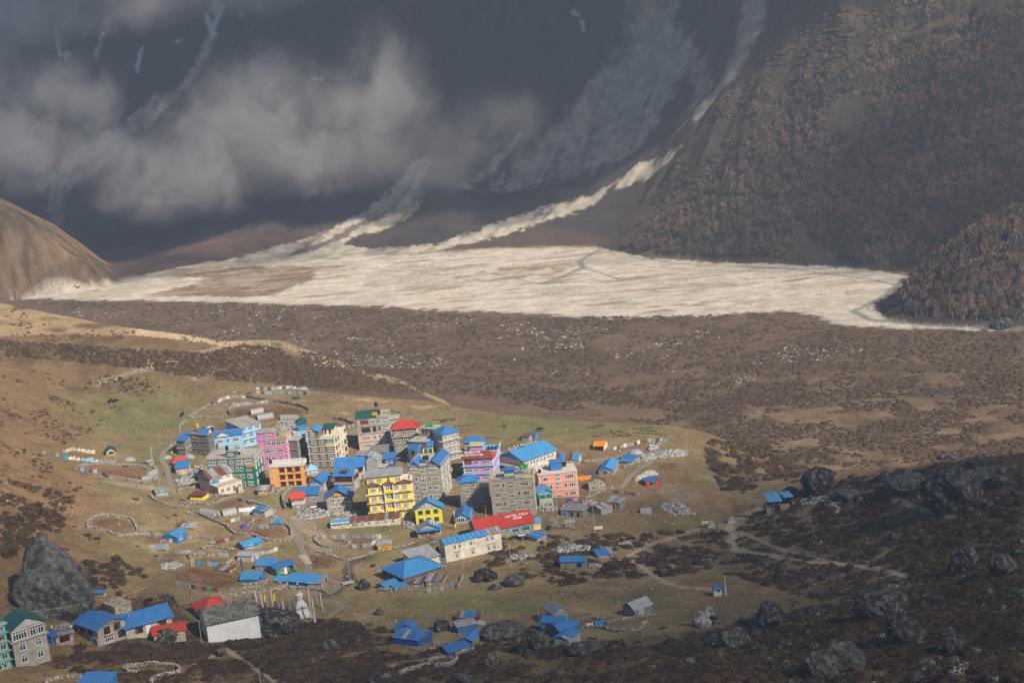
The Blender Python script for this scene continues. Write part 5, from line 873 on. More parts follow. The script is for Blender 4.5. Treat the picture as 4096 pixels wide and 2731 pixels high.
for x in (-b.w1 + .12, -.12):
    for y in (.12, b.w2 - .12): m = MB(); m.box(x - .13, x + .13, y - .13, y + .13, -.5, b.h); m.obj('post', pm('cream'), b.o)
b.rail(b.h - .55, .35, pm('white', 'trim'), step=.6, r=.05, sides='FS', name='fringe'); b.roof_hip(.9, pm('maroon', 'roof'), .5)
b = std('hut', 'little stone hut with tin roof and wooden door on the lawn', 'hut', 'B2', (1632, 600), (1625, 502), (1365, 518), (1712, 440), 'stonewall', 'stone', GH); b.roof_gable('x', .9, pm('tin', 'tin'), .4, .3, gable=pm('stonewall', 'stone'), panels=dict(w=1.1, seq=['tin', 'tin', 'tinlt', 'tin', 'rust', 'rust'], cols=['tin'])); b.door('F', .52, 1.0, 1.8, pm('ochre')); b.win('F', .2, 1.3, .8, .9, 2, 'white', trans=False); b.win('S', .45, 1.5, 1.0, 1.2, 2, 'mint', gl='green')
b = std('house', 'flat roofed house with dark red and white doors behind the yellow hotel', 'house', 'B1', 3.2, (1810, 222), (1335, 228), (1900, 190), 'maroon', 'wall', GH); b.band(b.h, pm('paleconc', 'conc'), .35, .25); b.wins('F', 1.7, (.2, .42, .62, .85), 1.3, 1.9, 2, 'white'); 
b = std('shed', 'tall silvery tin barn with skylight strips among the blue roofs', 'shed', 'B1', 6.2, (1628, 62), (1368, 72), (1815, 0), 'tinlt', 'tin', GH); b.roof_gable('y', 1.5, pm('tin', 'tin'), .25, .25, gable=pm('tinlt', 'tin'), panels=dict(w=1.2, cols=['tin', 'tinlt', 'tin'], seed=4))
b = std('house', 'grey low house with dark tin roof below the tall pink lodge', 'house', 'Z2', 2.6, (668, 765), (432, 785), (705, 700), 'grey', 'conc', GH); b.roof_shed(1.0, pm('tin', 'tin'), .4)
b = std('house', 'small tin roofed house with blue patch left of the dark tin roof', 'house', 'Z2', 2.4, (430, 815), (258, 805), (445, 765), 'grey', 'conc', GH); b.roof_shed(.8, pm('tin', 'tin'), .4, panels=dict(w=1.1, cols=['tin', 'tin', 'lightblue'], seed=2))
b = std('house', 'low blue house with blue roof in front of the red topped lodge', 'house', 'Z2', 2.6, (762, 852), (622, 862), (800, 800), 'deepblue', 'wall', GH); b.roof_shed(.9, pm('blue', 'roof'), .4); b.wins('F', 1.5, (.3, .7), 1.0, 1.2, 2, 'white', trans=False)
b = std('house', 'blue hipped house behind the orchid guest house', 'house', 'A3', 4.5, (690, 240), (300, 262), (735, 205), 'stonewall', 'stone', GH); b.roof_hip(1.8, pm('blue', 'roof'), .6)
b = std('lodge', 'low stone lodge with rust and blue roof right of the salmon hotel', 'lodge', 'Z3', (1072, 532), (1066, 462), (800, 468), (1150, 420), 'stonewall', 'stone', GH); b.roof_gable('x', 1.2, pm('blue', 'roof'), .3, .2, gable=pm('stonewall', 'stone'), panels=dict(w=1.2, cols=['bluelt', 'blue', 'bluelt', 'rust'], seed=6)); b.win('S', .45, 1.7, 1.7, 1.4, 3, 'white'); b.wins('F', 1.5, (.3, .6), 1.3, 1.2, 2, 'white')
# ---- lower left group
GB = 'buildings at the foot of the slope on the left'
b = std('lodge', 'turquoise lodge cut by the left edge with grey floor slabs', 'lodge', 'Z5', (120, 1418), (64, 968), (-230, 1075), (100, 945), 'teal', 'wall', GB, dims=(None, 8)); f = b.h / 5; b.band(b.h, pm('paleconc', 'conc'), .5, .3)
for k in range(5):
    if k: b.band(f * k, pm('grey', 'conc'), .55, .16)
    b.wins('F', f * k + 1.3, (.82, .55), 1.5, 1.2, 2, 'pinklt', trans=False)
b.parapet(b.h + .1, .5, pm('teal'))
b = std('lodge', 'grey lodge with green gabled roof and white glazed top floor', 'lodge', 'Z5', (162, 1410), (122, 1048), (72, 1035), (440, 943), 'concrete', 'conc', GB, dims=(7, None)); f = b.h / 3; b.roof_gable('x', 2.3, pm('dkgreen', 'roof'), .7, .6, gable=pm('tinlt', 'tin')); b.band(f * 2, pm('paleconc', 'conc'), .5, .2); b.wins('S', f * 2 + 1.5, (.24, .74), b.w2 * .40, 2.3, 5, 'white')
for k in (0, 1): b.wins('S', f * k + 1.5, (.27, .74), 1.5, 1.8, 2, 'white')
m = MB(); m.box(.002, .1, b.w2 * .49, b.w2 * .52, -1, f * 2); m.box(.002, .1, 0, b.w2, f - .1, f + .1); m.obj('wall_rib', pm('paleconc', 'conc'), b.o)
b = std('house', 'grey house with blue roof, dark framed windows and blue garage door', 'house', 'Z5', (990, 1205), (972, 1038), (722, 1033), (1240, 928), 'concrete', 'conc', GB); b.roof_gable('x', 1.6, pm('blue', 'roof'), .6, .5, gable=pm('grey', 'tin')); f = b.h / 2; b.wins('F', f + 1.0, (.3, .68), 1.5, 1.5, 2, 'brownwin', gl='brown'); b.win('S', .33, f + 1.2, 1.8, 1.8, 2, 'brownwin'); b.win('S', .70, f + 1.3, 2.0, 1.8, 3, 'brownwin'); b.win('S', .36, 1.2, 2.6, 1.7, 4, 'white'); b.win('S', .85, 1.3, 2.6, 1.9, 5, 'brownwin'); b.door('F', .82, 2.6, 1.9, pm('blue', 'roof')); m = MB(); m.box(.0, .8, b.w2 * .2, b.w2 * .55, 2.3, 2.42); m.obj('canopy', pm('orange'), b.o)
b = std('house', 'long pale house with wide blue roof and blue window sills', 'house', 'Z5', (1262, 1132), (1252, 1018), (1180, 985), (1702, 892), 'paleconc', 'conc', GB, dims=(8, None)); b.roof_gable('y', 2.2, pm('blue', 'roof'), .7, .6, gable=pm('paleconc', 'conc')); b.win('S', .28, 1.7, 2.0, 1.7, 3, 'brownwin'); b.win('S', .78, 1.7, 2.4, 1.7, 4, 'brownwin'); b.door('S', .48, 1.2, 2.2, pm('white'))
b = std('hut', 'low hut with plain orange red sheet roof next to white monastery', 'hut', 'Z5', 2.0, (1527, 1092), (1500, 1062), (1838, 1036), 'concrete', 'conc', GB, dims=(3.6, None)); b.roof_shed(.9, pm('redlt', 'roof'), .5, toward='S'); b.win('S', .8, 1.1, 1.6, 1.2, 3, 'cream')
b = std('house', 'small stone house with rust streaked tin roof behind grey lodge', 'house', 'Z5', (562, 1190), (527, 1112), (445, 1100), (722, 1060), 'stonewall', 'stone', GB); b.roof_shed(.8, pm('tin', 'tin'), .5, toward='S', panels=dict(w=1.2, cols=['tin', 'tinlt', 'rust', 'tin'], seed=3)); b.win('S', .5, 1.2, 2.6, 1.5, 2, 'brownwin', gl='brown')
b = std('hut', 'blue hut squeezed behind green roofed lodge', 'hut', 'Z5', 2.4, (505, 1098), (440, 1085), (520, 1080), 'blue', 'wall', GB); b.roof_shed(.7, pm('blue', 'roof'), .3)
b = std('hut', 'tiny stone hut with flat blue lid beside the giant boulder', 'hut', 'Z5', (1036, 718), (1030, 672), (940, 674), (1045, 662), 'stonewall', 'stone', GB); b.roof_shed(.15, pm('blue', 'roof'), .35)
b = std('hut', 'half ruined stone hut built under a rock roof', 'hut', 'Z5', (1150, 905), (1150, 815), (975, 845), (1290, 760), 'stonewall', 'stone', GB, dims=(None, 5))
# white monastery with slate roof, slab by slab
b = std('monastery', 'white monastery hall with heavy grey stone slab roof', 'monastery', 'Z6', (397, 1082), (384, 875), (148, 800), (977, 745), 'white', 'wall', GB, sink=2.5); B_GOM = b; rise, o = 2.6, .45; xm = -b.w1 * .52
b.roof_gable('y', rise, pm('wood', 'trim'), o, .35, split=.48, gable=pm('white'), t=.08); m = MB(); m.box(-b.w1 * .42, -b.w1 * .37, -.05, -.002, b.h * .86, b.h * 1.08); m.obj('window', pm('brownwin', 'trim'), b.o)
slab_m = surf('slab', (.20, .185, .155), .9, .35, 2.0, bump=.25, bscale=8, rnd=.55, dirt=(.10, .10, .07), dirt_amt=.5, dirt_scale=1.2); rg = random.Random(4); shp = []
for k in range(6):
    m = MB(); j = lambda: rg.uniform(-.08, .08); a = [(-.5 + j(), -.5 + j()), (j(), -.54 + j()), (.5 + j(), -.5 + j()), (.5 + j(), .5 + j()), (-.5 + j(), .5 + j())]; n = 5
    m.quad([(x, y, .045) for x, y in a]); m.quad([(x, y, -.045) for x, y in a][::-1])
    for i in range(n): p, q = a[i], a[(i + 1) % n]; m.quad([(*p, .045), (*p, -.045), (*q, -.045), (*q, .045)][::-1])
    shp.append(m.mesh('stone_slab', slab_m))
for side in (0, 1):
    w = (0 - xm + o) if side else (xm + b.w1 + o); k = rise / (w - o); L = math.hypot(w, k * w); ang = math.atan(k); nr = int(L / .78); nc = 21 if side else 12
    for r in range(nr):
        for c in range(nc):
            if not side and r > 4: continue
            y = -.3 + (b.w2 + .6) * (c + .5 + (.5 if r % 2 else 0)) / nc
            if y > b.w2 + .3: continue
            d = L * (1 - (r + .5) / nr); x = (xm + d * math.cos(ang)) if side else (xm - d * math.cos(ang)); z = b.h + rise - d * math.sin(ang) + .19 + rg.uniform(-.02, .03)
            s = link('stone_slab', rg.choice(shp), (), b.o, (x, y, z)); s.scale = (L / nr * 1.22, (b.w2 + .6) / nc * rg.uniform(.86, 1.06), 1.2); s.rotation_euler = (rg.uniform(-.03, .03), (ang - .07) * (1 if side else -1), rg.uniform(-.09, .09))
b = std('temple', 'red roofed temple with gold finial behind the white monastery', 'temple', 'Z6', 2.6, (330, 742), (128, 714), (640, 650), 'paleconc', 'conc', GB); b.roof_hip(2.3, pm('redlt', 'roof'), .6)
m = MB(); m.lathe([(.35, 0), (.38, .2), (.2, .3), (.26, .5), (.12, .65), (.16, .85), (.04, 1.3), (.01, 1.6)], 10); fo = m.obj('finial', surf('gold', (.70, .42, .06), .3, .1, metal=.8), b.o, (-b.w1 * .5, b.w2 * .58, b.h + 2.2))
# ---- sheds
def shed(name, label, zm, cb, ct, lt, rt, wall, wk, roof, rk='roof', kind='y', rise=.8, group=GS, win=None, door=None, dims=None, panels=None, gable=None, toward='F', o=.3):
    b = std(name, label, name, zm, cb, ct, lt, rt, wall, wk, group, dims=dims)
    if kind in 'xy': b.roof_gable(kind, rise, pm(roof, rk), o, o, gable=gable, panels=panels)
    elif kind == 'h': b.roof_hip(rise, pm(roof, rk), o)
    else: b.roof_shed(rise, pm(roof, rk), o, toward=toward, panels=panels)
    for w in (win or []): b.win(w[0], w[1], w[2], w[3], w[4], w[5], w[6] if len(w) > 6 else 'white', trans=False)
    for d in (door or []): b.door(*d[:4], pm(d[4]))
    return b
shed('hut', 'blue hut with white side wall alone on the upper left slope', 'Z5', (1768, 180), (1762, 120), (1608, 112), (1865, 72), 'blue', 'roof', 'bluelt', rise=1.0, win=[('S', .35, 1.2, 1.4, 1.0, 2), ('S', .8, 1.3, 1.0, 1.0, 1, 'blue')], door=[('F', .55, .9, 1.3, 'cream')])
shed('hut', 'shack with blue roof, green shutters and plastic covered wall', 'B3', (1427, 440), (1420, 383), (1300, 335), (1675, 302), 'tin', 'tin', 'bluelt', rise=.9, win=[('S', .35, 1.0, 1.3, .9, 1, 'white'), ('S', .62, 1.2, .9, .9, 2, 'tankgreen')])
shed('shed', 'pale tin shed with brown door below the green shuttered shack', 'B3', (1527, 598), (1520, 508), (1310, 502), (1640, 462), 'tinlt', 'tin', 'tin', 'tin', 'x', .5, door=[('S', .35, 1.2, 1.8, 'brown')])
shed('hut', 'blue roofed hut edged with prayer flags above the green shop', 'B3', 2.0, (1815, 648), (1567, 642), (1878, 560), 'grey', 'conc', 'bluelt', kind='s', rise=.9, door=[('F', .25, .9, 1.7, 'brown')])
bs = shed('shop', 'green tea shop with yellow menu boards under a blue roof', 'B3', (1882, 803), (1868, 704), (1735, 695), (2142, 614), 'dkgreen', 'wall', 'blue', rise=.5, win=[('S', .32, 1.3, 1.4, 1.4, 2, 'white'), ('S', .75, 1.6, 1.8, .9, 1, 'brownwin')], door=[('S', .47, .9, 2.0, 'white')])
m = MB(); m.box(.001, .06, .2, bs.w2 * .18, 0, bs.h - .2); m.obj('door', pm('tankgreen'), bs.o); bs.sign('S', .62, 1.0, 1.0, 1.5, 'dkgreen', 'TEA|COFFEE|SOUP', 'yellowsign'); bs.sign('S', .93, 1.2, 1.2, 1.8, 'dkgreen', 'TEA|PIE|LUNCH', 'yellowsign'); m = MB(); m.box(-bs.w1, 0, -.05, -.001, 0, bs.h); m.obj('side_wall', pm('grey', 'conc'), bs.o)
shed('house', 'all blue house with gable door facing the paved path', 'B3', (1616, 908), (1610, 842), (1354, 842), (1757, 775), 'blue', 'roof', 'bluelt', kind='x', rise=1.2, gable=pm('bluelt', 'roof'), win=[('S', .3, 1.2, .8, 1.2, 1, 'brownwin')])
shed('house', 'long blue house with blue roof right behind the white stupa', 'Z6', (1652, 445), (1646, 388), (1300, 365), (1692, 322), 'deepblue', 'wall', 'bluelt', kind='s', rise=1.0)
shed('shed', 'small blue roofed lean-to at the left end of the long blue house', 'Z6', (1292, 398), (1286, 364), (1172, 357), (1320, 322), 'tin', 'tin', 'bluelt', kind='s', rise=.7)
shed('shed', 'tin and rust patched shed at the right end of the long blue house', 'Z6', (1728, 450), (1722, 388), (1562, 388), (1822, 338), 'tin', 'tin', 'tin', 'tin', 's', .5, win=[('S', .75, 1.1, 1.0, 1.7, 1, 'rust')], door=[('S', .3, 1.0, 1.7, 'rust')])
shed('shed', 'red sided shed with striped red, tin and blue roof on the meadow', 'Z7', (1150, 702), (1142, 662), (927, 668), (1165, 614), 'maroon', 'wall', 'blue', kind='s', rise=.4, panels=dict(w=1.1, seq=['maroon', 'tin', 'blue', 'blue', 'blue', 'maroon'], cols=['blue']), win=[('F', .42, .7, 1.6, .9, 3, 'brown')])
shed('shed', 'dark tin shed with blue front below the red sided shed', 'Z7', (948, 822), (940, 762), (855, 735), (1124, 722), 'blue', 'roof', 'tin', 'tin', rise=.4)
shed('shed', 'blue roofed cabin with grey front and a stove pipe above it', 'Z7', (532, 812), (524, 768), (320, 785), (542, 722), 'grey', 'tin', 'blue', 'roof', 'y', 1.3, gable=pm('deepblue', 'roof'))
shed('shed', 'wide blue shed with brown and white gable by the lower left bushes', 'Z7', (552, 950), (548, 892), (302, 858), (718, 840), 'deepblue', 'roof', 'blue', kind='x', rise=.9, gable=pm('brown', 'trim'), panels=dict(w=1.3, seq=['blue', 'blue', 'tin', 'blue', 'blue', 'blue', 'blue'], cols=['blue'], sides=[0]))
shed('shed', 'low shed with sunken blue roof beside the big round boulder', 'Z7', (1092, 928), (1088, 897), (958, 882), (1188, 832), 'grey', 'tin', 'blue', rise=.7)
shed('shed', 'low blue shed above the stone pen at the bottom', 'Z7', (857, 1038), (851, 1018), (772, 988), (1072, 962), 'deepblue', 'roof', 'blue', 'roof', 's', .5, toward='S')
shed('barn', 'tall silver tin barn left of the cluster of blue sheds', 'Z7', 3.4, (1890, 630), (1786, 596), (2035, 594), 'tin', 'tin', 'tin', 'tin', 'x', 1.5, gable=pm('tinlt', 'tin'))
shed('shed', 'blue shed with flat blue roof right below the tall silver barn', 'Z7', 2.2, (1985, 718), (1760, 714), (2035, 688), 'blue', 'roof', 'blue', kind='s', rise=.5, win=[('F', .35, 1.1, 1.2, 1.6, 2, 'rust')])
shed('shed', 'blue gabled shed with rusty doors in the middle of the cluster', 'Z7', 2.1, (1950, 795), (1838, 778), (2133, 738), 'blue', 'roof', 'blue', rise=.9, gable=pm('deepblue', 'roof'), win=[('F', .3, 1.0, .9, 1.6, 1, 'rust'), ('F', .7, 1.0, .9, 1.6, 1, 'tin')])
shed('shed', 'lowest shed of the cluster with half tin half blue roof', 'Z7', 1.5, (2045, 888), (1895, 868), (2172, 828), 'tin', 'tin', 'blue', rise=.7, panels=dict(w=1.2, seq=['tin', 'blue', 'blue', 'blue', 'blue'], cols=['blue'], sides=[1]))
shed('cabin', 'weathered plank cabin with blue shutter and blue roof on the bushy slope', 'Z7', (2203, 186), (2207, 108), (1957, 113), (2255, 72), 'tin', 'tin', 'blue', kind='x', rise=.9, win=[('F', .78, 1.3, 1.5, 1.3, 1, 'blue'), ('S', .35, 1.3, 1.0, 1.3, 1, 'blue')])
shed('shed', 'low blue and tin roofed shed behind the plank cabin', 'Z8', (690, 662), (686, 642), (580, 632), (828, 614), 'tin', 'tin', 'blue', rise=.7, panels=dict(w=1.2, seq=['blue', 'blue', 'blue', 'tin', 'tin'], cols=['blue']))
shed('barn', 'new shiny tin barn standing alone on the green meadow', 'Z8', (1038, 1220), (1033, 1155), (905, 1142), (1196, 1092), 'tin', 'tin', 'tinlt', 'tin', rise=1.5, gable=pm('dkgrey', 'tin'), door=[('S', .35, 1.4, 1.9, 'tinlt')])
b = shed('shrine', 'small cream shrine with blue tent roof below the white banner', 'Z8', (1868, 1012), (1860, 948), (1775, 958), (1882, 935), 'cream', 'wall', 'blue', kind='h', rise=.8, win=[('F', .5, 1.6, .7, .6, 1, 'brown')])
shed('shed', 'striped tin shed with blue door and rust panels below the salmon hotel', 'Z3', (1128, 1150), (1122, 1064), (862, 1055), (1172, 1012), 'tin', 'tin', 'tin', 'tin', 's', .6, panels=dict(w=1.0, cols=['tin', 'tinlt', 'tin', 'tin'], seed=9), win=[('F', .5, 1.1, .9, 1.7, 1, 'rust'), ('F', .78, 1.1, .9, 1.7, 1, 'rust')], door=[('F', .15, 1.6, 1.9, 'blue')])
shed('hut', 'tiny stone hut with tin roof and pale blue sheet on it', 'Z3', (1026, 1272), (1020, 1198), (915, 1208), (1070, 1172), 'stonewall', 'stone', 'tin', 'tin', 'x', .7)
shed('shed', 'rusty ribbed shed with a blue skirt below the rubble heap', 'Z3', (1340, 1122), (1326, 1048), (1197, 1032), (1463, 988), 'tin', 'tin', 'rust', 'tin', rise=.7, panels=dict(w=.9, cols=['rust', 'tin', 'rust', 'tinlt'], seed=5))
shed('shed', 'grey tin lean-to joined behind the rusty ribbed shed', 'Z3', (1555, 1052), (1550, 972), (1392, 955), (1632, 948), 'tin', 'tin', 'tin', 'tin', 's', .6, panels=dict(w=1.0, cols=['tin', 'tinlt'], seed=7), door=[('F', .6, 1.0, 1.7, 'rust')])
shed('house', 'small stone house with rust brown gabled roof and blue window', 'Z3', (1396, 825), (1386, 718), (1186, 738), (1440, 672), 'stonewall', 'stone', 'rust', 'tin', rise=1.6, gable=pm('stonewall', 'stone'), panels=dict(w=1.0, cols=['rust', 'rust', 'tin'], seed=3), win=[('F', .3, 1.3, 1.1, 1.0, 2, 'lightblue'), ('F', .7, 1.4, 1.0, 1.0, 2, 'white')])
shed('house', 'stone house with bright blue gabled roof on the right edge of the village', 'Z3', (1480, 658), (1475, 588), (1306, 590), (1578, 504), 'stonewall', 'stone', 'bluelt', rise=1.4, win=[('F', .45, 1.4, 1.2, 1.0, 2, 'bluelt')])
shed('shed', 'flat low shed with stones holding its blue sheets', 'Z3', (1703, 530), (1700, 492), (1555, 482), (1690, 460), 'stonewall', 'stone', 'bluelt', kind='s', rise=.3)
shed('shed', 'upper flat blue sheeted shed beside the rubble bank', 'Z3', (1712, 498), (1710, 462), (1560, 440), (1785, 418), 'stonewall', 'stone', 'blue', kind='s', rise=.2)
shed('hut', 'red and tin hut with stones on its flat blue roof by the tarp tents', 'Z3', (1866, 785), (1862, 718), (1822, 690), (2022, 688), 'redlt', 'wall', 'blue', kind='s', rise=.25, toward='S', win=[('S', .5, .9, 2.6, 1.5, 2, 'tin')])
b = shed('shed', 'open fronted woodshed with orange and blue tarpaulin roof', 'Z3', (1372, 358), (1366, 303), (1248, 305), (1475, 288), 'white', 'cloth', 'tarporange', 'cloth', 'x', .8); m = MB(); m.box(-b.w1 + .15, -.15, -.06, -.002, 0, b.h - .15); m.obj('opening_shade', pm('black', 'trim'), b.o)  # black panel painted on for the shade inside the open front
shed('shed', 'weathered tin shed on the pasture beside a blue shed', 'A3', (1692, 242), (1690, 138), (1528, 132), (1802, 104), 'tin', 'tin', 'rust', 'tin', 's', .3)
shed('shed', 'small blue shed at the back on the pasture', 'A3', (1816, 198), (1812, 104), (1650, 92), (1892, 68), 'bluelt', 'roof', 'blue', kind='s', rise=.3)
shed('house', 'stone byre with dark green roof far left of the village', 'B4', (1040, 242), (1036, 192), (895, 182), (1190, 166), 'stonewall', 'stone', 'dkgreen', kind='x', rise=1.2, gable=pm('cream', 'stone'), win=[('S', .5, .9, 1.6, 1.0, 1, 'redwin')])
shed('shed', 'little tin shed beside the footpath and walled pen', 'B4', (1716, 402), (1712, 352), (1606, 346), (1790, 328), 'tin', 'tin', 'tin', 'tin', rise=.4)
shed('hut', 'patched silver hut with white sheeting by the footpath', 'B4', (1825, 872), (1822, 830), (1700, 806), (2002, 796), 'tinlt', 'tin', 'tin', 'tin', rise=.8, win=[('S', .5, 1.0, .9, .9, 2, 'white')])
shed('shed', 'boxy tin shed with stones on its blue and grey roof in the pens', 'B2', (1510, 1028), (1502, 918), (1272, 892), (1647, 850), 'tinlt', 'tin', 'tin', 'tin', 's', .25, panels=dict(w=1.2, seq=['blue', 'blue', 'blue', 'tin', 'tin'], cols=['tin']))
shed('shed', 'crooked tin shed with a blue sheet on top in the pens', 'B2', (1835, 1225), (1832, 1132), (1602, 1140), (1870, 1068), 'tin', 'tin', 'tin', 'tin', 's', .4, panels=dict(w=1.1, seq=['tin', 'bluelt', 'bluelt', 'tin'], cols=['tin']))
shed('shed', 'low stone byre with striped rust and tin roof on the left slope', 'B3', (700, 132), (700, 108), (412, 118), (745, 48), 'stonewall', 'stone', 'tin', 'tin', 's', .5, panels=dict(w=1.0, cols=['tin', 'tinlt', 'rust', 'tin'], seed=12))
shed('shed', 'long low tin roof at the left of the terraced pens', 'B3', (300, 440), (300, 412), (5, 428), (330, 352), 'stonewall', 'stone', 'tin', 'tin', 's', .4, panels=dict(w=1.1, cols=['tin', 'tinlt', 'tin', 'rust'], seed=13))
shed('shed', 'low tin and rust roof in the terraced plot with the blue flag', 'B3', (1200, 752), (1198, 722), (975, 700), (1275, 650), 'stonewall', 'stone', 'tin', 'tin', 's', .4, panels=dict(w=1.1, seq=['rust', 'tin', 'tin', 'rust', 'rust'], cols=['tin']))
b = shed('kiosk', 'orange kiosk painted with black advertising letters on the lawn', 'Z4', (862, 820), (858, 768), (728, 780), (914, 742), 'ochre', 'wall', 'tinlt', 'tin', 'y', .6, group=GH)
for i, (s_, sz) in enumerate((('TIBETAN', .42), ('HUT', .42), ('DERA TEZE', .42), ('STOP HERE', .36))): t = link('lettering', text_mesh(s_, sz), pm('black', 'trim'), b.o, (-b.w1 * .52, -.02, b.h - .2 - .5 * i)); t.rotation_euler.x = math.pi / 2
shed('hut', 'blue sheeted low hut with stones on the roof under the red hotel', 'Z4', (2230, 742), (2228, 715), (2135, 712), (2320, 672), 'tin', 'tin', 'blue', kind='s', rise=.3, toward='S', panels=dict(w=1.0, cols=['blue', 'bluelt', 'blue'], seed=2))
shed('hut', 'blue hut roof with poles lying on it at the bottom edge', 'Z5', (1068, 1640), (1060, 1575), (770, 1575), (1112, 1432), 'blue', 'roof', 'blue', kind='s', rise=.4, o=.4)
# ------------------------------------------------------------------ walls, fences, tunnels, tanks, poles, flags
def at_depth(zm, x, y, ref):                              # a point in the air as far off as a sighted ground point
    g = G(zm, *ref); d = ray(*Q(zm, x, y)); return ORI + d * ((g - ORI) @ FW)
_ib = bmesh.new(); bmesh.ops.create_icosphere(_ib, subdivisions=1, radius=1); ICO_V = np.array([v.co[:] for v in _ib.verts]); ICO_F = np.array([[v.index for v in f.verts] for f in _ib.faces]); _ib.free()
BOX_V = np.array([(x, y, z) for z in (-1, 1) for y in (-1, 1) for x in (-1, 1)], float); BOX_F = np.array([(0, 1, 5), (0, 5, 4), (1, 3, 7), (1, 7, 5), (3, 2, 6), (3, 6, 7), (2, 0, 4), (2, 4, 6), (4, 5, 7), (4, 7, 6), (2, 3, 1), (2, 1, 0)])
def swarm(name, V, Fc, P, S, A, mats, parent=None, jit=0.0, tint=None, tilt=0.0, seed=1, loc=None, smooth=False):
    """many copies of one small solid joined as one mesh; S is (n,3) size, A heading"""
    n = len(P); rg = np.random.default_rng(seed); V = np.asarray(V); k = len(V)
    v = np.broadcast_to(V, (n, k, 3)).copy()
    if jit: v = v * (1 + rg.uniform(-jit, jit, (n, k, 1))) + rg.uniform(-jit, jit, (n, k, 3)) * .35
    v = v * np.asarray(S)[:, None, :]
    if tilt:
        t = rg.uniform(-tilt, tilt, (n, 2)); z = v[..., 2].copy(); x = v[..., 0].copy(); v[..., 0] = x * np.cos(t[:, :1]) + z * np.sin(t[:, :1]); z = z * np.cos(t[:, :1]) - x * np.sin(t[:, :1]); y = v[..., 1].copy(); v[..., 1] = y * np.cos(t[:, 1:]) + z * np.sin(t[:, 1:]); v[..., 2] = z * np.cos(t[:, 1:]) - y * np.sin(t[:, 1:])
    c, s = np.cos(A)[:, None], np.sin(A)[:, None]; x = v[..., 0] * c - v[..., 1] * s; y = v[..., 0] * s + v[..., 1] * c
    v = np.stack([x, y, v[..., 2]], -1) + np.asarray(P)[:, None, :]
    if loc is not None: v = v - np.asarray(loc)
    f = (np.asarray(Fc)[None] + (np.arange(n) * k)[:, None, None]).reshape(-1, Fc.shape[1]); me = mesh_np(name, v.reshape(-1, 3), f, Fc.shape[1])
    for m in (mats if isinstance(mats, (list, tuple)) else [mats]): me.materials.append(m)
    tn = rg.random(n) if tint is None else tint; a = me.attributes.new('tint', 'FLOAT', 'POINT'); a.data.foreach_set('value', np.repeat(tn, k).astype(np.float32))
    if smooth: me.polygons.foreach_set('use_smooth', np.ones(len(me.polygons), bool))
    return link(name, me, (), parent, None if loc is None else tuple(loc))
def tint_mat(name, stops, rough=0.95, scale=3.0, var=0.35, objr=1.0, transl=0.0, dirt=None, dscale=1.0, bump=0.0):
    m, nt, o = nodes_of(name); p = N(nt, 'ShaderNodeBsdfPrincipled', Roughness=rough); p.inputs['Specular IOR Level'].default_value = 0.1
    at = N(nt, 'ShaderNodeAttribute', attribute_name='tint'); oi = N(nt, 'ShaderNodeObjectInfo'); mu = N(nt, 'ShaderNodeMath', operation='MULTIPLY'); mu.inputs[1].default_value = objr; nt.links.new(oi.outputs['Random'], mu.inputs[0])
    ad = N(nt, 'ShaderNodeMath', operation='ADD'); nt.links.new(at.outputs['Fac'], ad.inputs[0]); nt.links.new(mu.outputs[0], ad.inputs[1]); fr = N(nt, 'ShaderNodeMath', operation='FRACT'); nt.links.new(ad.outputs[0], fr.inputs[0])
    geo = N(nt, 'ShaderNodeNewGeometry'); nz = N(nt, 'ShaderNodeTexNoise', Scale=scale, Detail=4.0); nt.links.new(geo.outputs['Position'], nz.inputs['Vector'])
    c = mixc(nt, 'MULTIPLY', 1.0, ramp(nt, fr.outputs[0], stops), ramp(nt, nz.outputs[0], [(0.3, 1 - var), (0.7, 1 + var * .5)]))
    if dirt:
        n2 = N(nt, 'ShaderNodeTexNoise', Scale=dscale, Detail=8.0, Roughness=.7); nt.links.new(geo.outputs['Position'], n2.inputs['Vector'])
        c = mixc(nt, 'MIX', ramp(nt, n2.outputs[0], [(.50, 0.0), (.60, .85)]), c, dirt)
    if bump: b = N(nt, 'ShaderNodeBump', Strength=bump, Distance=.4); nt.links.new(nz.outputs[0], b.inputs['Height']); nt.links.new(b.outputs[0], p.inputs['Normal'])
    nt.links.new(c, p.inputs['Base Color']); nt.links.new(p.outputs[0], o.inputs[0]); MATS[name] = m; return m
M_STONE = tint_mat('wall_stones', [(0, (.15, .13, .11)), (.4, (.26, .225, .18)), (.75, (.36, .31, .25)), (1, (.50, .45, .38))], var=.3)
M_RUBBLE = tint_mat('pale_rubble', [(0, (.20, .19, .17)), (.5, (.32, .30, .27)), (1, (.48, .46, .42))], var=.25)
def path_pts(pl, step):
    pl = np.array(pl, float); d = np.r_[0, np.cumsum(np.hypot(*np.diff(pl, axis=0).T))]; n = max(2, int(d[-1] / step)); t = (np.arange(n) + .5) / n * d[-1]
    x = np.interp(t, d, pl[:, 0]); y = np.interp(t, d, pl[:, 1]); i = np.clip(np.searchsorted(d, t) - 1, 0, len(pl) - 2); a = np.arctan2(pl[i + 1, 1] - pl[i, 1], pl[i + 1, 0] - pl[i, 0]); return x, y, a
def smooth_pl(pl, it=2):
    for _ in range(it):
        q = [pl[0]]
        for a, b in zip(pl[:-1], pl[1:]): q += [tuple(.75 * np.array(a) + .25 * np.array(b)), tuple(.25 * np.array(a) + .75 * np.array(b))]
        pl = q + [pl[-1]]
    return pl
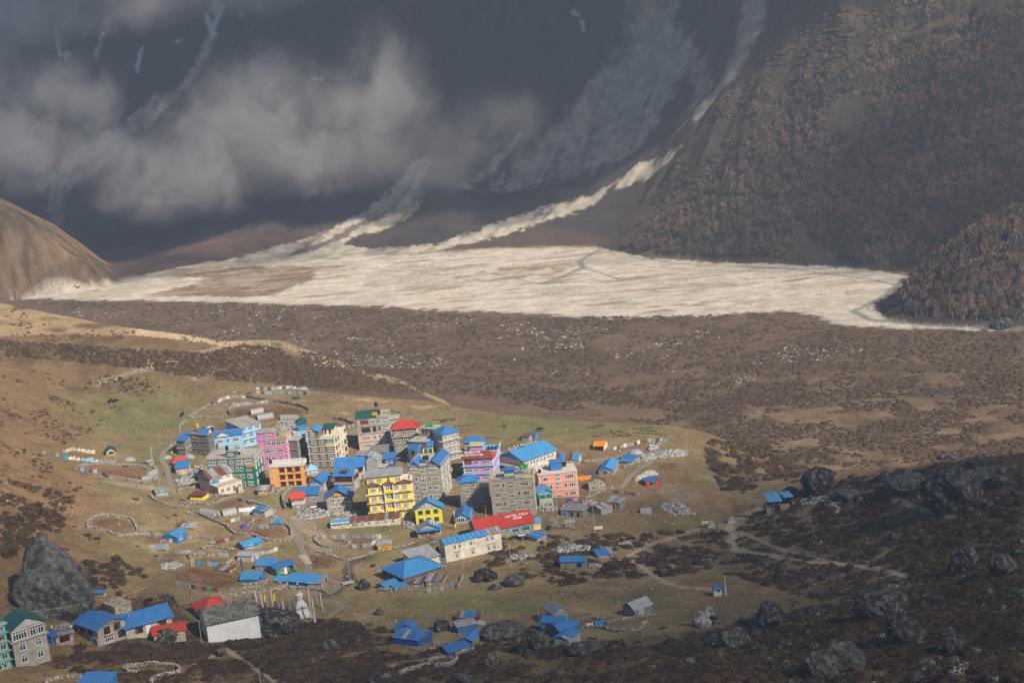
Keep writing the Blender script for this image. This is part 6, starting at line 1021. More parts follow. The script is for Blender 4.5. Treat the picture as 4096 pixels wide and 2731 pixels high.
def stone_wall(label, zm, pts, h=1.0, w=0.7, s=0.34, seed=1, group='dry stone walls of the village plots'):
    pl = smooth_pl(plan(zm, pts)); rg = np.random.default_rng(seed + len(label)); P, S, A = [], [], []
    for r in range(max(2, int(h / (s * .75)))):
        for side in (-1, 1):
            x, y, a = path_pts(pl, s * 1.15); n = len(x); off = side * (w / 2 - s * .35 - .03 * r) + rg.uniform(-.08, .08, n); sl = rg.uniform(-.5, .5, n) * s
            x = x - np.sin(a) * off + np.cos(a) * sl; y = y + np.cos(a) * off + np.sin(a) * sl; keep = rg.random(n) < (1 if r < h / (s * .75) - 1.5 else .72); z = gz(x, y) + s * .3 + r * s * .72
            z += rg.uniform(-.06, .06, n); P.append(np.stack([x, y, z], 1)[keep]); S.append((np.stack([rg.uniform(.4, .75, n), rg.uniform(.4, .7, n), rg.uniform(.34, .55, n)], 1) * s)[keep]); A.append((a + rg.uniform(-.4, .4, n))[keep])
    P, S, A = np.concatenate(P), np.concatenate(S), np.concatenate(A); loc = np.array([*pl[0], float(gz(*pl[0]))])
    o = tag(link('stone_wall', None, loc=tuple(loc)), label, 'stone wall', group); c = swarm('stones', BOX_V, BOX_F, P - loc, S, A, M_STONE, o, .28, seed=seed, tilt=.2); c['kind'] = 'stuff'; return o
def tin_fence(label, zm, pts, h=1.3, cols=('tin', 'tinlt', 'tin', 'rust'), pw=1.7, seed=1, seq=None, group='sheet metal fences round the pens'):
    pl = smooth_pl(plan(zm, pts), 1); rg = random.Random(seed + len(label)); x, y, a = path_pts(pl, pw); z = gz(x, y); o = tag(link('sheet_fence', None, loc=(x[0], y[0], z[0])), label, 'fence', group)
    key = ('fp', pw)
    for i in range(len(x)):
        c = seq[i * len(seq) // len(x)] if seq else rg.choice(cols); hh = round(h * rg.choice((.85, 1, 1.1)), 2); k = ('panel', c, hh, pw)
        if k not in _tank:
            m = MB(); m.box(-pw * .49, pw * .49, -.025, .025, -.3, hh)
            for q in range(5): m.box(-pw * .45 + q * pw * .2, -pw * .45 + q * pw * .2 + .08, -.055, -.025, -.3, hh - .03)
            _tank[k] = m.mesh('fence_panel', pm(c, 'tin' if c in ('tin', 'tinlt', 'rust', 'dkgrey') else 'roof'))
        p = link('fence_panel', _tank[k], (), o, (x[i] - x[0], y[i] - y[0], z[i] - z[0])); p.rotation_euler = (rg.uniform(-.12, .12), rg.uniform(-.03, .03), a[i] + rg.uniform(-.1, .1))
        if i % 2 == 0:
            if 'fpost' not in _tank: m = MB(); m.tube((0, 0, -.4), (0, 0, 1.75), .06, 5); _tank['fpost'] = m.mesh('fence_post', pm('wood', 'trim'))
            q = link('fence_post', _tank['fpost'], (), o, (x[i] - x[0] - math.cos(a[i]) * pw * .5, y[i] - y[0] - math.sin(a[i]) * pw * .5 + .06, z[i] - z[0]))
    return o
WALLS = [
    ('back wall of the large earthen pen left of the village', 'B4', [(600, 420), (740, 375), (950, 372), (1200, 392), (1420, 392), (1560, 402), (1690, 470)], .9), ('pale front wall curving round the two grey tunnels', 'B4', [(1080, 590), (1250, 612), (1390, 640), (1600, 665), (1750, 655), (1845, 590), (1835, 500), (1790, 440)], 1.2),
    ('ring wall of the empty oval pen on the left slope', 'B4', [(760, 1380), (735, 1320), (780, 1250), (900, 1190), (1050, 1160), (1200, 1220), (1420, 1212), (1480, 1300), (1530, 1410)], .9), ('rough wall below the empty oval pen', 'B4', [(760, 1365), (900, 1392), (1060, 1425), (1150, 1492), (1300, 1505), (1600, 1480), (1890, 1505)], .9),
    ('white stone line climbing the pasture from the grey lodge', 'Z1', [(300, 660), (305, 600), (330, 560), (372, 530)], .5), ('white stone wall running up to the upper pen', 'Z1', [(400, 492), (500, 432), (600, 372), (650, 352), (800, 362), (905, 352)], .7), ('low white stone line behind the grey lodge', 'Z1', [(410, 492), (600, 492), (840, 482)], .5),
    ('stone wall in front of the cream lodge and yellow pavilion', 'B2', [(450, 642), (560, 622), (750, 632), (900, 652), (960, 662)], 1.0), ('long stone wall below the lawn of the green hotel', 'B2', [(1000, 692), (1250, 742), (1450, 802), (1560, 842), (1700, 832), (1790, 832)], .9), ('weathered wall left of the yellow pavilion', 'B2', [(0, 782), (200, 762), (420, 792), (640, 742), (720, 692), (860, 670)], .9),
    ('winding stone wall through the middle pens', 'B2', [(40, 952), (240, 952), (350, 1012), (480, 1072), (640, 1132), (780, 1192), (830, 1255), (910, 1322), (960, 1362), (1100, 1372), (1290, 1372)], 1.1), ('rounded stone wall of the bare plot by the paved path', 'B2', [(1290, 1372), (1420, 1442), (1600, 1482), (1850, 1472), (2000, 1442), (2012, 1332), (1982, 1232), (1885, 1172)], 1.1),
    ('tall lane wall between the lawn and the red booth', 'B2', [(2012, 472), (1905, 580), (1835, 650), (1850, 762), (1890, 872)], 1.4), ('stone terrace wall under the orange hotel', 'B2', [(1730, 552), (1860, 520), (2000, 480)], 1.2), ('dark stone wall left of the silver hut', 'Z1', [(0, 1312), (60, 1372), (150, 1402), (300, 1442), (420, 1432)], .9), ('curved stone wall beside the cream lodge', 'Z1', [(290, 1262), (340, 1242), (430, 1252), (480, 1210)], 1.0),
    ('stone ring wall of the pen on the lower lawn', 'Z4', [(210, 680), (150, 690), (130, 730), (200, 790), (300, 795), (430, 795), (480, 762)], .8), ('stone wall block inside the lower lawn pen', 'Z4', [(335, 735), (400, 735), (475, 750)], 1.0), ('stone wall along the brook below the orange kiosk', 'Z4', [(130, 832), (300, 872), (420, 925), (560, 892), (700, 842), (800, 822), (950, 792), (1080, 757)], .7),
    ('long stone wall behind the white stupa', 'Z6', [(400, 560), (500, 562), (700, 542), (900, 512), (1100, 482), (1280, 442), (1330, 400)], 1.1), ('stone wall under the long blue house', 'Z6', [(1350, 445), (1500, 448), (1700, 475), (1790, 505)], 1.0), ('stone terrace below the all blue house', 'Z6', [(800, 420), (1000, 390), (1150, 365), (1250, 400)], .9), ('stone wall across the reddish plots', 'Z6', [(620, 470), (820, 440), (1000, 430)], .7),
    ('terrace wall of the upper reddish plot', 'B3', [(610, 500), (760, 505), (1000, 512)], .9), ('crooked wall left of the blue hut', 'B3', [(0, 152), (130, 182), (232, 232)], .8), ('stone bank under the blue hut', 'B3', [(220, 305), (330, 292), (360, 300)], 1.0), ('stone arc wall above the red panelled fence', 'B3', [(800, 412), (940, 372), (1100, 412), (1270, 432)], .9), ('slanting wall with a blue sheet on top', 'B3', [(1150, 640), (1210, 590), (1280, 545)], 1.0), ('long wall right of the blue hut', 'B3', [(500, 300), (650, 252), (800, 242), (980, 282)], .9), ('small wall by the white ladder', 'B3', [(640, 470), (630, 520), (650, 560)], .9),
    ('stone wall in front of the small blue lean-to roofs', 'A4', [(110, 952), (300, 955), (500, 932), (715, 902)], 1.1), ('inner wall of the walled yard', 'A4', [(762, 892), (900, 832), (1010, 802)], .8), ('rough end wall of the walled yard', 'A4', [(1175, 905), (1225, 830), (1240, 760)], 1.0), ('stone wall under the cream house corner', 'A4', [(760, 582), (900, 562), (1015, 565)], 1.6),
    ('oval pen wall of grey stones at the bottom left', 'Z5', [(1230, 1425), (1400, 1392), (1600, 1387), (1750, 1402), (1790, 1442), (1760, 1482), (1570, 1502), (1500, 1562)], 1.1), ('inner bend of the grey oval pen', 'Z5', [(1230, 1430), (1300, 1482), (1380, 1452)], .9), ('grey stone wall left of the bottom blue roof', 'Z5', [(440, 1562), (600, 1512), (830, 1502)], 1.0),
    ('bottom pen wall hung with coloured cloths', 'Z7', [(370, 1225), (500, 1182), (620, 1145), (800, 1150), (930, 1120), (935, 1030), (1110, 985)], 1.1), ('upper row of the bottom stone pen', 'Z7', [(640, 1100), (700, 1075), (900, 1080)], .9), ('stone wall below the wide blue shed', 'Z7', [(490, 985), (620, 992), (740, 990)], .9), ('short stone wall right of the wide blue shed', 'Z7', [(700, 935), (790, 925), (875, 935)], .9),
    ('stone wall running from the blue tarpaulin to the bushes', 'Z8', [(770, 1275), (900, 1245), (1100, 1215), (1240, 1192)], 1.0), ('wall heaped behind the tarpaulins', 'Z8', [(480, 1262), (600, 1232), (750, 1252)], 1.1), ('lower wall of the plot with tarpaulins', 'Z8', [(520, 1330), (700, 1310), (850, 1360), (1080, 1345), (1110, 1285), (1190, 1242)], .8),
    ('pale stone wall below the rust roofed house', 'Z3', [(1150, 925), (1250, 882), (1350, 832), (1475, 802)], 1.0), ('stone wall right of the low stone lodge', 'Z3', [(1130, 500), (1300, 492), (1485, 472)], 1.2), ('white wall along the upper lane', 'Z3', [(1600, 562), (1750, 502), (1860, 472)], 1.1), ('retaining wall below the tiny stone hut', 'Z3', [(740, 1255), (900, 1275), (1030, 1285)], .8)]
for i, (lb, zm, pts, h) in enumerate(WALLS): stone_wall(lb, zm, pts, h, seed=i + 3)
PALE = ('tinlt', 'tin', 'cream', 'tinlt'); DK = ('dkgrey', 'tin', 'dkgrey', 'dkgrey')
FENCES = [
    ('pale sheet fence at the top left of the upper pen', 'Z1', [(705, 347), (760, 317), (850, 292), (1000, 292)], PALE, None), ('dark sheet fence behind the three tunnels', 'Z1', [(1010, 287), (1100, 307), (1220, 327)], DK, None), ('long dark fence curving round the right of the upper pen', 'Z1', [(1290, 332), (1400, 352), (1500, 372), (1600, 397), (1665, 432), (1640, 460)], DK, None), ('inner fence across the upper pen', 'Z1', [(850, 482), (822, 440), (835, 402), (900, 382), (1020, 367), (1100, 357), (1240, 342)], PALE, None),
    ('rear fence of the tin pen on the plateau rim', 'Z1', [(1105, 200), (1330, 207), (1680, 215)], ('tin', 'rust', 'tinlt', 'tin'), None), ('front fence of the tin pen on the plateau rim', 'Z1', [(1110, 242), (1340, 247), (1680, 257)], ('tin', 'tinlt', 'rust', 'tinlt', 'tin'), None), ('dark fence right behind the brown hotel', 'Z1', [(1910, 522), (2000, 527), (2080, 552), (2145, 582)], DK, None), ('pale fence end by the tall lodge', 'Z1', [(2060, 612), (2148, 587)], PALE, None),
    ('pale fence at the back of the far left pen', 'B4', [(350, 205), (480, 168), (610, 165), (740, 200), (870, 215)], ('cream', 'tinlt', 'cream'), None), ('dark left fence of the far left pen', 'B4', [(20, 220), (160, 250), (300, 265)], ('dkgrey', 'tin', 'tin'), None), ('blue, cream and white panel fence of the far left pen', 'B4', [(355, 298), (470, 302), (660, 322), (870, 345), (1000, 352), (1200, 358)], None, ['bluelt', 'cream', 'cream', 'tinlt', 'skyblue', 'cream', 'tin', 'tin', 'tin']), ('low fence with blue sheets at the left of the earthen pen', 'B4', [(630, 482), (780, 502), (930, 522), (1060, 590)], None, ['tin', 'blue', 'maroon', 'tinlt', 'tin', 'deepblue', 'deepblue']),
    ('blue and grey boarding beside the lawn', 'B2', [(1000, 722), (1120, 750), (1200, 772), (1260, 800)], ('deepblue', 'tin', 'tinlt', 'dkgrey'), None), ('pale fence in the middle pens', 'B2', [(680, 1152), (830, 1122), (940, 1105), (1045, 1092)], ('tinlt', 'cream', 'rust'), None), ('bent tin barrier by the white drying poles', 'B2', [(1020, 1205), (1200, 1232), (1420, 1248), (1600, 1222)], ('tin', 'tinlt', 'tin'), None), ('short fence in front of the boxy tin shed', 'B2', [(1080, 1000), (1260, 962)], ('tin', 'tinlt'), None),
    ('fence of red and grey panels above the arc wall', 'B3', [(930, 352), (1060, 335), (1130, 312), (1275, 275)], ('rust', 'tin', 'tinlt', 'tin'), None), ('long tin fence with one orange red panel', 'B3', [(420, 475), (600, 480), (760, 490), (940, 500), (1195, 520)], None, ['tin', 'tinlt', 'tin', 'tin', 'tin', 'redlt', 'tin', 'tinlt', 'tinlt']), ('white fence with a red sheet beside the pale tin shed', 'B3', [(1630, 500), (1740, 480), (1895, 435)], None, ['tinlt', 'tinlt', 'redlt', 'tinlt', 'cream', 'cream']), ('grey fence left of the reddish plots', 'B3', [(150, 565), (280, 590), (425, 610)], ('tin', 'tinlt', 'dkgrey'), None),
    ('blue and tin boarding beside the white ladder', 'B3', [(725, 635), (830, 640), (950, 655), (1045, 650)], None, ['bluelt', 'tin', 'tinlt', 'bluelt', 'tinlt']), ('fence of tin, rust and green sheets above the monastery', 'B3', [(440, 910), (600, 945), (740, 985), (900, 1012), (1045, 1022)], None, ['tin', 'tinlt', 'tin', 'rust', 'tin', 'rust', 'tankgreen', 'maroon']), ('sheet fence at the back of the lawn pen', 'Z4', [(205, 705), (430, 712), (640, 710), (765, 700)], ('tin', 'tinlt', 'tin', 'cream'), None), ('pale front fence of the lawn pen', 'Z4', [(490, 798), (640, 798), (720, 745), (765, 702)], ('tinlt', 'cream', 'tin'), None),
    ('smooth grey barrier in front of the walled yard', 'A4', [(755, 972), (900, 945), (1020, 925), (1120, 890), (1185, 850)], ('tin', 'tin', 'tinlt'), None), ('patchwork fence running out to the right pasture', 'Z3', [(1480, 352), (1600, 322), (1700, 302), (1850, 262), (2000, 252), (2112, 240)], ('tin', 'rust', 'cream', 'tinlt', 'dkgrey', 'wood'), None), ('lower fence of the right hand pen', 'Z3', [(1880, 345), (2000, 302), (2120, 245)], ('tin', 'rust', 'cream', 'lightblue'), None), ('dark broken fence of the small right pen', 'Z3', [(1480, 852), (1650, 872), (1800, 905)], ('dkgrey', 'wood', 'tin'), None)]
for i, (lb, zm, pts, cols, seq) in enumerate(FENCES): tin_fence(lb, zm, pts, 1.25, cols or ('tin',), 1.6, i, seq)

M_PLAST = surf('plastic_sheet', (.34, .325, .305), .45, .3, .8, spec=.4, dirt=(.20, .18, .16), dirt_amt=.5, dirt_scale=.6)
def tunnel(label, zm, a, b_, w, h, mat=None, round_=False):
    p, q = G(zm, *a), G(zm, *b_); d = q - p; d[2] = 0; L = np.linalg.norm(d); d /= L; c = (p + q) / 2; c[2] = min(gz(p[0], p[1]), gz(q[0], q[1])) - .1
    o = tag(link('polytunnel', None, loc=tuple(c)), label, 'greenhouse', 'plastic tunnels in the pens'); o.rotation_euler.z = math.atan2(d[1], d[0]); n, ns = 12, 8; m = MB(); V = []
    for j in range(ns + 1):
        t = j / ns; k = 1 if not round_ else math.sqrt(max(0.05, 1 - (2 * t - 1) ** 2 * .9))
        V.append([(-L / 2 + L * t, -w / 2 * k * math.cos(math.pi * i / n) * (1 + .02 * math.sin(7 * i + 3 * j)), max(.0, h * k * math.sin(math.pi * i / n) ** .8 * (1 - .03 * (j % 2)))) for i in range(n + 1)])
    for j in range(ns):
        for i in range(n): m.quad([V[j][i], V[j][i + 1], V[j + 1][i + 1], V[j + 1][i]])
    m.obj('plastic_cover', mat or M_PLAST, o, smooth=True)
    for j, e in ((0, 1), (ns, -1)): m = MB(); m.quad([(x + .1 * e, y, z) for x, y, z in V[j]][::e]); m.obj('end_panel', mat or M_PLAST, o)
    for j in range(0, ns + 1, 2):
        m = MB()
        for i in range(n): m.tube(Vector(V[j][i]) * 1.01, Vector(V[j][i + 1]) * 1.01, .035, 4)
        m.obj('hoop', pm('tin', 'trim'), o)
    return o
for t in [('small ridge tunnel at the back of the upper pen', 'Z1', (1050, 458), (1180, 432), 3.2, 2.0), ('tent shaped tunnel in the middle of the upper pen', 'Z1', (1125, 512), (1290, 488), 3.4, 2.1), ('long tunnel with round openings at the right of the upper pen', 'Z1', (1380, 510), (1545, 515), 3.4, 2.1), ('plastic dome on the plateau rim beside a pole', 'Z1', (1530, 205), (1640, 198), 3.5, 2.2, None, True), ('grey tunnel with open end in the middle pens', 'B2', (330, 945), (600, 1010), 3.6, 2.1), ('pale tunnel with a blue patch left of the white sheet', 'B2', (700, 985), (950, 945), 3.6, 2.2),
          ('lower of two grey tunnels in the earthen pen', 'B4', (1580, 615), (1700, 605), 2.8, 1.5), ('upper of two grey tunnels in the earthen pen', 'B4', (1670, 585), (1790, 550), 3.4, 2.4), ('plastic dome behind the far left fence', 'B4', (1310, 318), (1490, 308), 3.2, 2.0, None, True), ('little plastic hump inside the far left pen', 'B4', (720, 285), (840, 290), 2.2, 1.2, None, True), ('round plastic dome in the right hand pen', 'Z3', (1655, 392), (1830, 392), 3.5, 2.1, None, True), ('low plastic tunnel along the right hand pen', 'Z3', (1885, 352), (1990, 322), 2.2, 1.3), ('collapsed white tunnel with a round end on the right slope', 'Z8', (1085, 232), (1190, 238), 3.0, 2.2),
          ('grey plastic dome behind the red dining house', 'Z1', (130, 925), (225, 912), 2.6, 1.6, None, True), ('white plastic heap right of the red dining house', 'Z1', (345, 915), (470, 915), 2.8, 1.8, None, True)]: tunnel(*t)
for lb, zm, a, b_, w, h, k in [('sand coloured tarpaulin tent on the right of the village', 'Z3', (1715, 712), (1890, 700), 4.0, 2.6, 'cream'), ('long cream tarpaulin tent behind the sand coloured one', 'Z3', (1790, 642), (2005, 640), 3.4, 2.2, 'cream'), ('brown wrapped hay heap by the tilted blue roof', 'Z1', (275, 1085), (395, 1085), 3.0, 2.2, 'pinklt')]:
    o = tunnel(lb, zm, a, b_, w, h, surf('tarpaulin_' + k, tuple(.75 * c for c in PAINT[k]), .9, .3, 1.0), True); o.name = 'tarpaulin_tent'; o['category'] = 'tent'; o['group'] = 'tarpaulin covered tents'
def cloth(name, label, zm, base, w, h, col, lean=0.3, az=0.0, cat='tarpaulin', seed=2):
    p = G(zm, *base); m = MB(); n, k = 10, 5; rg = random.Random(seed); V = [[(-w / 2 + w * i / n, lean * h * (1 - j / k) ** 1.5 * (-1) + .12 * math.sin(i * 1.7 + j), h * (j / k) * (1 + .08 * math.sin(i * 2.1)) + .03) for i in range(n + 1)] for j in range(k + 1)]
    for j in range(k):
        for i in range(n): m.quad([V[j][i], V[j][i + 1], V[j + 1][i + 1], V[j + 1][i]])
    for i in range(n): m.quad([V[k][i], V[k][i + 1], (V[k][i + 1][0], V[k][i + 1][1] + h * .8, .0), (V[k][i][0], V[k][i][1] + h * .8, .0)])
    o = m.obj(name, pm(col, 'cloth'), None, tuple(p), smooth=True); o.rotation_euler.z = az; tag(o, label, cat); return o
cloth('tarpaulin', 'long white sheet draped over a heap in the middle pens', 'B2', (1170, 912), 5.5, 1.3, 'white', .3, .15); cloth('tarpaulin', 'bright orange tarpaulin over a heap right of the salmon hotel', 'Z3', (1145, 695), 4.4, 1.3, 'tarporange', .5, .05); cloth('tarpaulin', 'pink bundle under the salmon hotel', 'Z3', (1030, 945), 1.6, .9, 'orchid', .4, .4); cloth('tarpaulin', 'deep blue sheet on the bank under the salmon hotel', 'Z3', (955, 950), 1.8, .8, 'deepblue', .4, .3); cloth('tarpaulin', 'red and orange cloths drying near the mint green cafe', 'Z3', (890, 1010), 1.6, .6, 'redlt', .3, .4)
cloth('tarpaulin', 'blue tarpaulin bulging over the stone wall near the silver barn', 'Z8', (695, 1300), 2.2, 1.6, 'bluelt', .4, .2); cloth('tarpaulin', 'white sack heap beside the blue tarpaulin', 'Z8', (610, 1310), 1.8, 1.1, 'white', .4, .1); cloth('tarpaulin', 'violet cloth hanging on the bent tin barrier', 'B2', (1125, 1230), 1.6, 1.7, 'purple', .3, .3); cloth('tarpaulin', 'dark blue cover on a heap behind the stone house on the right', 'Z3', (1200, 650), 3.0, .9, 'deepblue', .5, .1); cloth('tarpaulin', 'turquoise netting beside the red roofed booth', 'Z1', (1690, 1400), 3.0, .7, 'cyan', .5, .1); cloth('tarpaulin', 'blue cloths on the balcony of the cream lodge', 'B2', (600, 560), 2.6, .8, 'bluelt', .1, .4).location.z += 3.4

# ---- roof tanks and other rooftop things
def on(b, x, y, z=0.0): return b.world(-b.w1 * (1 - x), b.w2 * y, b.h + z + .12)
for a in [(on(B_GREY, .30, .55), .75, 1.6, 'tankorange', 'orange tank on a high stand above the dark grey lodge', 1.6), (on(B_GREY, .5, .95), .6, 1.2, 'black', 'black tank at the back of the dark grey lodge', .2), (on(B_GREY, .97, .95), .65, 1.5, 'black', 'black tank between the grey and the sky blue lodge', .2),
          (on(B_GRN, .44, .14, 2.5), .62, 1.4, 'black', 'black tank on the stair cabin of the green hotel', .1), (on(B_PINK, .66, .5), .5, 1.2, 'tankgreen', 'green tank on the magenta hotel terrace', .3), (on(B_TALL, .62, .6, 1.5), .6, 1.5, 'black', 'black tank highest above the tall pink lodge', 1.4), (on(B_TALL, .68, .35), .65, 1.5, 'black', 'second black tank beside the orange sign of the tall lodge', .3),
          (on(B_STEP, .42, .4), .6, 1.5, 'tankgreen', 'left green tank on the stepped grey lodge', .1), (on(B_STEP, .72, .4), .6, 1.5, 'tankgreen', 'right green tank on the stepped grey lodge', .1), (on(B_BIG, .47, .18), .6, 1.3, 'black', 'left black tank on the big grey hotel', 1.2), (on(B_BIG, .54, .2), .6, 1.3, 'black', 'right black tank on the big grey hotel', 1.2),
          (on(B_NAM, .12, .45), .55, 1.3, 'tankgreen', 'left green tank behind the yellow guest house sign', 1.6), (on(B_NAM, .22, .46), .55, 1.3, 'tankgreen', 'green tank touching the yellow guest house sign', 1.8), (on(B_NAM, .72, .62), .5, 1.1, 'black', 'left black tank in the row on the orchid guest house', .1), (on(B_NAM, .84, .62), .5, 1.1, 'black', 'middle black tank in the row on the orchid guest house', .1), (on(B_NAM, .96, .62), .5, 1.1, 'black', 'right black tank in the row on the orchid guest house', .1),
          (on(B_FOUR, .74, .45), .58, 1.3, 'tankgreen', 'left green tank on a wooden stand above the four storey hotel', 1.9), (on(B_FOUR, .85, .5), .58, 1.3, 'tankgreen', 'right green tank on a wooden stand above the four storey hotel', 1.9), (on(B_SAL, .06, .25), .5, 1.1, 'black', 'small black tank at the left end of the salmon hotel', .1), (on(B_SAL, .68, .6), .6, 1.4, 'black', 'black tank right of the blue cabin on the salmon hotel', .6), (on(B_SAL, .76, .65), .5, 1.1, 'black', 'second black tank by the blue cabin of the salmon hotel', .6), (on(B_ORA, .05, .3), .5, 1.3, 'black', 'black tank on a stand at the left of the orange hotel', .9),
          (G('B1', 112, 500), .55, 1.2, 'black', 'black barrel by the pale blue gable', 1.4), (G('Z4', 2335, 630), .55, 1.2, 'black', 'black barrel beyond the red roofed hotel', .0), (G('A4', 1780, 212), .6, 1.3, 'black', 'black barrel between the cream house and the red hotel', .0), (G('A4', 912, 440), .5, 1.4, 'black', 'black barrel at the left corner of the cream house', .6), (G('B4', 2225, 590), .6, .9, 'tankgreen', 'green barrel on the white rubble heap', .2), (G('Z4', 1160, 590), .5, 1.1, 'black', 'black barrel behind the bakery roof', .6)]: tank(a[0], a[1], a[2], a[3], a[4], a[5])
def solar(p, label, az): 
    o = tag(link('solar_heater', None, loc=tuple(p)), label, 'solar heater', 'solar water heaters'); o.rotation_euler.z = az; m = MB(); m.slab((-1, -.8, .1), (1, -.8, .1), (1, .6, 1.1), (-1, .6, 1.1), .05); m.obj('collector', surf('collector', (.015, .018, .03), .15, .1), o); m = MB(); m.tube((-1.1, .7, 1.25), (1.1, .7, 1.25), .24, 10); m.obj('tank_body', pm('white', 'trim'), o); m = MB(); [m.tube((x, .6, 0), (x, .6, 1.15), .04, 4) for x in (-.9, .9)]; m.obj('stand', pm('tin', 'trim'), o)
solar(on(B_GRN, .62, .3), 'white solar water heater on the green hotel roof', .0); solar(G('B1', 155, 1255), 'solar water heater standing on the white rubble', .1); solar(G('A4', 2050, 262), 'white solar heater under the red roofed hotel', .1); solar(on(B_GREY, .95, .75, .4), 'white solar heater behind the blue lodge roof', .2); solar(G('Z2', 1900, 1445), 'solar heater on the terrace of the stepped grey house', .1)
# ---- stupa
p = G('Z6', 1487, 772); o = tag(link('stupa', None, loc=tuple(p)), 'white stepped stupa with gold spire beside the prayer banners', 'stupa'); o.rotation_euler.z = math.radians(24); wm = surf('whitewash', (.64, .62, .59), .85, .18, .8, dirt=(.32, .30, .27), dirt_amt=.35, dirt_scale=.6)
def sq(name, lv, mat):
    m = MB(); n = len(lv)
    for i in range(n - 1):
        (a, z0), (b2, z1) = lv[i], lv[i + 1]; A = [(-a, -a, z0), (a, -a, z0), (a, a, z0), (-a, a, z0)]; Bq = [(-b2, -b2, z1), (b2, -b2, z1), (b2, b2, z1), (-b2, b2, z1)]
        for k in range(4): m.quad([A[k], A[(k + 1) % 4], Bq[(k + 1) % 4], Bq[k]])
    a, z = lv[-1]; m.quad([(-a, -a, z), (a, -a, z), (a, a, z), (-a, a, z)]); return m.obj(name, mat, o)
sq('plinth', [(2.2, -.6), (2.15, .9), (1.95, .95)], wm); sq('base', [(1.9, .95), (1.62, 2.6)], wm); sq('cornice', [(1.78, 2.6), (1.78, 2.75), (1.7, 2.75), (1.7, 2.95), (1.8, 2.95), (1.8, 3.1)], pm('paleconc', 'conc'))
for k in range(5): sq('step', [(1.62 - .17 * k, 3.1 + .3 * k), (1.60 - .17 * k, 3.4 + .3 * k)], wm)
m = MB(); m.lathe([(.86, 4.6), (.88, 4.8), (1.15, 6.2), (1.2, 6.45), (1.1, 6.6), (.5, 6.7)], 20); m.obj('dome', wm, o, smooth=True); sq('harmika', [(.34, 6.7), (.34, 7.2), (.45, 7.2), (.45, 7.4)], pm('cream')); m = MB(); m.lathe([(.34, 7.4), (.3, 7.6), (.12, 9.2)] , 12); m.obj('spire', surf('gold', (.55, .30, .04), .5, .2), o); m = MB(); m.lathe([(.12, 9.2), (.32, 9.3), (.32, 9.4), (.1, 9.5), (.16, 9.8), (.03, 10.1)], 12); m.obj('finial', pm('cream', 'trim'), o)
for zm, c, k, lb in [('Z8', (1940, 330), .30, 'small pale stone shrine right where the trails meet'), ('Z8', (1752, 370), .30, 'small pale stone shrine beside the information board')]:
    p = G(zm, *c); o = tag(link('stone_shrine', None, loc=tuple(p)), lb, 'shrine', 'little stone shrines on the trail'); sq('base', [(4.2 * k, -.3), (4.0 * k, 1.1 * k * 2), (3 * k, 1.2 * k * 2)], pm('paleconc', 'conc')); sq('step', [(2.8 * k, 2.4 * k), (2.6 * k, 4.4 * k), (3.1 * k, 4.4 * k), (3.1 * k, 5.0 * k)], pm('paleconc', 'conc')); m = MB(); m.lathe([(1.6 * k, 5 * k), (1.8 * k, 6 * k), (.8 * k, 7 * k), (.2 * k, 9 * k)], 10); m.obj('dome', pm('concrete', 'conc'), o)
# ---- poles, banners, prayer flags
for zm, b_, t, lb, arm in [('Z4', (160, 765), (137, 570), 'pole beside the path above the lawn pen', 0), ('Z4', (477, 1142), (455, 930), 'pole by the small bridge over the brook', 0), ('Z4', (2106, 800), (2080, 600), 'pole in front of the red roofed hotel', 0), ('Z4', (1988, 972), (1970, 760), 'pole among the bushes below the cream house', 0), ('Z3', (1262, 1310), (1232, 1000), 'pole on the bank right of the tiny stone hut', 0), ('Z3', (826, 1165), (790, 800), 'pole left of the striped tin shed', 0), ('B4', (1768, 330), (1745, 110), 'forked pole behind the little tin shed', 1), ('B4', (1872, 692), (1848, 470), 'pole left of the footpath', 0), ('Z6', (322, 1132), (280, 830), 'thin pole before the monastery wall', 0), ('Z6', (1005, 1558), (995, 1410), 'thin stick at the bottom edge', 0),
                           ('B2', (2140, 1122), (2112, 700), 'pole in front of the red roofed booth', 0), ('Z3', (1062, 405), (1040, 250), 'pole beside the woodshed', 0), ('Z3', (2350, 400), (2322, 140), 'pole on the far right of the pasture', 1), ('Z8', (135, 1255), (128, 1130), 'thin pole left of the silver barn', 0), ('Z3', (1208, 890), (1180, 720), 'pole left of the rust roofed house', 0), ('B1', (295, 1180), (235, 900), 'leaning pole by the stone house', 0), ('Z1', (100, 1200), (80, 1000), 'pole by the stone wall above the silver hut', 0), ('B1', (412, 690), (348, 370), 'white pole in front of the blue roofs', 0), ('Z1', (22, 935), (12, 790), 'pole at the bend of the upper footpath', 0), ('Z7', (1745, 700), (1742, 585), 'thin pole left of the cluster of blue sheds', 0)]: pole(zm, b_, t, lb, .075, 'tinlt', arm=bool(arm))
FL = [pm(k, 'cloth') for k in ('deepblue', 'flagwhite', 'red', 'tankgreen', 'yellow')]
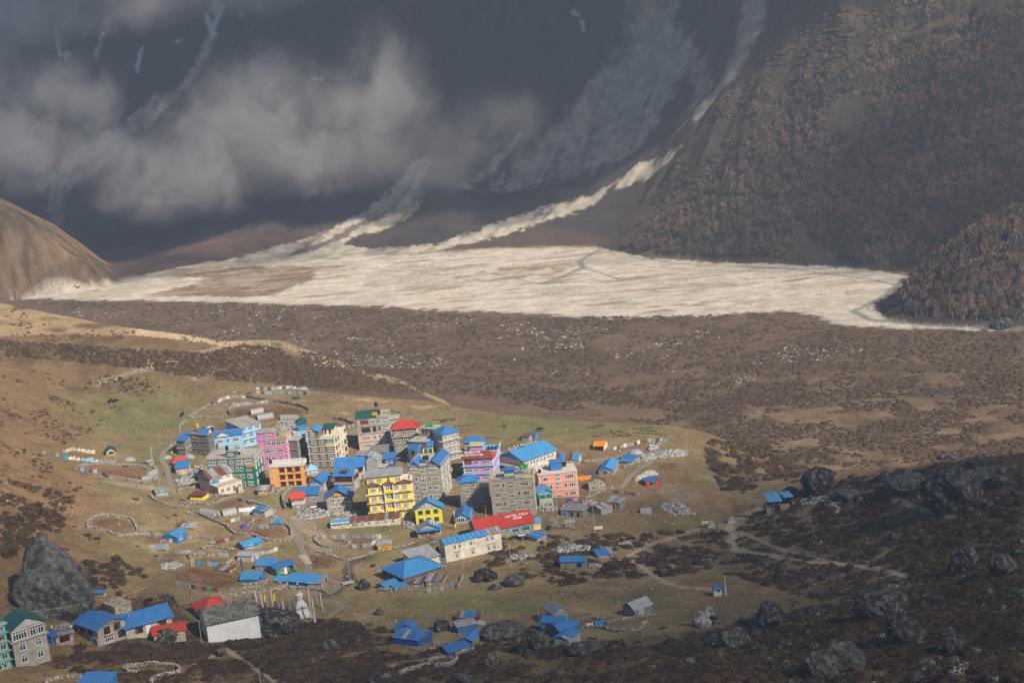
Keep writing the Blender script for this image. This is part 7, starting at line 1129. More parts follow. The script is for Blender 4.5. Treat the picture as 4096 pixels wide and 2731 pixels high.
def banner(zm, b_, t, label, cols=('flagwhite',), w=.55, name='prayer_banner', group='banners on poles round the stupa', r=.06, az=None, start=.12):
    o, p, h = pole(zm, b_, t, label, r, 'wood', name, 'prayer flag', group); a = rg_b.uniform(-.5, .9) if az is None else az; n = len(cols); H = h * (1 - start)
    for i, c in enumerate(cols):
        m = MB(); k = 4; z1 = h - .1 - H * i / n; z0 = h - .1 - H * (i + 1) / n; V = []
        for j in range(k + 1):
            z = z1 + (z0 - z1) * j / k; ww = w * (.55 + .45 * ((h - z) / h) if n == 1 else 1) * rg_b.uniform(.8, 1.1); V.append([(.04 * math.cos(a), .04 * math.sin(a), z), (ww * .5 * math.cos(a) - .08 * math.sin(a), ww * .5 * math.sin(a) + .08 * math.cos(a), z - .05), (ww * math.cos(a), ww * math.sin(a), z - .03)])
        for j in range(k):
            for q in range(2): m.quad([V[j][q], V[j][q + 1], V[j + 1][q + 1], V[j + 1][q]])
        m.obj('banner_cloth', pm(c, 'cloth'), o)
    return o
rg_b = random.Random(9)
for i, (b_, t) in enumerate([((920, 640), (872, 500)), ((955, 660), (940, 465)), ((1025, 722), (985, 500)), ((1062, 702), (1035, 525)), ((1092, 752), (1065, 545)), ((1150, 722), (1128, 480)), ((1172, 712), (1145, 505)), ((1228, 752), (1212, 545)), ((1272, 742), (1240, 570)), ((1362, 810), (1318, 560)), ((1590, 720), (1557, 430)), ((1672, 645), (1645, 422)), ((1598, 822), (1582, 560)), ((1642, 885), (1602, 545)), ((1722, 692), (1697, 490)), ((1742, 748), (1722, 560))]):
    banner('Z6', b_, t, ['grey white prayer banner in the row behind the monastery', 'grey white prayer banner on the stupa side of the row'][i > 9], ('flagwhite',) if i not in (3, 6) else ('yellow', 'maroon'), .75)
banner('Z8', (1884, 1018), (1868, 815), 'tall narrow white banner beside the small cream shrine', ('flagwhite',), .5, group='tall single banners', az=.2, start=.05); banner('Z6', (210, 735), (152, 300), 'very tall black and white banner pole behind the monastery', ('dkgrey', 'flagwhite', 'dkgrey', 'flagwhite', 'dkgrey'), .3, group='tall single banners', az=.1, r=.12)
for zm, b_, t, lb, cs in [('A1', (40, 1045), (15, 790), 'white, red, green and yellow flag pole left of the red dining house', ('flagwhite', 'red', 'dkgreen', 'yellow')), ('A1', (505, 1060), (478, 850), 'blue, white and red flag pole above the red dining house', ('deepblue', 'flagwhite', 'red', 'dkgreen')), ('A1', (598, 1370), (590, 1150), 'dark flag pole by the tilted blue roof', ('dkgrey', 'dkgrey', 'yellow')), ('Z4', (1458, 630), (1435, 455), 'red, green and yellow flag pole beside the bakery', ('flagwhite', 'red', 'dkgreen', 'yellow')), ('Z4', (1752, 545), (1738, 405), 'red and green flag pole left of the four storey hotel', ('red', 'red', 'dkgreen', 'yellow')), ('A4', (835, 712), (812, 590), 'blue, white and red flag on the wide blue roof', ('deepblue', 'purple', 'flagwhite', 'red', 'dkgreen')), ('B3', (1385, 785), (1325, 545), 'long blue banner left of the all blue house', ('deepblue', 'deepblue')), ('Z3', (800, 905), (772, 690), 'red and green flag pole beside the mint green cafe', ('red', 'red', 'dkgreen')), ('Z2', (985, 400), (975, 235), 'blue, white and red flag on the red topped lodge', ('deepblue', 'flagwhite', 'red', 'dkgreen')), ('B1', (1300, 560), (1275, 310), 'white and red flag pole beside the yellow hotel', ('flagwhite', 'red', 'dkgreen')), ('Z2', (960, 1090), (930, 890), 'red and white flag pole in front of the big grey hotel', ('flagwhite', 'red', 'flagwhite')), ('A3', (530, 985), (505, 735), 'white and red flag pole in front of the orchid guest house', ('flagwhite', 'red', 'yellow')), ('Z5', (12, 1080), (2, 770), 'flag pole at the left edge above the turquoise lodge', ('flagwhite', 'red', 'dkgreen', 'yellow')), ('A1', (1130, 1000), (1115, 760), 'small flag pole before the sky blue guest house', ('dkgrey', 'maroon', 'yellow')), ('B1', (1475, 330), (1440, 110), 'flag pole before the dark red doors', ('flagwhite', 'orange', 'dkgreen'))]: banner(zm, b_, t, lb, cs, .45, 'prayer_flag_pole', 'coloured flag poles between the houses')
def flag_string(label, A, Bp, n, sz=.3, sag=.6, seed=1):
    A, Bp = np.array(A), np.array(Bp); o = tag(link('prayer_flag_string', None, loc=tuple(A)), label, 'prayer flags', 'strings of small prayer flags'); m = MB(); d = Bp - A; P = [Vector(d * t + np.array([0, 0, -4 * sag * t * (1 - t)])) for t in np.linspace(0, 1, n + 1)]
    for a, b2 in zip(P[:-1], P[1:]): m.tube(a, b2, .02, 3)
    m.obj('cord', pm('flagwhite', 'trim'), o); a = math.atan2(d[1], d[0]); rg = random.Random(seed)
    if ('fl', sz) not in _tank: _tank[('fl', sz)] = []; 
    if not _tank[('fl', sz)]:
        for c in ('deepblue', 'flagwhite', 'red', 'tankgreen', 'yellow'): mm = MB(); mm.quad([(-sz * .45, 0, 0), (-sz * .45, .05, -sz * .55), (-sz * .42, .02, -sz * 1.1), (sz * .42, .05, -sz * 1.05), (sz * .45, -.03, -sz * .5), (sz * .45, 0, 0)]); _tank[('fl', sz)].append(mm.mesh('flag', pm(c, 'cloth')))
    for i in range(n): f = link('flag', _tank[('fl', sz)][i % 5], (), o, (P[i] + P[i + 1]) / 2); f.rotation_euler = (rg.uniform(-.5, .5), 0, a + rg.uniform(-.3, .3))
flag_string('long string of small flags from the turquoise lodge to the rock hut', at_depth('Z5', 30, 860, (300, 1250)), at_depth('Z5', 930, 745, (1000, 900)), 60, .26, .8); flag_string('string of flags rising from the rock hut to the slope', at_depth('Z5', 940, 742, (1000, 900)), at_depth('Z5', 1480, 600, (1480, 620)), 40, .26, .8); flag_string('dense colourful flags strung over the small stone house', at_depth('Z5', 425, 980, (500, 1200)), at_depth('Z5', 735, 985, (800, 1210)), 16, .55, .5); flag_string('bright flags hanging from the ruined stone hut', at_depth('Z5', 1060, 880, (1150, 905)), at_depth('Z5', 1245, 872, (1250, 960)), 9, .5, .1); flag_string('flags strung across the long blue roof', at_depth('Z5', 1245, 880, (1262, 1132)), at_depth('Z5', 1540, 895, (1700, 960)), 12, .45, .5)
flag_string('flags from the top of the tall banner pole down to the plots', at_depth('B3', 600, 770, (640, 830)), at_depth('B3', 1000, 1050, (1000, 1050)), 30, .3, .6); flag_string('flag string running out over the pasture from the red topped lodge', at_depth('Z2', 990, 240, (1000, 330)), at_depth('Z2', 1190, 370, (1190, 375)), 14, .4, .5); flag_string('flags across the front of the four storey hotel', at_depth('Z4', 1690, 470, (1700, 560)), at_depth('Z4', 2150, 480, (2180, 500)), 34, .28, .9); flag_string('flag string in front of the salmon hotel', at_depth('Z3', 620, 650, (700, 900)), at_depth('Z3', 960, 890, (960, 900)), 22, .35, .4)
# ---- masts, bridge, board, stakes on the pasture
p = G('Z9', 318, 540); o = tag(link('solar_mast', None, loc=tuple(p)), 'twin pole mast with tilted blue panels on the trail crest', 'mast'); m = MB()
for x in (-1.1, 1.1): m.tube((x, 0, -.3), (x, 0, 11), .09, 5)
for z in (3.2, 9.3, 10.6): m.tube((-1.1, 0, z), (1.1, 0, z), .06, 4)
m.tube((-1.1, 0, .3), (-3.4, .5, 3.6), .05, 4); m.obj('pole', pm('tin', 'trim'), o)
for x0, x1, z0, z1, y in ((-3.9, .6, 4.6, 7.2, -.3), (1.2, 4.4, 5.4, 6.8, .4)): m = MB(); m.slab((x0 + 1.2, y - .9, z0), (x1 + 1.2, y - .9, z0), (x1, y + 1.2, z1), (x0, y + 1.2, z1), .08); m.obj('panel', pm('bluelt', 'roof'), o)
m = MB(); m.box(1.3, 4.2, .2, 2.2, -.4, 2.4); m.box(-3.2, -1.6, .3, 1.6, -.4, 2.0); m.obj('stone_base', stone_mat('grey'), o)
p = G('Z8', 1700, 375); o = tag(link('information_board', None, loc=tuple(p)), 'white and green information board on the trail', 'board'); m = MB(); m.box(-1.1, 1.1, -.05, .05, .9, 2.1); m.obj('panel', pm('white', 'trim'), o); m = MB(); m.box(-.9, .9, -.07, -.052, 1.0, 1.5); m.obj('picture', pm('tankgreen', 'trim'), o); m = MB(); [m.tube((x, 0, -.3), (x, 0, 1.0), .06, 5) for x in (-.8, .8)]; m.obj('leg', pm('wood', 'trim'), o)
p = G('Z8', 692, 405); o = tag(link('signboard', None, loc=tuple(p)), 'plain white signboard below the tiny stone hut', 'board'); m = MB(); m.box(-1.4, 1.4, -.05, .05, .5, 1.5); m.obj('panel', pm('white', 'trim'), o); m = MB(); [m.tube((x, 0, -.3), (x, 0, .6), .06, 5) for x in (-1, 1)]; m.obj('leg', pm('wood', 'trim'), o)
p = G('Z6', 2030, 400); o = tag(link('foot_bridge', None, loc=tuple(p)), 'small concrete slab bridge over the brook', 'bridge'); m = MB(); m.box(-1.7, 1.7, -1.0, 1.0, .45, .7); m.obj('deck', pm('paleconc', 'conc'), o); m = MB(); m.box(-1.7, -1.3, -1, 1, -.5, .45); m.box(1.3, 1.7, -1, 1, -.5, .45); m.obj('footing', stone_mat('grey'), o); o.rotation_euler.z = .4
p = G('B3', 685, 665); o = tag(link('ladder', None, loc=tuple(p)), 'white ladder leaning beside the blue boarding', 'ladder'); m = MB(); [m.tube((x, 0, 0), (x, .5, 2.4), .06, 4) for x in (-.35, .35)]; [m.tube((-.35, .1 * k, .45 * k), (.35, .1 * k, .45 * k), .05, 4) for k in range(1, 6)]; m.obj('rail', pm('white', 'trim'), o)
p = G('B2', 1280, 1165); o = tag(link('drying_frame', None, loc=tuple(p)), 'white poles lashed as a drying frame in the pens', 'frame'); m = MB(); m.tube((-1.9, -.3, .1), (1.0, .2, 2.2), .06, 5); m.tube((-1.0, .3, .9), (2.2, 0, 2.1), .06, 5); m.tube((.3, 0, -.2), (.2, 0, 2.1), .06, 5); m.obj('pole', pm('white', 'trim'), o)
for lb, zm, pts, w, col in [('dark pipe lying across the pasture', 'Z3', [(-20, 202), (150, 216), (310, 190)], .25, 'dkgrey')]:
    pl = ground(*np.array(QL(zm, pts)).T); m = MB(); [m.tube(Vector(a) + Vector((0, 0, .2)), Vector(b2) + Vector((0, 0, .2)), w, 6) for a, b2 in zip(pl[:-1], pl[1:])]; tag(m.obj('pipe', pm(col, 'trim')), lb, 'pipe')
M_TURF = surf('turned_turf', (.060, .036, .022), 1.0, .4, 2.0)
for i, (zm, pts) in enumerate([('Z3', [(1440, 130), (1500, 125), (1620, 150), (1690, 180), (1640, 188), (1540, 180), (1440, 140)]), ('Z3', [(1150, 105), (1260, 70), (1390, 45), (1340, 75), (1220, 98)]), ('Z3', [(1700, 105), (1810, 95), (1920, 100)]), ('Z3', [(1720, 150), (1860, 152), (2100, 188)]), ('Z3', [(1780, 120), (1900, 128), (1990, 134)]), ('Z3', [(1220, 182), (1350, 200)]), ('Z3', [(1460, 195), (1600, 190)]), ('Z2', [(1280, 330), (1400, 342), (1500, 315), (1600, 325), (1500, 345), (1380, 352)]), ('Z2', [(1560, 418), (1700, 415), (1860, 390)]), ('Z2', [(1360, 375), (1440, 365)]), ('Z2', [(690, 215), (780, 222), (830, 238)])]):
    pl = smooth_pl(plan(zm, pts)); x, y, a = path_pts(pl, .5); rg = np.random.default_rng(i); n = len(x); P = np.stack([x + rg.uniform(-.25, .25, n), y + rg.uniform(-.25, .25, n), gz(x, y) + .08], 1); S = np.stack([rg.uniform(.3, .5, n), rg.uniform(.2, .4, n), rg.uniform(.12, .3, n)], 1); o = swarm('turf_bank', ICO_V, ICO_F, P, S, a, M_TURF, None, .3, seed=i, loc=P[0]); tag(o, ['ring of dark turned turf on the pasture', 'dark turf bank on the pasture at the right of the ring', 'zigzag turf bank behind the stepped grey lodge'][0 if i == 0 else (1 if zm == 'Z3' else 2)], 'turf bank', 'dark banks of turf on the pasture')
# ------------------------------------------------------------------ paved paths
def ribbon(name, zm, pts, w, mat, lift=.07, step=1.0):
    pl = smooth_pl(plan(zm, pts)); x, y, a = path_pts(pl, step); V = []; k = 4
    for i in range(len(x)):
        for j in range(k + 1): o = (j / k - .5) * w; qx, qy = x[i] - math.sin(a[i]) * o, y[i] + math.cos(a[i]) * o; V.append((qx, qy, float(gz(qx, qy)) + lift))
    Fq = [(i * (k + 1) + j, i * (k + 1) + j + 1, (i + 1) * (k + 1) + j + 1, (i + 1) * (k + 1) + j) for i in range(len(x) - 1) for j in range(k)]
    return tag(link(name, mesh_np(name, V, np.array(Fq)), mat), kind='structure')
M_FLAG = surf('flagstones', (.27, .23, .175), .95, .4, 1.6, bump=.4, bscale=2.5, dirt=(.16, .125, .085), dirt_amt=.6, dirt_scale=.9)
for zm, pts, w in [('B2', [(1690, 935), (1900, 1050), (2040, 1180), (2110, 1300), (2175, 1450), (2235, 1562)], 2.2), ('B3', [(2150, 235), (2230, 400), (2290, 500), (2320, 620), (2345, 735)], 2.0), ('Z6', [(1525, 210), (1560, 262), (1700, 305), (1850, 355), (1960, 395), (1900, 445), (1800, 525)], 2.1), ('Z6', [(1715, 598), (1830, 595), (1990, 645), (1900, 715), (1790, 800)], 1.9), ('B4', [(2160, 30), (2000, 130), (1905, 240), (1910, 330), (1985, 410), (2012, 560), (2062, 720), (2112, 870)], 1.9), ('Z3', [(1560, 805), (1660, 690), (1750, 600), (1850, 535), (1950, 480)], 2.0), ('Z3', [(745, 1135), (790, 1190), (825, 1250)], 2.0)]: pv = ribbon('stone_path', zm, pts, w, M_FLAG); PV = globals().get('PV', []) + [pv]
for i in range(9):
    p = G('B3', 2240 + i * 11, 500 + i * 15); m = MB(); m.box(-1.1, 1.1, -.2, .2, -.15, .2); st = m.obj('step', pm('paleconc', 'conc'), PV[1], tuple(p)); st.rotation_euler.z = .25
# ------------------------------------------------------------------ boulders
M_ROCK = tint_mat('boulder_rock', [(0, (.026, .024, .021)), (.5, (.044, .041, .036)), (1, (.075, .069, .060))], scale=.9, var=.65, dirt=(.16, .15, .132), dscale=.62, bump=.9)
M_PALE = tint_mat('pale_boulder', [(0, (.30, .28, .25)), (1, (.46, .43, .39))], scale=.8, var=.4, dirt=(.09, .085, .08), dscale=.4, bump=.8)
def rock_mesh(seed, rough=.28, sub=4, flat=.55):
    bm = bmesh.new(); bmesh.ops.create_icosphere(bm, subdivisions=sub, radius=1); rg = np.random.default_rng(seed); v = np.array([q.co[:] for q in bm.verts])
    for _ in range(9):                                    # planed faces
        n = rg.normal(size=3); n /= np.linalg.norm(n); d = rg.uniform(.62, .95); t = v @ n - d; v = v - np.clip(t, 0, None)[:, None] * n * .85
    s = rg.uniform(0, 50, 3); f = 1 + rough * (.6 * fbm(v[:, 0] * 1.6 + s[0] + v[:, 2], v[:, 1] * 1.6 + s[1] - v[:, 2], 4, seed) + .4 * fbm(v[:, 0] * 5 + v[:, 2] * 3, v[:, 1] * 5 - v[:, 2] * 4, 3, seed + 5)); v = v * f[:, None]
    for q, c in zip(bm.verts, v): q.co = c
    me = bpy.data.meshes.new('boulder'); bm.to_mesh(me); bm.free(); return me
RK = [rock_mesh(20 + i, .3, 3) for i in range(9)]
for r in RK: r.materials.append(M_ROCK)
def boulder(label, zm, x0, x1, y0, y1, seed=1, mat=None, big=True, group='great boulders', depth=.8, sinkf=.34):
    p = G(zm, (x0 + x1) / 2, y1); s = FPX / proj(p)[2] / ZOOMS[zm][2]; w = (x1 - x0) / s; h = (y1 - y0) / s; me = rock_mesh(seed, .34, 4) if big else RK[seed % 9]
    if big: me.materials.append(mat or M_ROCK)
    dpt = max(w * depth, .4); hh = max(.3, h * 1.03 - .26 * dpt * .5) ; o = link('boulder', me, (), None, (p[0], p[1] + dpt * .42, p[2] + hh * .5 - hh * sinkf * .5)); o.scale = (w / 2 * 1.18, dpt / 2 * 1.15, hh * (1 + sinkf) / 2 * 1.18); return tag(o, label, 'boulder', group)
B_ = [('huge overhanging boulder on the right ridge with a black hollow beneath', 'Z9', 1255, 1605, 255, 515), ('tall smooth boulder standing left of the ridge rocks', 'Z9', 495, 697, 265, 415), ('long slanting boulder between the two biggest ridge boulders', 'Z9', 1005, 1255, 302, 405), ('low pale topped boulder behind the rubble strip', 'Z9', 680, 850, 388, 452), ('narrow dark boulder behind the blue solar mast', 'Z9', 345, 470, 378, 455), ('pointed boulder on the crest of the right ridge', 'Z9', 945, 1010, 275, 340), ('crest boulder breaking the skyline of the right ridge', 'Z9', 1330, 1435, 168, 215), ('grey crest boulder near the yellow shrubs', 'Z9', 1520, 1645, 180, 245), ('broad flat ridge boulder right of the overhang', 'Z9', 1500, 1720, 262, 335), ('small ridge boulder above the flat one', 'Z9', 1655, 1735, 245, 290),
      ('dark lichen speckled boulder in the lower right', 'Z9', 835, 1140, 1015, 1165), ('double humped boulder below the lichen speckled one', 'Z9', 1005, 1230, 1150, 1330), ('large sloping boulder at the bottom of the right slope', 'Z9', 555, 855, 1345, 1525), ('dark square boulder left of the lichen speckled one', 'Z9', 190, 378, 1085, 1230), ('flat topped block boulder at the bottom centre right', 'Z9', -20, 160, 1240, 1355), ('round boulder beside the end of the trail', 'Z9', 1388, 1552, 755, 900), ('boulder with white underside at the right edge', 'Z9', 1635, 1790, 780, 915), ('steep boulder in the lower right brush', 'Z9', 1345, 1480, 1285, 1395), ('small pale boulder on the trail side', 'Z9', 725, 790, 848, 890), ('white boulder by the upper trail end', 'Z9', 1135, 1208, 835, 880),
      ('wide dark boulder behind the sunken blue shed', 'Z7', 1180, 1590, 748, 895), ('big rounded black boulder left of the shed cluster', 'Z7', 1583, 1850, 812, 1030), ('ribbed grey boulder left of the dark tin shed', 'Z7', 705, 850, 690, 808), ('sharp boulder above the bottom edge in the middle', 'Z7', 1215, 1340, 1040, 1175), ('grey boulder at the bottom edge on the left of the pens', 'Z7', 80, 315, 1235, 1330), ('white speckled boulder right of the black one', 'Z7', 1890, 2055, 935, 1020), ('long dark boulder below the lowest shed', 'Z7', 2050, 2360, 895, 1050), ('small square boulder under the long dark one', 'Z7', 1870, 2012, 1200, 1298), ('boulder capped with a pink stone at the bottom', 'Z7', 900, 1085, 1225, 1325),
      ('black boulder beside the white monastery', 'Z6', 735, 1400, 738, 1045), ('dark speckled boulder in the shrubs below the stupa', 'Z6', 1745, 1915, 1060, 1195), ('low slab boulder right of the speckled one', 'Z6', 2045, 2220, 1035, 1112), ('dark knob of rock where the lower trails fork', 'Z6', 490, 602, 1150, 1250), ('dark boulder below the red hut', 'Z5', 1530, 1745, 1045, 1180), ('bush girt boulder on the meadow right of the wide blue roof', 'A4', 1790, 2060, 742, 890), ('overgrown boulder with a hollow left of the bush girt one', 'A4', 1400, 1685, 655, 830), ('boulder at the foot of the black banner by the brook', 'Z4', 550, 660, 1100, 1200), ('pinkish rock on the meadow below the bush girt boulder', 'A4', 1600, 1760, 875, 935), ('pale rock beside the lawn wall', 'Z4', 1068, 1138, 790, 822), ('grey rocks in the left meadow', 'A4', 78, 180, 1180, 1275), ('small rock on the pasture under the plateau pole', 'Z1', 1490, 1560, 275, 305), ('mossy boulder with pale face above the monastery', 'Z5', 1650, 1740, 690, 770)]
for i, (lb, zm, x0, x1, y0, y1) in enumerate(B_): boulder(lb, zm, x0, x1, y0, y1, 60 + i * 3)
boulder('broken white rock outcrop above the dark boulders', 'Z8', 1595, 1700, 1170, 1300, 7, M_PALE, sinkf=.6); boulder('white rock face behind the broken outcrop', 'Z8', 1680, 1785, 1125, 1235, 21, M_PALE, sinkf=.6); boulder('low white block at the foot of the outcrop', 'Z8', 1650, 1755, 1235, 1310, 33, M_PALE, sinkf=.6); boulder('pale rock slab beside the lower rubble', 'Z8', 340, 460, 550, 590, 8, M_PALE); boulder('white boulder beyond the dark tin shed', 'Z7', 1125, 1210, 700, 745, 9, M_PALE); boulder('white stone on the meadow edge', 'Z7', 1490, 1530, 738, 765, 10, M_PALE); boulder('pale boulder at the river mouth on the right', 'M2', 2215, 2310, 1455, 1510, 11)
# the giant pyramid of rock on the left
def giant():
    rows = [(192, 330, 372), (230, 292, 425), (300, 235, 505), (380, 205, 585), (460, 180, 650), (540, 150, 725), (630, 110, 805), (720, 95, 870), (800, 150, 888), (890, 205, 880), (960, 215, 870)]; p = G('Z5', 540, 900); s = FPX / proj(p)[2] / ZOOMS['Z5'][2]; n = 56; R = []
    rr = []
    for a, b2 in zip(rows[:-1], rows[1:]):
        for q in range(5): rr.append(tuple(np.array(a) + (np.array(b2) - np.array(a)) * q / 5))
    rr.append(rows[-1]); V = []
    for y, l, r_ in rr:
        cx = ((l + r_) / 2 - 540 - (y - 900) * .10) / s; hw = (r_ - l) / 2 / s; z = (905 - y) / s / .965
        for k in range(n):
            a = 2 * math.pi * k / n; c, sn = math.cos(a), math.sin(a); e = .8; x = cx + hw * math.copysign(abs(c) ** e, c); yy = 5.6 + min(hw, 9) * .72 * math.copysign(abs(sn) ** e, sn) + (z - 6) * .22; f = 1 + .24 * fbm(np.array([2.2 * c + z * .12]), np.array([2.2 * sn + z * .22]), 4, 77)[0] + .09 * fbm(np.array([9 * c + z * .5]), np.array([9 * sn]), 3, 79)[0]; V.append((cx + (x - cx) * f, 5.6 + (yy - 5.6) * f, z))
    Fq = [(i * n + k, i * n + (k + 1) % n, (i + 1) * n + (k + 1) % n, (i + 1) * n + k) for i in range(len(rr) - 1) for k in range(n)]; V.append((sum(v[0] for v in V[:n]) / n, sum(v[1] for v in V[:n]) / n, V[0][2] + .5)); me = bpy.data.meshes.new('boulder'); me.from_pydata(V, [], [f[::-1] for f in Fq] + [(k, (k + 1) % n, len(V) - 1) for k in range(n)])
    m = tint_mat('giant_rock', [(0, (.125, .12, .105)), (1, (.15, .14, .12))], scale=.8, var=.6, dirt=(.026, .025, .023), dscale=.22, bump=1.0, objr=1); me.materials.append(m); tag(link('boulder', me, (), None, tuple(p)), 'giant pyramid shaped boulder with black streaks above the grey lodge', 'boulder', 'great boulders')
giant()
def scat(zm, poly, n, seed, clump=None, thr=0.0, cs=14.0):
    q = QL(zm, poly); a = np.array(q); rg = np.random.default_rng(seed); px = rg.uniform(a[:, 0].min(), a[:, 0].max(), n * 3); py = rg.uniform(a[:, 1].min(), a[:, 1].max(), n * 3); k = inside(px, py, q); P = ground(px[k][:n], py[k][:n])
    if clump is not None: P = P[fbm(P[:, 0] / cs, P[:, 1] / cs, 3, clump) + rg.uniform(-.12, .12, len(P)) > thr]
    return P
DKR = [(1240, 1235), (1700, 1215), (1760, 1160), (1870, 1115), (2120, 1070), (2352, 1055), (2352, 1568), (1480, 1568), (1520, 1490), (1700, 1430), (1900, 1385), (1640, 1310), (1420, 1335), (1230, 1290)]; DKB = [(110, 1490), (430, 1472), (760, 1422), (900, 1442), (1080, 1470), (1250, 1440), (1500, 1500), (1500, 1568), (250, 1568), (120, 1530)]
hulls = np.concatenate([[[*o.location[:2], max(o.scale[0], 1)] for o in COL.objects if o.name.startswith('boulder') and o.scale[0] > 1.5]] + [[[*b2.world(-b2.w1 / 2, b2.w2 / 2, 0)[:2], math.hypot(b2.w1, b2.w2) * .52]] for b2 in [] ])
P = np.concatenate([scat('F', DKR, 260, 5), scat('F', [(1450, 1440), (2352, 1330), (2352, 1568), (1300, 1568)], 150, 6), scat('F', DKB, 45, 7), scat('F', [(1850, 1100), (2352, 1055), (2352, 1180), (1900, 1150)], 45, 8), scat('F', [(0, 1150), (380, 1280), (420, 1390), (180, 1250)], 40, 9)]); rg = np.random.default_rng(3)
P = P[(np.hypot(P[:, None, 0] - hulls[None, :, 0], P[:, None, 1] - hulls[None, :, 1]) > hulls[None, :, 2] * 1.1).all(1)][:290]
for i, p in enumerate(P):
    s = .38 + 1.5 * rg.random() ** 3.5; o = link('boulder', RK[i % 9], (), None, (p[0], p[1], p[2] + s * .25)); o.scale = (s * rg.uniform(.8, 1.4), s * rg.uniform(.8, 1.2), s * rg.uniform(.6, 1.0)); o.rotation_euler.z = rg.uniform(0, 6); tag(o, 'small lichen grey boulder lying among the dark shrubs', 'boulder', 'small boulders strewn over the dark slopes')
bm = bmesh.new(); RK2 = rock_mesh(77, .35, 2); bm.from_mesh(RK2); RV = np.array([v.co[:] for v in bm.verts]); RF = np.array([[v.index for v in f.verts] for f in bm.faces]); bm.free()
P = np.concatenate([scat('F', DKR, 330, 61), scat('F', [(1450, 1440), (2352, 1300), (2352, 1568), (1300, 1568)], 420, 62), scat('F', [(1880, 1090), (2352, 1055), (2352, 1130), (1900, 1130)], 120, 63)]); n = len(P); rg = np.random.default_rng(5); s = .22 + 1.0 * rg.random(n) ** 3; P[:, 2] += s * .12; tag(swarm('rock_jumble', RV, RF, P, np.stack([s * rg.uniform(.8, 1.5, n), s * rg.uniform(.8, 1.2, n), s * rg.uniform(.6, 1.1, n)], 1), rg.uniform(0, 6, n), M_ROCK, None, .08, seed=12, tilt=.6), kind='stuff')
def heap(label, zm, poly, n, smin, smax, mat, seed=1, lift=.0):
    P = scat(zm, poly, n, seed); rg = np.random.default_rng(seed); q = [tuple(v) for v in plan(zm, poly)]; d = np.clip(sdist(P[:, 0], P[:, 1], q), 0, 2.5); s = rg.uniform(smin, smax, len(P)); P[:, 2] += s * .25 + lift * d * rg.uniform(.2, 1, len(P)); S = np.stack([s * rg.uniform(.7, 1.3, len(P)), s * rg.uniform(.7, 1.1, len(P)), s * rg.uniform(.5, .8, len(P))], 1)
    o = swarm('rubble', BOX_V, BOX_F, P, S, rg.uniform(0, 6, len(P)), mat, None, .3, seed=seed, tilt=.5); tag(o, label, 'rubble', 'heaps of stones', 'stuff')
for i, (lb, zm, poly, n, a, b2) in enumerate([('white rubble heap in front of the red booth', 'Z1', [(1530, 1480), (1700, 1430), (1900, 1480), (2170, 1480), (2150, 1530), (1900, 1520), (1700, 1560), (1560, 1560)], 700, .2, .5), ('stony clutter behind the magenta hotel', 'A2', [(680, 230), (1000, 230), (1100, 400), (1000, 470), (760, 420), (640, 330)], 330, .12, .4), ('loose stones beside the stone house with the orange sign', 'B1', [(180, 1050), (420, 1080), (430, 1260), (200, 1250)], 130, .15, .4), ('stones between the yellow house and the bakery', 'Z4', [(960, 520), (1080, 560), (1090, 640), (980, 600)], 90, .15, .4), ('stones at the foot of the mint green cafe', 'Z3', [(560, 1020), (780, 1010), (840, 1060), (640, 1090)], 140, .15, .4), ('litter of stones and planks on the pasture behind the long cream lodge', 'Z3', [(230, 330), (520, 260), (640, 250), (420, 330), (260, 370)], 160, .12, .4), ('stony ground below the red dining house', 'Z1', [(300, 1090), (560, 980), (600, 1060), (520, 1140), (420, 1130)], 200, .12, .4), ('white stone heap with a green barrel', 'Z1', [(260, 1150), (380, 1110), (470, 1130), (440, 1180), (300, 1205)], 260, .2, .45), ('bank of white stones along the upper right lane', 'Z3', [(1790, 420), (2000, 370), (2200, 350), (2350, 370), (2340, 420), (2000, 450), (1830, 500)], 600, .2, .5), ('white stone pile above the striped shed', 'Z3', [(1110, 955), (1220, 950), (1310, 985), (1230, 1000), (1120, 990)], 160, .2, .45), ('pale rubble above the plank cabin', 'Z8', [(250, 590), (450, 540), (610, 560), (600, 600), (300, 620)], 320, .2, .6), ('pale stones scattered in the bushes right of the cream house', 'Z4', [(1980, 880), (2100, 860), (2230, 880), (2150, 910), (1990, 905)], 120, .2, .5), ('strip of pale rubble beside the solar mast', 'Z9', [(370, 465), (520, 445), (620, 435), (700, 480), (690, 545), (600, 490), (400, 480)], 320, .2, .55), ('pale stones by the plank cabin corner', 'Z8', [(600, 715), (720, 730), (700, 760), (610, 750)], 90, .2, .45), ('white stones among the bushes on the right slope', 'Z8', [(870, 530), (1020, 500), (1010, 550), (930, 550)], 90, .2, .5), ('grey scree bank right of the collapsed white tunnel', 'Z8', [(1280, 150), (1480, 150), (1600, 250), (1400, 265), (1280, 190)], 260, .2, .45), ('stones in front of the grey lodge at the lower left', 'Z5', [(330, 1370), (480, 1300), (470, 1340), (340, 1400)], 120, .15, .4), ('stone scatter of the ruined walls left of the plots', 'B3', [(220, 640), (420, 600), (560, 640), (420, 700), (240, 700)], 260, .18, .45)]): heap(lb, zm, poly, n, a, b2, M_RUBBLE, 40 + i, .25)
P = np.concatenate([scat('F', [(0, 880), (560, 900), (1560, 960), (1700, 1130), (1640, 1330), (1560, 1440), (500, 1440), (0, 1400)], 3600, 91, 5, -.05, 20), scat('F', DKR, 1600, 92)]); n = len(P); rg = np.random.default_rng(8); s = .07 + .24 * rg.random(n) ** 5; P[:, 2] += s * .3
tag(swarm('scattered_stones', BOX_V, BOX_F, P, np.stack([s * 1.3, s, s * .7], 1), rg.uniform(0, 6, n), M_STONE, None, .35, seed=3, tilt=.4), kind='stuff')
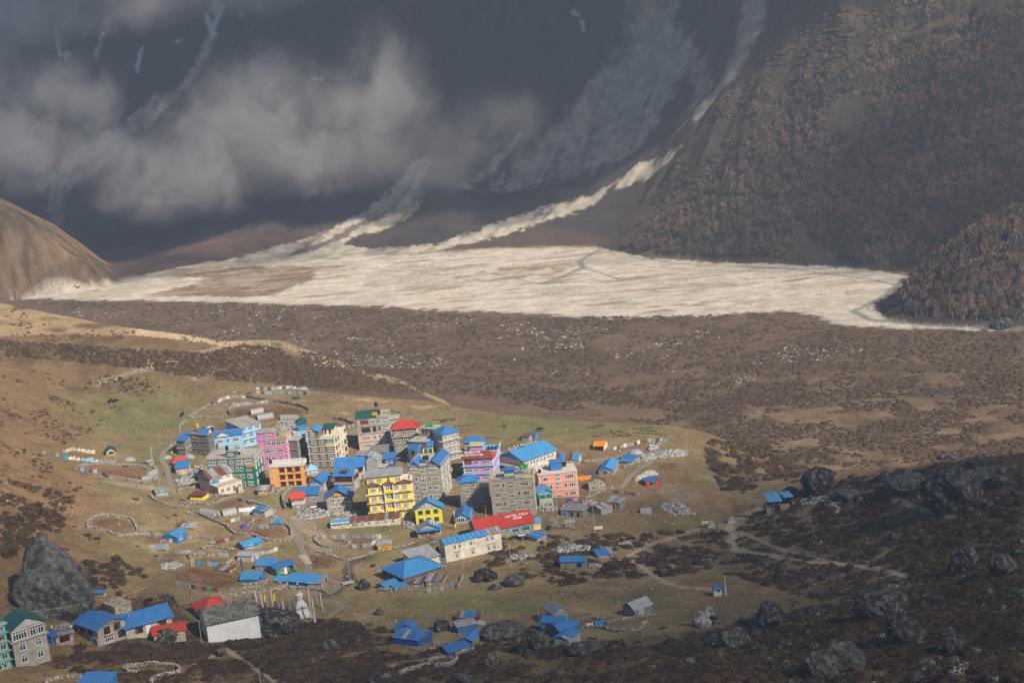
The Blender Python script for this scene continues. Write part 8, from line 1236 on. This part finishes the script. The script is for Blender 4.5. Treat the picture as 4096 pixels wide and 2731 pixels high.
P = np.concatenate([scat('F', [(60, 690), (560, 700), (1000, 720), (1500, 745), (2000, 800), (1700, 880), (700, 840), (300, 760)], 7000, 93, 11, .12, 26)]); n = len(P); s = .15 + .5 * rg.random(n) ** 3
tag(swarm('valley_stones', BOX_V, BOX_F, P, np.stack([s * 1.5, s, s * .6], 1), rg.uniform(0, 6, n), M_STONE, None, .35, seed=4), kind='stuff')
# ------------------------------------------------------------------ shrubs
def clump_mesh(seed, n, flat=.55, size=.30, top=1.0):
    rg = np.random.default_rng(seed); a = rg.uniform(0, 2 * math.pi, n); e = np.arcsin(rg.uniform(-.05, 1, n)); r = rg.uniform(.6, 1.0, n) ** .6 * (1 + .2 * np.sin(3 * a + seed)); c = np.stack([np.cos(a) * np.cos(e) * r, np.sin(a) * np.cos(e) * r, np.sin(e) * r * flat * top], 1); u = rg.normal(size=(n, 3)); u /= np.linalg.norm(u, axis=1)[:, None]; w = np.cross(u, rg.normal(size=(n, 3))); w /= np.linalg.norm(w, axis=1)[:, None]; s = size * rg.uniform(.6, 1.3, n)[:, None]
    return np.stack([c - u * s, c + w * s * .8, c + u * s], 1).reshape(-1, 3), np.arange(n * 3).reshape(-1, 3)
M_SHRUB = tint_mat('shrub_leaf', [(0, (.048, .028, .018)), (.35, (.072, .042, .024)), (.6, (.095, .056, .030)), (.85, (.070, .056, .028)), (1, (.120, .066, .032))], scale=.35, var=.4)
M_SHRUBV = tint_mat('valley_shrub', [(0, (.055, .032, .018)), (.5, (.088, .052, .029)), (.8, (.075, .056, .028)), (1, (.125, .075, .042))], scale=.5, var=.5)
def cored(seed, n, flat, size):
    v, f = clump_mesh(seed, n, flat, size); b_, g = blob(seed, 9); return np.concatenate([v, b_ * (.88, .88, flat * 1.25)]), np.concatenate([f, g + len(v)])
def blob(seed, n=7):
    V = [(0, 0, .62)]; rg = np.random.default_rng(seed)
    for z, r in ((.42, .72), (-.1, 1.0)):
        for k in range(n): a = 2 * math.pi * (k + .5 * (z > 0)) / n; q = r * rg.uniform(.75, 1.2); V.append((q * math.cos(a), q * math.sin(a), z))
    Fq = [(0, 1 + k, 1 + (k + 1) % n) for k in range(n)] + [(1 + k, 1 + n + k, 1 + n + (k + 1) % n) for k in range(n)] + [(1 + k, 1 + n + (k + 1) % n, 1 + (k + 1) % n) for k in range(n)]; return np.array(V), np.array(Fq)
P = np.concatenate([scat('F', DKR, 5600, 15, 3, -.16, 11), scat('F', DKB, 2300, 16, 3, -.12, 9), scat('F', [(0, 1100), (160, 1135), (230, 1250), (350, 1330), (400, 1395), (220, 1410), (180, 1270), (60, 1260), (0, 1300)], 900, 17, 4, 0, 10), scat('Z5', [(870, 1240), (1250, 1160), (1690, 1200), (1988, 1260), (1988, 1390), (1400, 1390), (1050, 1390), (900, 1300)], 420, 71), scat('Z6', [(0, 1010), (300, 1050), (570, 1130), (480, 1210), (250, 1290), (0, 1300)], 190, 72), scat('Z6', [(270, 1325), (800, 1330), (850, 1450), (600, 1490), (280, 1420)], 180, 73), scat('Z6', [(640, 1090), (1400, 940), (1700, 820), (2100, 850), (2352, 1000), (2352, 1150), (1900, 1230), (1450, 1230), (1100, 1240), (700, 1180)], 520, 74), scat('Z6', [(960, 1330), (1300, 1280), (1600, 1370), (1950, 1300), (2352, 1200), (2352, 1560), (1250, 1560), (1060, 1430)], 420, 75), scat('F', [(1500, 1480), (2352, 1300), (2352, 1568), (1500, 1568)], 1700, 18, 3, -.3, 9), scat('F', [(1640, 1010), (1760, 1020), (1865, 1095), (1760, 1140), (1660, 1130), (1610, 1040)], 700, 19, 3, -.15, 9), scat('F', [(1050, 1200), (1330, 1240), (1460, 1300), (1300, 1350), (1080, 1290)], 380, 20, 4, .0, 9)])
bz = [(o.location[0], o.location[1]) for o in COL.objects if o.get('category') in ('shed', 'house', 'lodge', 'monastery', 'barn', 'cabin', 'hut', 'shrine', 'stupa', 'stone wall', 'kiosk')]; bz = np.array(bz); P = P[(np.hypot(P[:, None, 0] - bz[None, :, 0], P[:, None, 1] - bz[None, :, 1]) > 4.5).all(1)]
trl = [plan(zm, pts) for zm, pts, w, k in PATHS]; P = P[np.min([seg_dist(P[:, 0], P[:, 1], t) for t in trl], 0) > 1.5]
rg = np.random.default_rng(31); s = .6 + 1.3 * rg.random(len(P)) ** 1.5; big = s / np.linalg.norm(P - ORI, axis=1); order = np.argsort(-big); SH = []
for i in range(5): v, f = cored(300 + i, 260, .50, .12); me = mesh_np('shrub', v, f, 3); me.materials.append(M_SHRUB); SH.append(me)
for i in order[:300]: o = link('shrub', SH[i % 5], (), None, tuple(P[i])); o.scale = (s[i] * rg.uniform(.9, 1.5), s[i] * rg.uniform(.9, 1.3), s[i] * rg.uniform(.8, 1.1)); o.rotation_euler.z = rg.uniform(0, 6); tag(o, 'low red brown shrub on the dark boulder slope', 'shrub', 'red brown shrubs on the near slopes')
rest = order[300:]; v, f = cored(400, 60, .48, .2); S = np.stack([s[rest] * 1.25, s[rest] * 1.1, s[rest]], 1); tag(swarm('shrubs', v, f, P[rest], S, rg.uniform(0, 6, len(rest)), M_SHRUB, None, 0, seed=6), kind='stuff')
P = np.concatenate([scat('F', [(0, 850), (330, 865), (390, 900), (210, 990), (150, 1020), (120, 1100), (0, 1110)], 1300, 21, 6, .05, 9), scat('F', [(0, 705), (560, 785), (540, 800), (300, 800), (0, 790)], 420, 22, 6, .05, 14), scat('F', [(0, 780), (300, 800), (470, 810), (560, 790), (800, 820), (1000, 905), (860, 900), (480, 870), (330, 845), (0, 815)], 6500, 23, 6, -.35, 12), scat('F', [(0, 560), (60, 560), (230, 690), (0, 690)], 200, 25, 6, .1, 14), scat('F', [(0, 930), (400, 1100), (600, 1300), (380, 1300), (150, 1150), (0, 1100)], 220, 26, 6, .1, 8)])
rg = np.random.default_rng(32); s = .28 + .65 * rg.random(len(P)) ** 2; v, f = blob(5); tag(swarm('hillside_shrubs', v, f, P, np.stack([s * 1.3, s * 1.1, s * 1.0], 1), rg.uniform(0, 6, len(P)), M_SHRUBV, None, .12, seed=7), kind='stuff')
P = np.concatenate([scat('F', [(80, 690), (700, 705), (1200, 730), (1740, 722), (1960, 755), (2352, 765), (2352, 900), (1500, 940), (1000, 900), (700, 820), (560, 790), (300, 740)], 16000, 27, 9, -.3, 18), scat('F', [(1000, 900), (2352, 860), (2352, 1080), (1870, 1090), (1600, 990)], 12000, 28, 9, -.12, 12)])
P = P[P[:, 2] < -34]; s = .4 + 1.1 * rg.random(len(P)) ** 2.5; tag(swarm('valley_shrubs', v, f, P, np.stack([s * 1.5, s * 1.1, s * .75], 1), rg.uniform(0, 6, len(P)), M_SHRUBV, None, .15, seed=8), kind='stuff')
# ------------------------------------------------------------------ the wood across the river
P = scat('F', [(1290, 590), (1400, 540), (1490, 440), (1600, 310), (1740, 120), (1790, -20), (2150, -30), (1900, 180), (1650, 400), (1480, 545), (1400, 590)], 2600, 57, 23, -.12, 30); P = P[P[:, 2] > -36]; s = .8 + 1.5 * np.random.default_rng(34).random(len(P)) ** 2; tag(swarm('far_brush', v, f, P, np.stack([s * 1.3, s * 1.2, s * .9], 1), s * 9, M_SHRUBV, None, .15, seed=10), kind='stuff')
M_TREE = tint_mat('autumn_twigs', [(0, (.075, .050, .036)), (.3, (.150, .088, .055)), (.6, (.215, .125, .078)), (.8, (.12, .09, .058)), (.9, (.06, .055, .032)), (1, (.085, .06, .04))], scale=.05, var=.45)
P = np.concatenate([scat('F', [(1415, 588), (1480, 535), (1620, 425), (1800, 255), (2000, 120), (2352, 10), (2352, 525), (2280, 530), (2150, 605), (2085, 612), (1960, 606), (1900, 560), (1850, 520), (1800, 600), (1600, 600), (1500, 592)], 5600, 51, 21, -.55, 40), scat('F', [(2090, 620), (2150, 560), (2352, 430), (2352, 735), (2150, 740), (2010, 705), (2060, 660)], 850, 52, 21, -.4, 30), scat('F', [(1850, 510), (2150, 480), (2150, 600), (1900, 600)], 120, 53), scat('F', [(1440, 540), (1500, 470), (1620, 330), (1800, 160), (2100, -30), (2352, -30), (2000, 140), (1650, 420)], 1300, 54, 21, -.1, 40)])
P = P[(P[:, 2] > -37) & (P[:, 1] > 700)]; rg = np.random.default_rng(33); s = rg.uniform(.5, 1.4, len(P)) * 1.8; order = np.argsort(np.linalg.norm(P - ORI, axis=1))
def crown(seed, n, sz):
    v, f = clump_mesh(seed, n, 1.0, sz); v = v.copy(); v[:, 2] = v[:, 2] * 1.35 + 1.05; v[:, :2] *= np.clip(1.05 - .35 * np.clip(v[:, 2] - 1.2, 0, 2), .4, 1.1)[:, None]; return v, f
TR = []
for i in range(5):
    v, f = crown(500 + i, 170, .17); me = mesh_np('crown', v, f, 3); me.materials.append(M_TREE); m = MB(); m.tube((0, 0, -.3), (0, 0, 1.1), .09, 5, 0, .06); m.tube((0, 0, .6), (.5, .2, 1.7), .05, 4, 0, .02); m.tube((0, 0, .7), (-.4, -.3, 1.8), .05, 4, 0, .02); TR.append((me, m.mesh('trunk', pm('paleconc', 'trim'))))
for i in order[:300]: a, b2 = TR[i % 5]; o = tag(link('birch_tree', None, loc=tuple(P[i])), 'bare reddish brown birch in the wood across the river', 'tree', 'birches of the wood across the river'); o.scale = (s[i], s[i], s[i] * 1.1); o.rotation_euler.z = rg.uniform(0, 6); link('trunk', b2, (), o); link('crown', a, (), o)
rest = order[300:]; v, f = crown(600, 70, .27); tag(swarm('far_wood', v, f, P[rest], np.stack([s[rest]] * 2 + [s[rest] * 1.1], 1), rg.uniform(0, 6, len(rest)), M_TREE, None, 0, seed=9), kind='stuff')
# ------------------------------------------------------------------ people and animals
def skinned(name, V, E, Rd, mat, sub=1):
    me = bpy.data.meshes.new(name); me.from_pydata(V, E, []); o = bpy.data.objects.new(name, me); COL.objects.link(o); md = o.modifiers.new('s', 'SKIN'); 
    for i, r in enumerate(Rd): me.skin_vertices[0].data[i].radius = (r, r) if isinstance(r, (int, float)) else r
    me.skin_vertices[0].data[0].use_root = True; sb = o.modifiers.new('d', 'SUBSURF'); sb.levels = sub; dg = bpy.context.evaluated_depsgraph_get(); out = bpy.data.meshes.new_from_object(o.evaluated_get(dg)); bpy.data.objects.remove(o); out.materials.clear(); out.materials.append(mat); out.name = name; return out
skin = pm('brown', 'trim')
HV = [(0, 0, .95), (0, 0, 1.2), (0, 0, 1.42), (0, 0, 1.52), (0, .02, 1.66), (.19, 0, 1.42), (.24, .03, 1.14), (.2, -.12, .92), (-.19, 0, 1.42), (-.24, -.02, 1.14), (-.22, -.1, .9), (.1, 0, .9), (.11, .1, .5), (.11, .2, .08), (.11, .08, .03), (-.1, 0, .9), (-.11, -.12, .5), (-.11, -.08, .08), (-.11, -.2, .03)]
HE = [(0, 1), (1, 2), (2, 3), (3, 4), (2, 5), (5, 6), (6, 7), (2, 8), (8, 9), (9, 10), (0, 11), (11, 12), (12, 13), (13, 14), (0, 15), (15, 16), (16, 17), (17, 18)]; HR = [.14, .15, .14, .06, .115, .075, .055, .045, .075, .055, .045, .1, .075, .055, .05, .1, .075, .055, .05]
BODY = skinned('person', HV, HE, HR, skin); JK = skinned('jacket', [HV[i] for i in (0, 1, 2, 5, 6, 7, 8, 9, 10)], [(0, 1), (1, 2), (2, 3), (3, 4), (4, 5), (2, 6), (6, 7), (7, 8)], [.18, .19, .18, .1, .08, .06, .1, .08, .06], skin); TRS = skinned('trousers', [HV[i] for i in (0, 11, 12, 13, 15, 16, 17)], [(0, 1), (1, 2), (2, 3), (0, 4), (4, 5), (5, 6)], [.16, .125, .1, .08, .125, .1, .08], skin); m = MB(); m.lathe([(.105, 1.64), (.13, 1.70), (.12, 1.76), (.05, 1.80)], 10, c=(0, .03, 0)); HAIR = m.mesh('hair', pm('black', 'trim'), True)
for lb, zm, b_, jc, tc, az in [('person in a sky blue jacket walking on the upper footpath', 'B4', (1952, 545), 'bluelt', 'black', 0), ('person in dark purple standing on the bare plot by the path', 'Z4', (162, 935), 'purple', 'black', 1.0), ('person dressed in black by the brook', 'Z4', (537, 1135), 'black', 'black', 2), ('person in dark green beside the bakery', 'Z4', (1224, 712), 'dkgreen', 'dkgreen', .5), ('hiker with a pale pack on the dusty ridge', 'ZX', (1570, 483), 'brown', 'black', 0), ('person in a pink top under the salmon hotel', 'Z3', (972, 1000), 'pinkm', 'black', .4), ('person in grey by the brook wall below the bakery', 'Z4', (1268, 775), 'lightblue', 'grey', 0), ('person in dark clothes beside the stone wall in the pens', 'B2', (612, 1040), 'dkgrey', 'black', 1)]:
    p = G(zm, *b_); o = tag(link('person', BODY, (), None, tuple(p)), lb, 'person'); o.rotation_euler.z = az
    for me, c, n_ in ((JK, jc, 'jacket'), (TRS, tc, 'trousers')): q = me.copy(); q.materials.clear(); q.materials.append(pm(c, 'cloth')); link(n_, q, (), o)
    link('hair', HAIR, (), o)
    if 'hiker' in lb: m = MB(); m.box(-.2, .2, -.42, -.16, .95, 1.6); m.obj('backpack', pm('flagwhite', 'cloth'), o)
def beast(name, k, neck, head, rb, mat, shag=0):
    V = [(-.75, 0, 1.0), (-.2, 0, 1.02), (.4, 0, 1.05), (.75, 0, 1.12), neck, head, (head[0] + .28, 0, head[2] - .22)]; E = [(0, 1), (1, 2), (2, 3), (3, 4), (4, 5), (5, 6)]; R = [rb * .85, rb, rb * 1.0, rb * .8, rb * .45, .15, .09]
    for i, (x, y, hind) in enumerate(((.6, .17, 0), (.55, -.17, 0), (-.72, .17, 1), (-.68, -.17, 1))):
        b2 = len(V); V += [(x, y, .82), (x + (.1 if hind else .0), y, .6), (x + (-.08 if hind else .02), y, .36), (x + .0, y, .04)]; E += [(2 if not hind else 0, b2), (b2, b2 + 1), (b2 + 1, b2 + 2), (b2 + 2, b2 + 3)]; R += [.17, .11, .07, .06]
    b2 = len(V); V += [(-1.0, 0, 1.0), (-1.12, 0, .5)]; E += [(0, b2), (b2, b2 + 1)]; R += [.07, .09 if not shag else .14]; return skinned(name, [tuple(np.array(v) * k) for v in V], E, [r * k for r in R], mat)
HORSE = beast('horse', 1.15, (1.1, 0, 1.5), (1.25, 0, 1.78), .27, pm('rust', 'cloth')); DHORSE = beast('horse', 1.1, (1.15, 0, 1.25), (1.5, 0, 1.0), .27, pm('brown', 'cloth')); YAK = beast('yak', 1.15, (1.05, 0, 1.1), (1.3, 0, .85), .40, pm('black', 'cloth'), 1); m = MB(); m.tube((1.45, .12, 1.15), (1.5, .42, 1.35), .04, 5, 0, .015); m.tube((1.45, -.12, 1.15), (1.5, -.42, 1.35), .04, 5, 0, .015); HORN = m.mesh('horn', pm('grey', 'trim'))
for me, lb, cat, zm, b_, az in [(HORSE, 'chestnut horse standing alone on the pasture', 'horse', 'Z2', (2250, 438), 2.2), (DHORSE, 'dark brown horse beside the tin pen on the plateau rim', 'horse', 'Z1', (1048, 252), .5), (YAK, 'black yak grazing near the back of the right pasture', 'yak', 'Z3', (620, 132), 3.1), (YAK, 'black yak grazing above the white stone line', 'yak', 'Z1', (338, 482), 1.2), (YAK, 'left of two black yaks on the green patch', 'yak', 'ZX', (768, 892), 1.0), (YAK, 'right of two black yaks on the green patch', 'yak', 'ZX', (802, 892), .2), (YAK, 'black yak beside the blue roof above the monastery', 'yak', 'Z5', (1485, 778), .1), (YAK, 'black yak calf at the end of the white stone wall', 'yak', 'Z1', (652, 358), 1.2), (YAK, 'small dark yak on the lawn by the wide blue roof', 'yak', 'A4', (38, 632), 0)]:
    p = G(zm, *b_); o = tag(link(cat, me, (), None, tuple(p)), lb, cat, 'grazing animals'); o.rotation_euler.z = az; o.scale = (.62,) * 3 if ('calf' in lb or 'small' in lb) else (1, 1, 1)
    if cat == 'yak': link('horn', HORN, (), o)
p = G('Z9', 1420, 1562); o = tag(link('flowering_shrub', None, loc=tuple(p)), 'leafless shrub with white blossoms at the bottom right corner', 'shrub'); rg = random.Random(12); bl = []
for i in range(9):
    m = MB(); a = Vector((rg.uniform(-.4, .4), 0, -.3)); d = Vector((rg.uniform(-1, 1), rg.uniform(-.4, .3), 1.2))
    for k in range(4): b2 = a + d * rg.uniform(.6, .95); m.tube(a, b2, .07 - .014 * k, 4); a = b2; d = (d + Vector((rg.uniform(-.6, .6), rg.uniform(-.4, .4), rg.uniform(-.5, .2)))).normalized() * 1.1; bl += [b2 + Vector((rg.uniform(-.5, .5), rg.uniform(-.3, .3), rg.uniform(-.3, .3))) for _ in range(k * 2)]
    m.obj('branch', pm('brown', 'trim'), o)
n = len(bl); q = swarm('blossom', ICO_V, ICO_F, np.array(bl), np.full((n, 3), .065), np.zeros(n), pm('white', 'cloth'), o, .4); q['kind'] = 'stuff'
# ------------------------------------------------------------------ unseen clouds placed overhead for their shadow, mist on the wall, haze
def cloud_mat(k=.42):
    m, nt, o = nodes_of('shade_cloud'); d = N(nt, 'ShaderNodeBsdfDiffuse', Color=(.82, .82, .84, 1)); t = N(nt, 'ShaderNodeBsdfTransparent'); x = N(nt, 'ShaderNodeMixShader'); x.inputs[0].default_value = k
    nt.links.new(t.outputs[0], x.inputs[1]); nt.links.new(d.outputs[0], x.inputs[2]); nt.links.new(x.outputs[0], o.inputs[0]); return m
M_CLOUD = cloud_mat()
M_THIN = cloud_mat(.058)
def cloud(label, poly, z, n, r0, r1, soft, seed, mat=None):
    k_ = (z - 20) / math.tan(math.radians(SUN_EL)); poly = [(x + k_ * (math.cos(_sb) - .755), y - k_ * (math.sin(_sb) - .656)) for x, y in poly]; a = np.array(poly); rg = np.random.default_rng(seed); X = rg.uniform(a[:, 0].min() - soft, a[:, 0].max() + soft, n * 4); Y = rg.uniform(a[:, 1].min() - soft, a[:, 1].max() + soft, n * 4); d = sdist(X, Y, poly) + soft * .6 * fbm(X / 90, Y / 90, 3, seed); k = rg.random(n * 4) < sstep(-soft, soft, d); X, Y, d = X[k][:n], Y[k][:n], d[k][:n]
    s = rg.uniform(r0, r1, len(X)) * (.5 + .5 * sstep(-soft, soft, d)); P = np.stack([X, Y, z + rg.uniform(-12, 12, len(X)) + s * .3], 1); o = swarm('cloud', ICO_V, ICO_F, P, np.stack([s * 1.4, s * 1.2, s * .55], 1), rg.uniform(0, 6, len(X)), mat or M_CLOUD, None, .15, seed=seed); o['kind'] = 'structure'
cloud('', [(-300, 1000), (560, 940), (600, 1010), (900, 1060), (900, 1900), (-300, 1900)], 450, 1500, 22, 48, 45, 3)  # out of view; outline set so its shadow darkens the far wall
cloud('', [(610, 690), (660, 640), (740, 560), (1000, 580), (1000, 840), (720, 900), (640, 800)], 450, 240, 18, 36, 35, 4, M_THIN)  # out of view; placed to shade the lower spur and right river bed
cloud('', [(90, 150), (243, 146), (339, 120), (423, 92), (458, 160), (505, 188), (568, 186), (950, 190), (950, -350), (90, -350)], 450, 620, 20, 42, 38, 5, M_THIN)  # out of view; thin layer shaped to dim the near slopes
def mist(name, c, parts, dens, scale, thr, seed):
    """a drifting shred of cloud: hull of joined lumps filled with uneven vapour"""
    bm = bmesh.new()
    for (dx, dy, dz, rx, ry, rz) in parts:
        r = bmesh.ops.create_icosphere(bm, subdivisions=2, radius=1)
        for v in r['verts']: v.co = Vector((dx + v.co.x * rx, dy + v.co.y * ry, dz + v.co.z * rz))
    me = bpy.data.meshes.new(name); bm.to_mesh(me); bm.free(); o = link(name, me, (), None, tuple(c)); rm = o.modifiers.new('union', 'REMESH'); rm.mode = 'VOXEL'; rm.voxel_size = 6.0; dg = bpy.context.evaluated_depsgraph_get(); m2 = bpy.data.meshes.new_from_object(o.evaluated_get(dg)); o.modifiers.clear(); o.data = m2
    m, nt, out = nodes_of('mist_' + name); pv = N(nt, 'ShaderNodeVolumePrincipled'); pv.inputs['Color'].default_value = (.95, .90, .87, 1); pv.inputs['Anisotropy'].default_value = .15
    tc = N(nt, 'ShaderNodeTexCoord'); co = tc.outputs['Object']; nz = N(nt, 'ShaderNodeTexNoise', Scale=scale, Detail=8.0, Roughness=.62, Distortion=.9); nt.links.new(co, nz.inputs['Vector']); cur = None
    for (dx, dy, dz, rx, ry, rz) in parts:
        mp = N(nt, 'ShaderNodeMapping', vector_type='POINT'); mp.inputs['Location'].default_value = (-dx / rx, -dy / ry, -dz / rz); mp.inputs['Scale'].default_value = (1 / rx, 1 / ry, 1 / rz); nt.links.new(co, mp.inputs[0]); ln = N(nt, 'ShaderNodeVectorMath', operation='LENGTH'); nt.links.new(mp.outputs[0], ln.inputs[0]); iv = N(nt, 'ShaderNodeMath', operation='SUBTRACT'); iv.inputs[0].default_value = 1.0; nt.links.new(ln.outputs['Value'], iv.inputs[1])
        if cur is None: cur = iv.outputs[0]
        else: mx = N(nt, 'ShaderNodeMath', operation='SMOOTH_MAX'); mx.inputs[2].default_value = .25; nt.links.new(cur, mx.inputs[0]); nt.links.new(iv.outputs[0], mx.inputs[1]); cur = mx.outputs[0]
    f = N(nt, 'ShaderNodeMapRange'); f.inputs['From Min'].default_value = 0; f.inputs['From Max'].default_value = .75; nt.links.new(cur, f.inputs[0]); ad = N(nt, 'ShaderNodeMath', operation='MULTIPLY_ADD'); ad.inputs[1].default_value = .34; nt.links.new(f.outputs[0], ad.inputs[0]); nt.links.new(nz.outputs[0], ad.inputs[2])
    g = N(nt, 'ShaderNodeMapRange'); g.interpolation_type = 'SMOOTHSTEP'; g.inputs['From Min'].default_value = thr; g.inputs['From Max'].default_value = thr + .5; g.inputs['To Max'].default_value = dens; nt.links.new(ad.outputs[0], g.inputs[0])
    h = N(nt, 'ShaderNodeMath', operation='MULTIPLY'); nt.links.new(g.outputs[0], h.inputs[0]); e = N(nt, 'ShaderNodeMapRange'); e.inputs['From Max'].default_value = .3; nt.links.new(cur, e.inputs[0]); nt.links.new(e.outputs[0], h.inputs[1]); nt.links.new(h.outputs[0], pv.inputs['Density']); nt.links.new(pv.outputs[0], out.inputs['Volume'])
    o.data.materials.clear(); o.data.materials.append(m); m.cycles.volume_step_rate = .5; o['kind'] = 'stuff'; return o
def on_y(px, py, y): d = ray(px, py); return ORI + d * (y / d[1])
def lumps(cp, y, L):                                      # lumps sighted on the picture, given depth
    return [((on_y(a, b2, y + dy) - cp)[0], dy, (on_y(a, b2, y + dy) - cp)[2], r1 * 1.2, r2, r3 * 1.2) for a, b2, dy, r1, r2, r3 in L]
YM = 1215
cp = on_y(1250, 520, YM); mist('mist', cp, lumps(cp, YM, [(1560, 330, 0, 34, 30, 46), (1420, 480, 5, 50, 34, 44), (1050, 420, 0, 60, 34, 44), (960, 560, 10, 70, 36, 40), (780, 680, 0, 62, 34, 34), (1300, 620, 0, 60, 34, 30), (600, 780, 0, 44, 28, 22)]), .021, .034, .50, 1)
cp = on_y(180, 500, YM); mist('mist', cp, lumps(cp, YM, [(180, 350, 0, 52, 32, 30), (60, 560, 0, 60, 34, 44), (330, 420, 0, 30, 26, 30), (350, 620, 5, 52, 30, 26), (-150, 400, 0, 70, 34, 60)]), .017, .036, .52, 2)
cp = on_y(250, 40, YM); mist('mist', cp, lumps(cp, YM, [(120, 30, 0, 100, 34, 30), (620, -10, 0, 80, 34, 24), (1000, -40, 0, 70, 30, 20)]), .016, .026, .52, 3)
cp = on_y(1850, 560, YM); mist('mist', cp, lumps(cp, YM, [(1820, 560, 0, 55, 30, 36), (1700, 680, 0, 50, 30, 22), (2000, 480, 0, 36, 28, 30)]), .009, .034, .54, 4)
m, nt, o_ = nodes_of('haze'); pv = N(nt, 'ShaderNodeVolumePrincipled', Density=.00016); pv.inputs['Color'].default_value = (.68, .81, 1, 1); pv.inputs['Anisotropy'].default_value = .2; nt.links.new(pv.outputs[0], o_.inputs['Volume'])
HB = MB(); HB.box(-1750, 1750, -60, 2850, -75, 402); hz = HB.obj('haze', m); hz['kind'] = 'stuff'
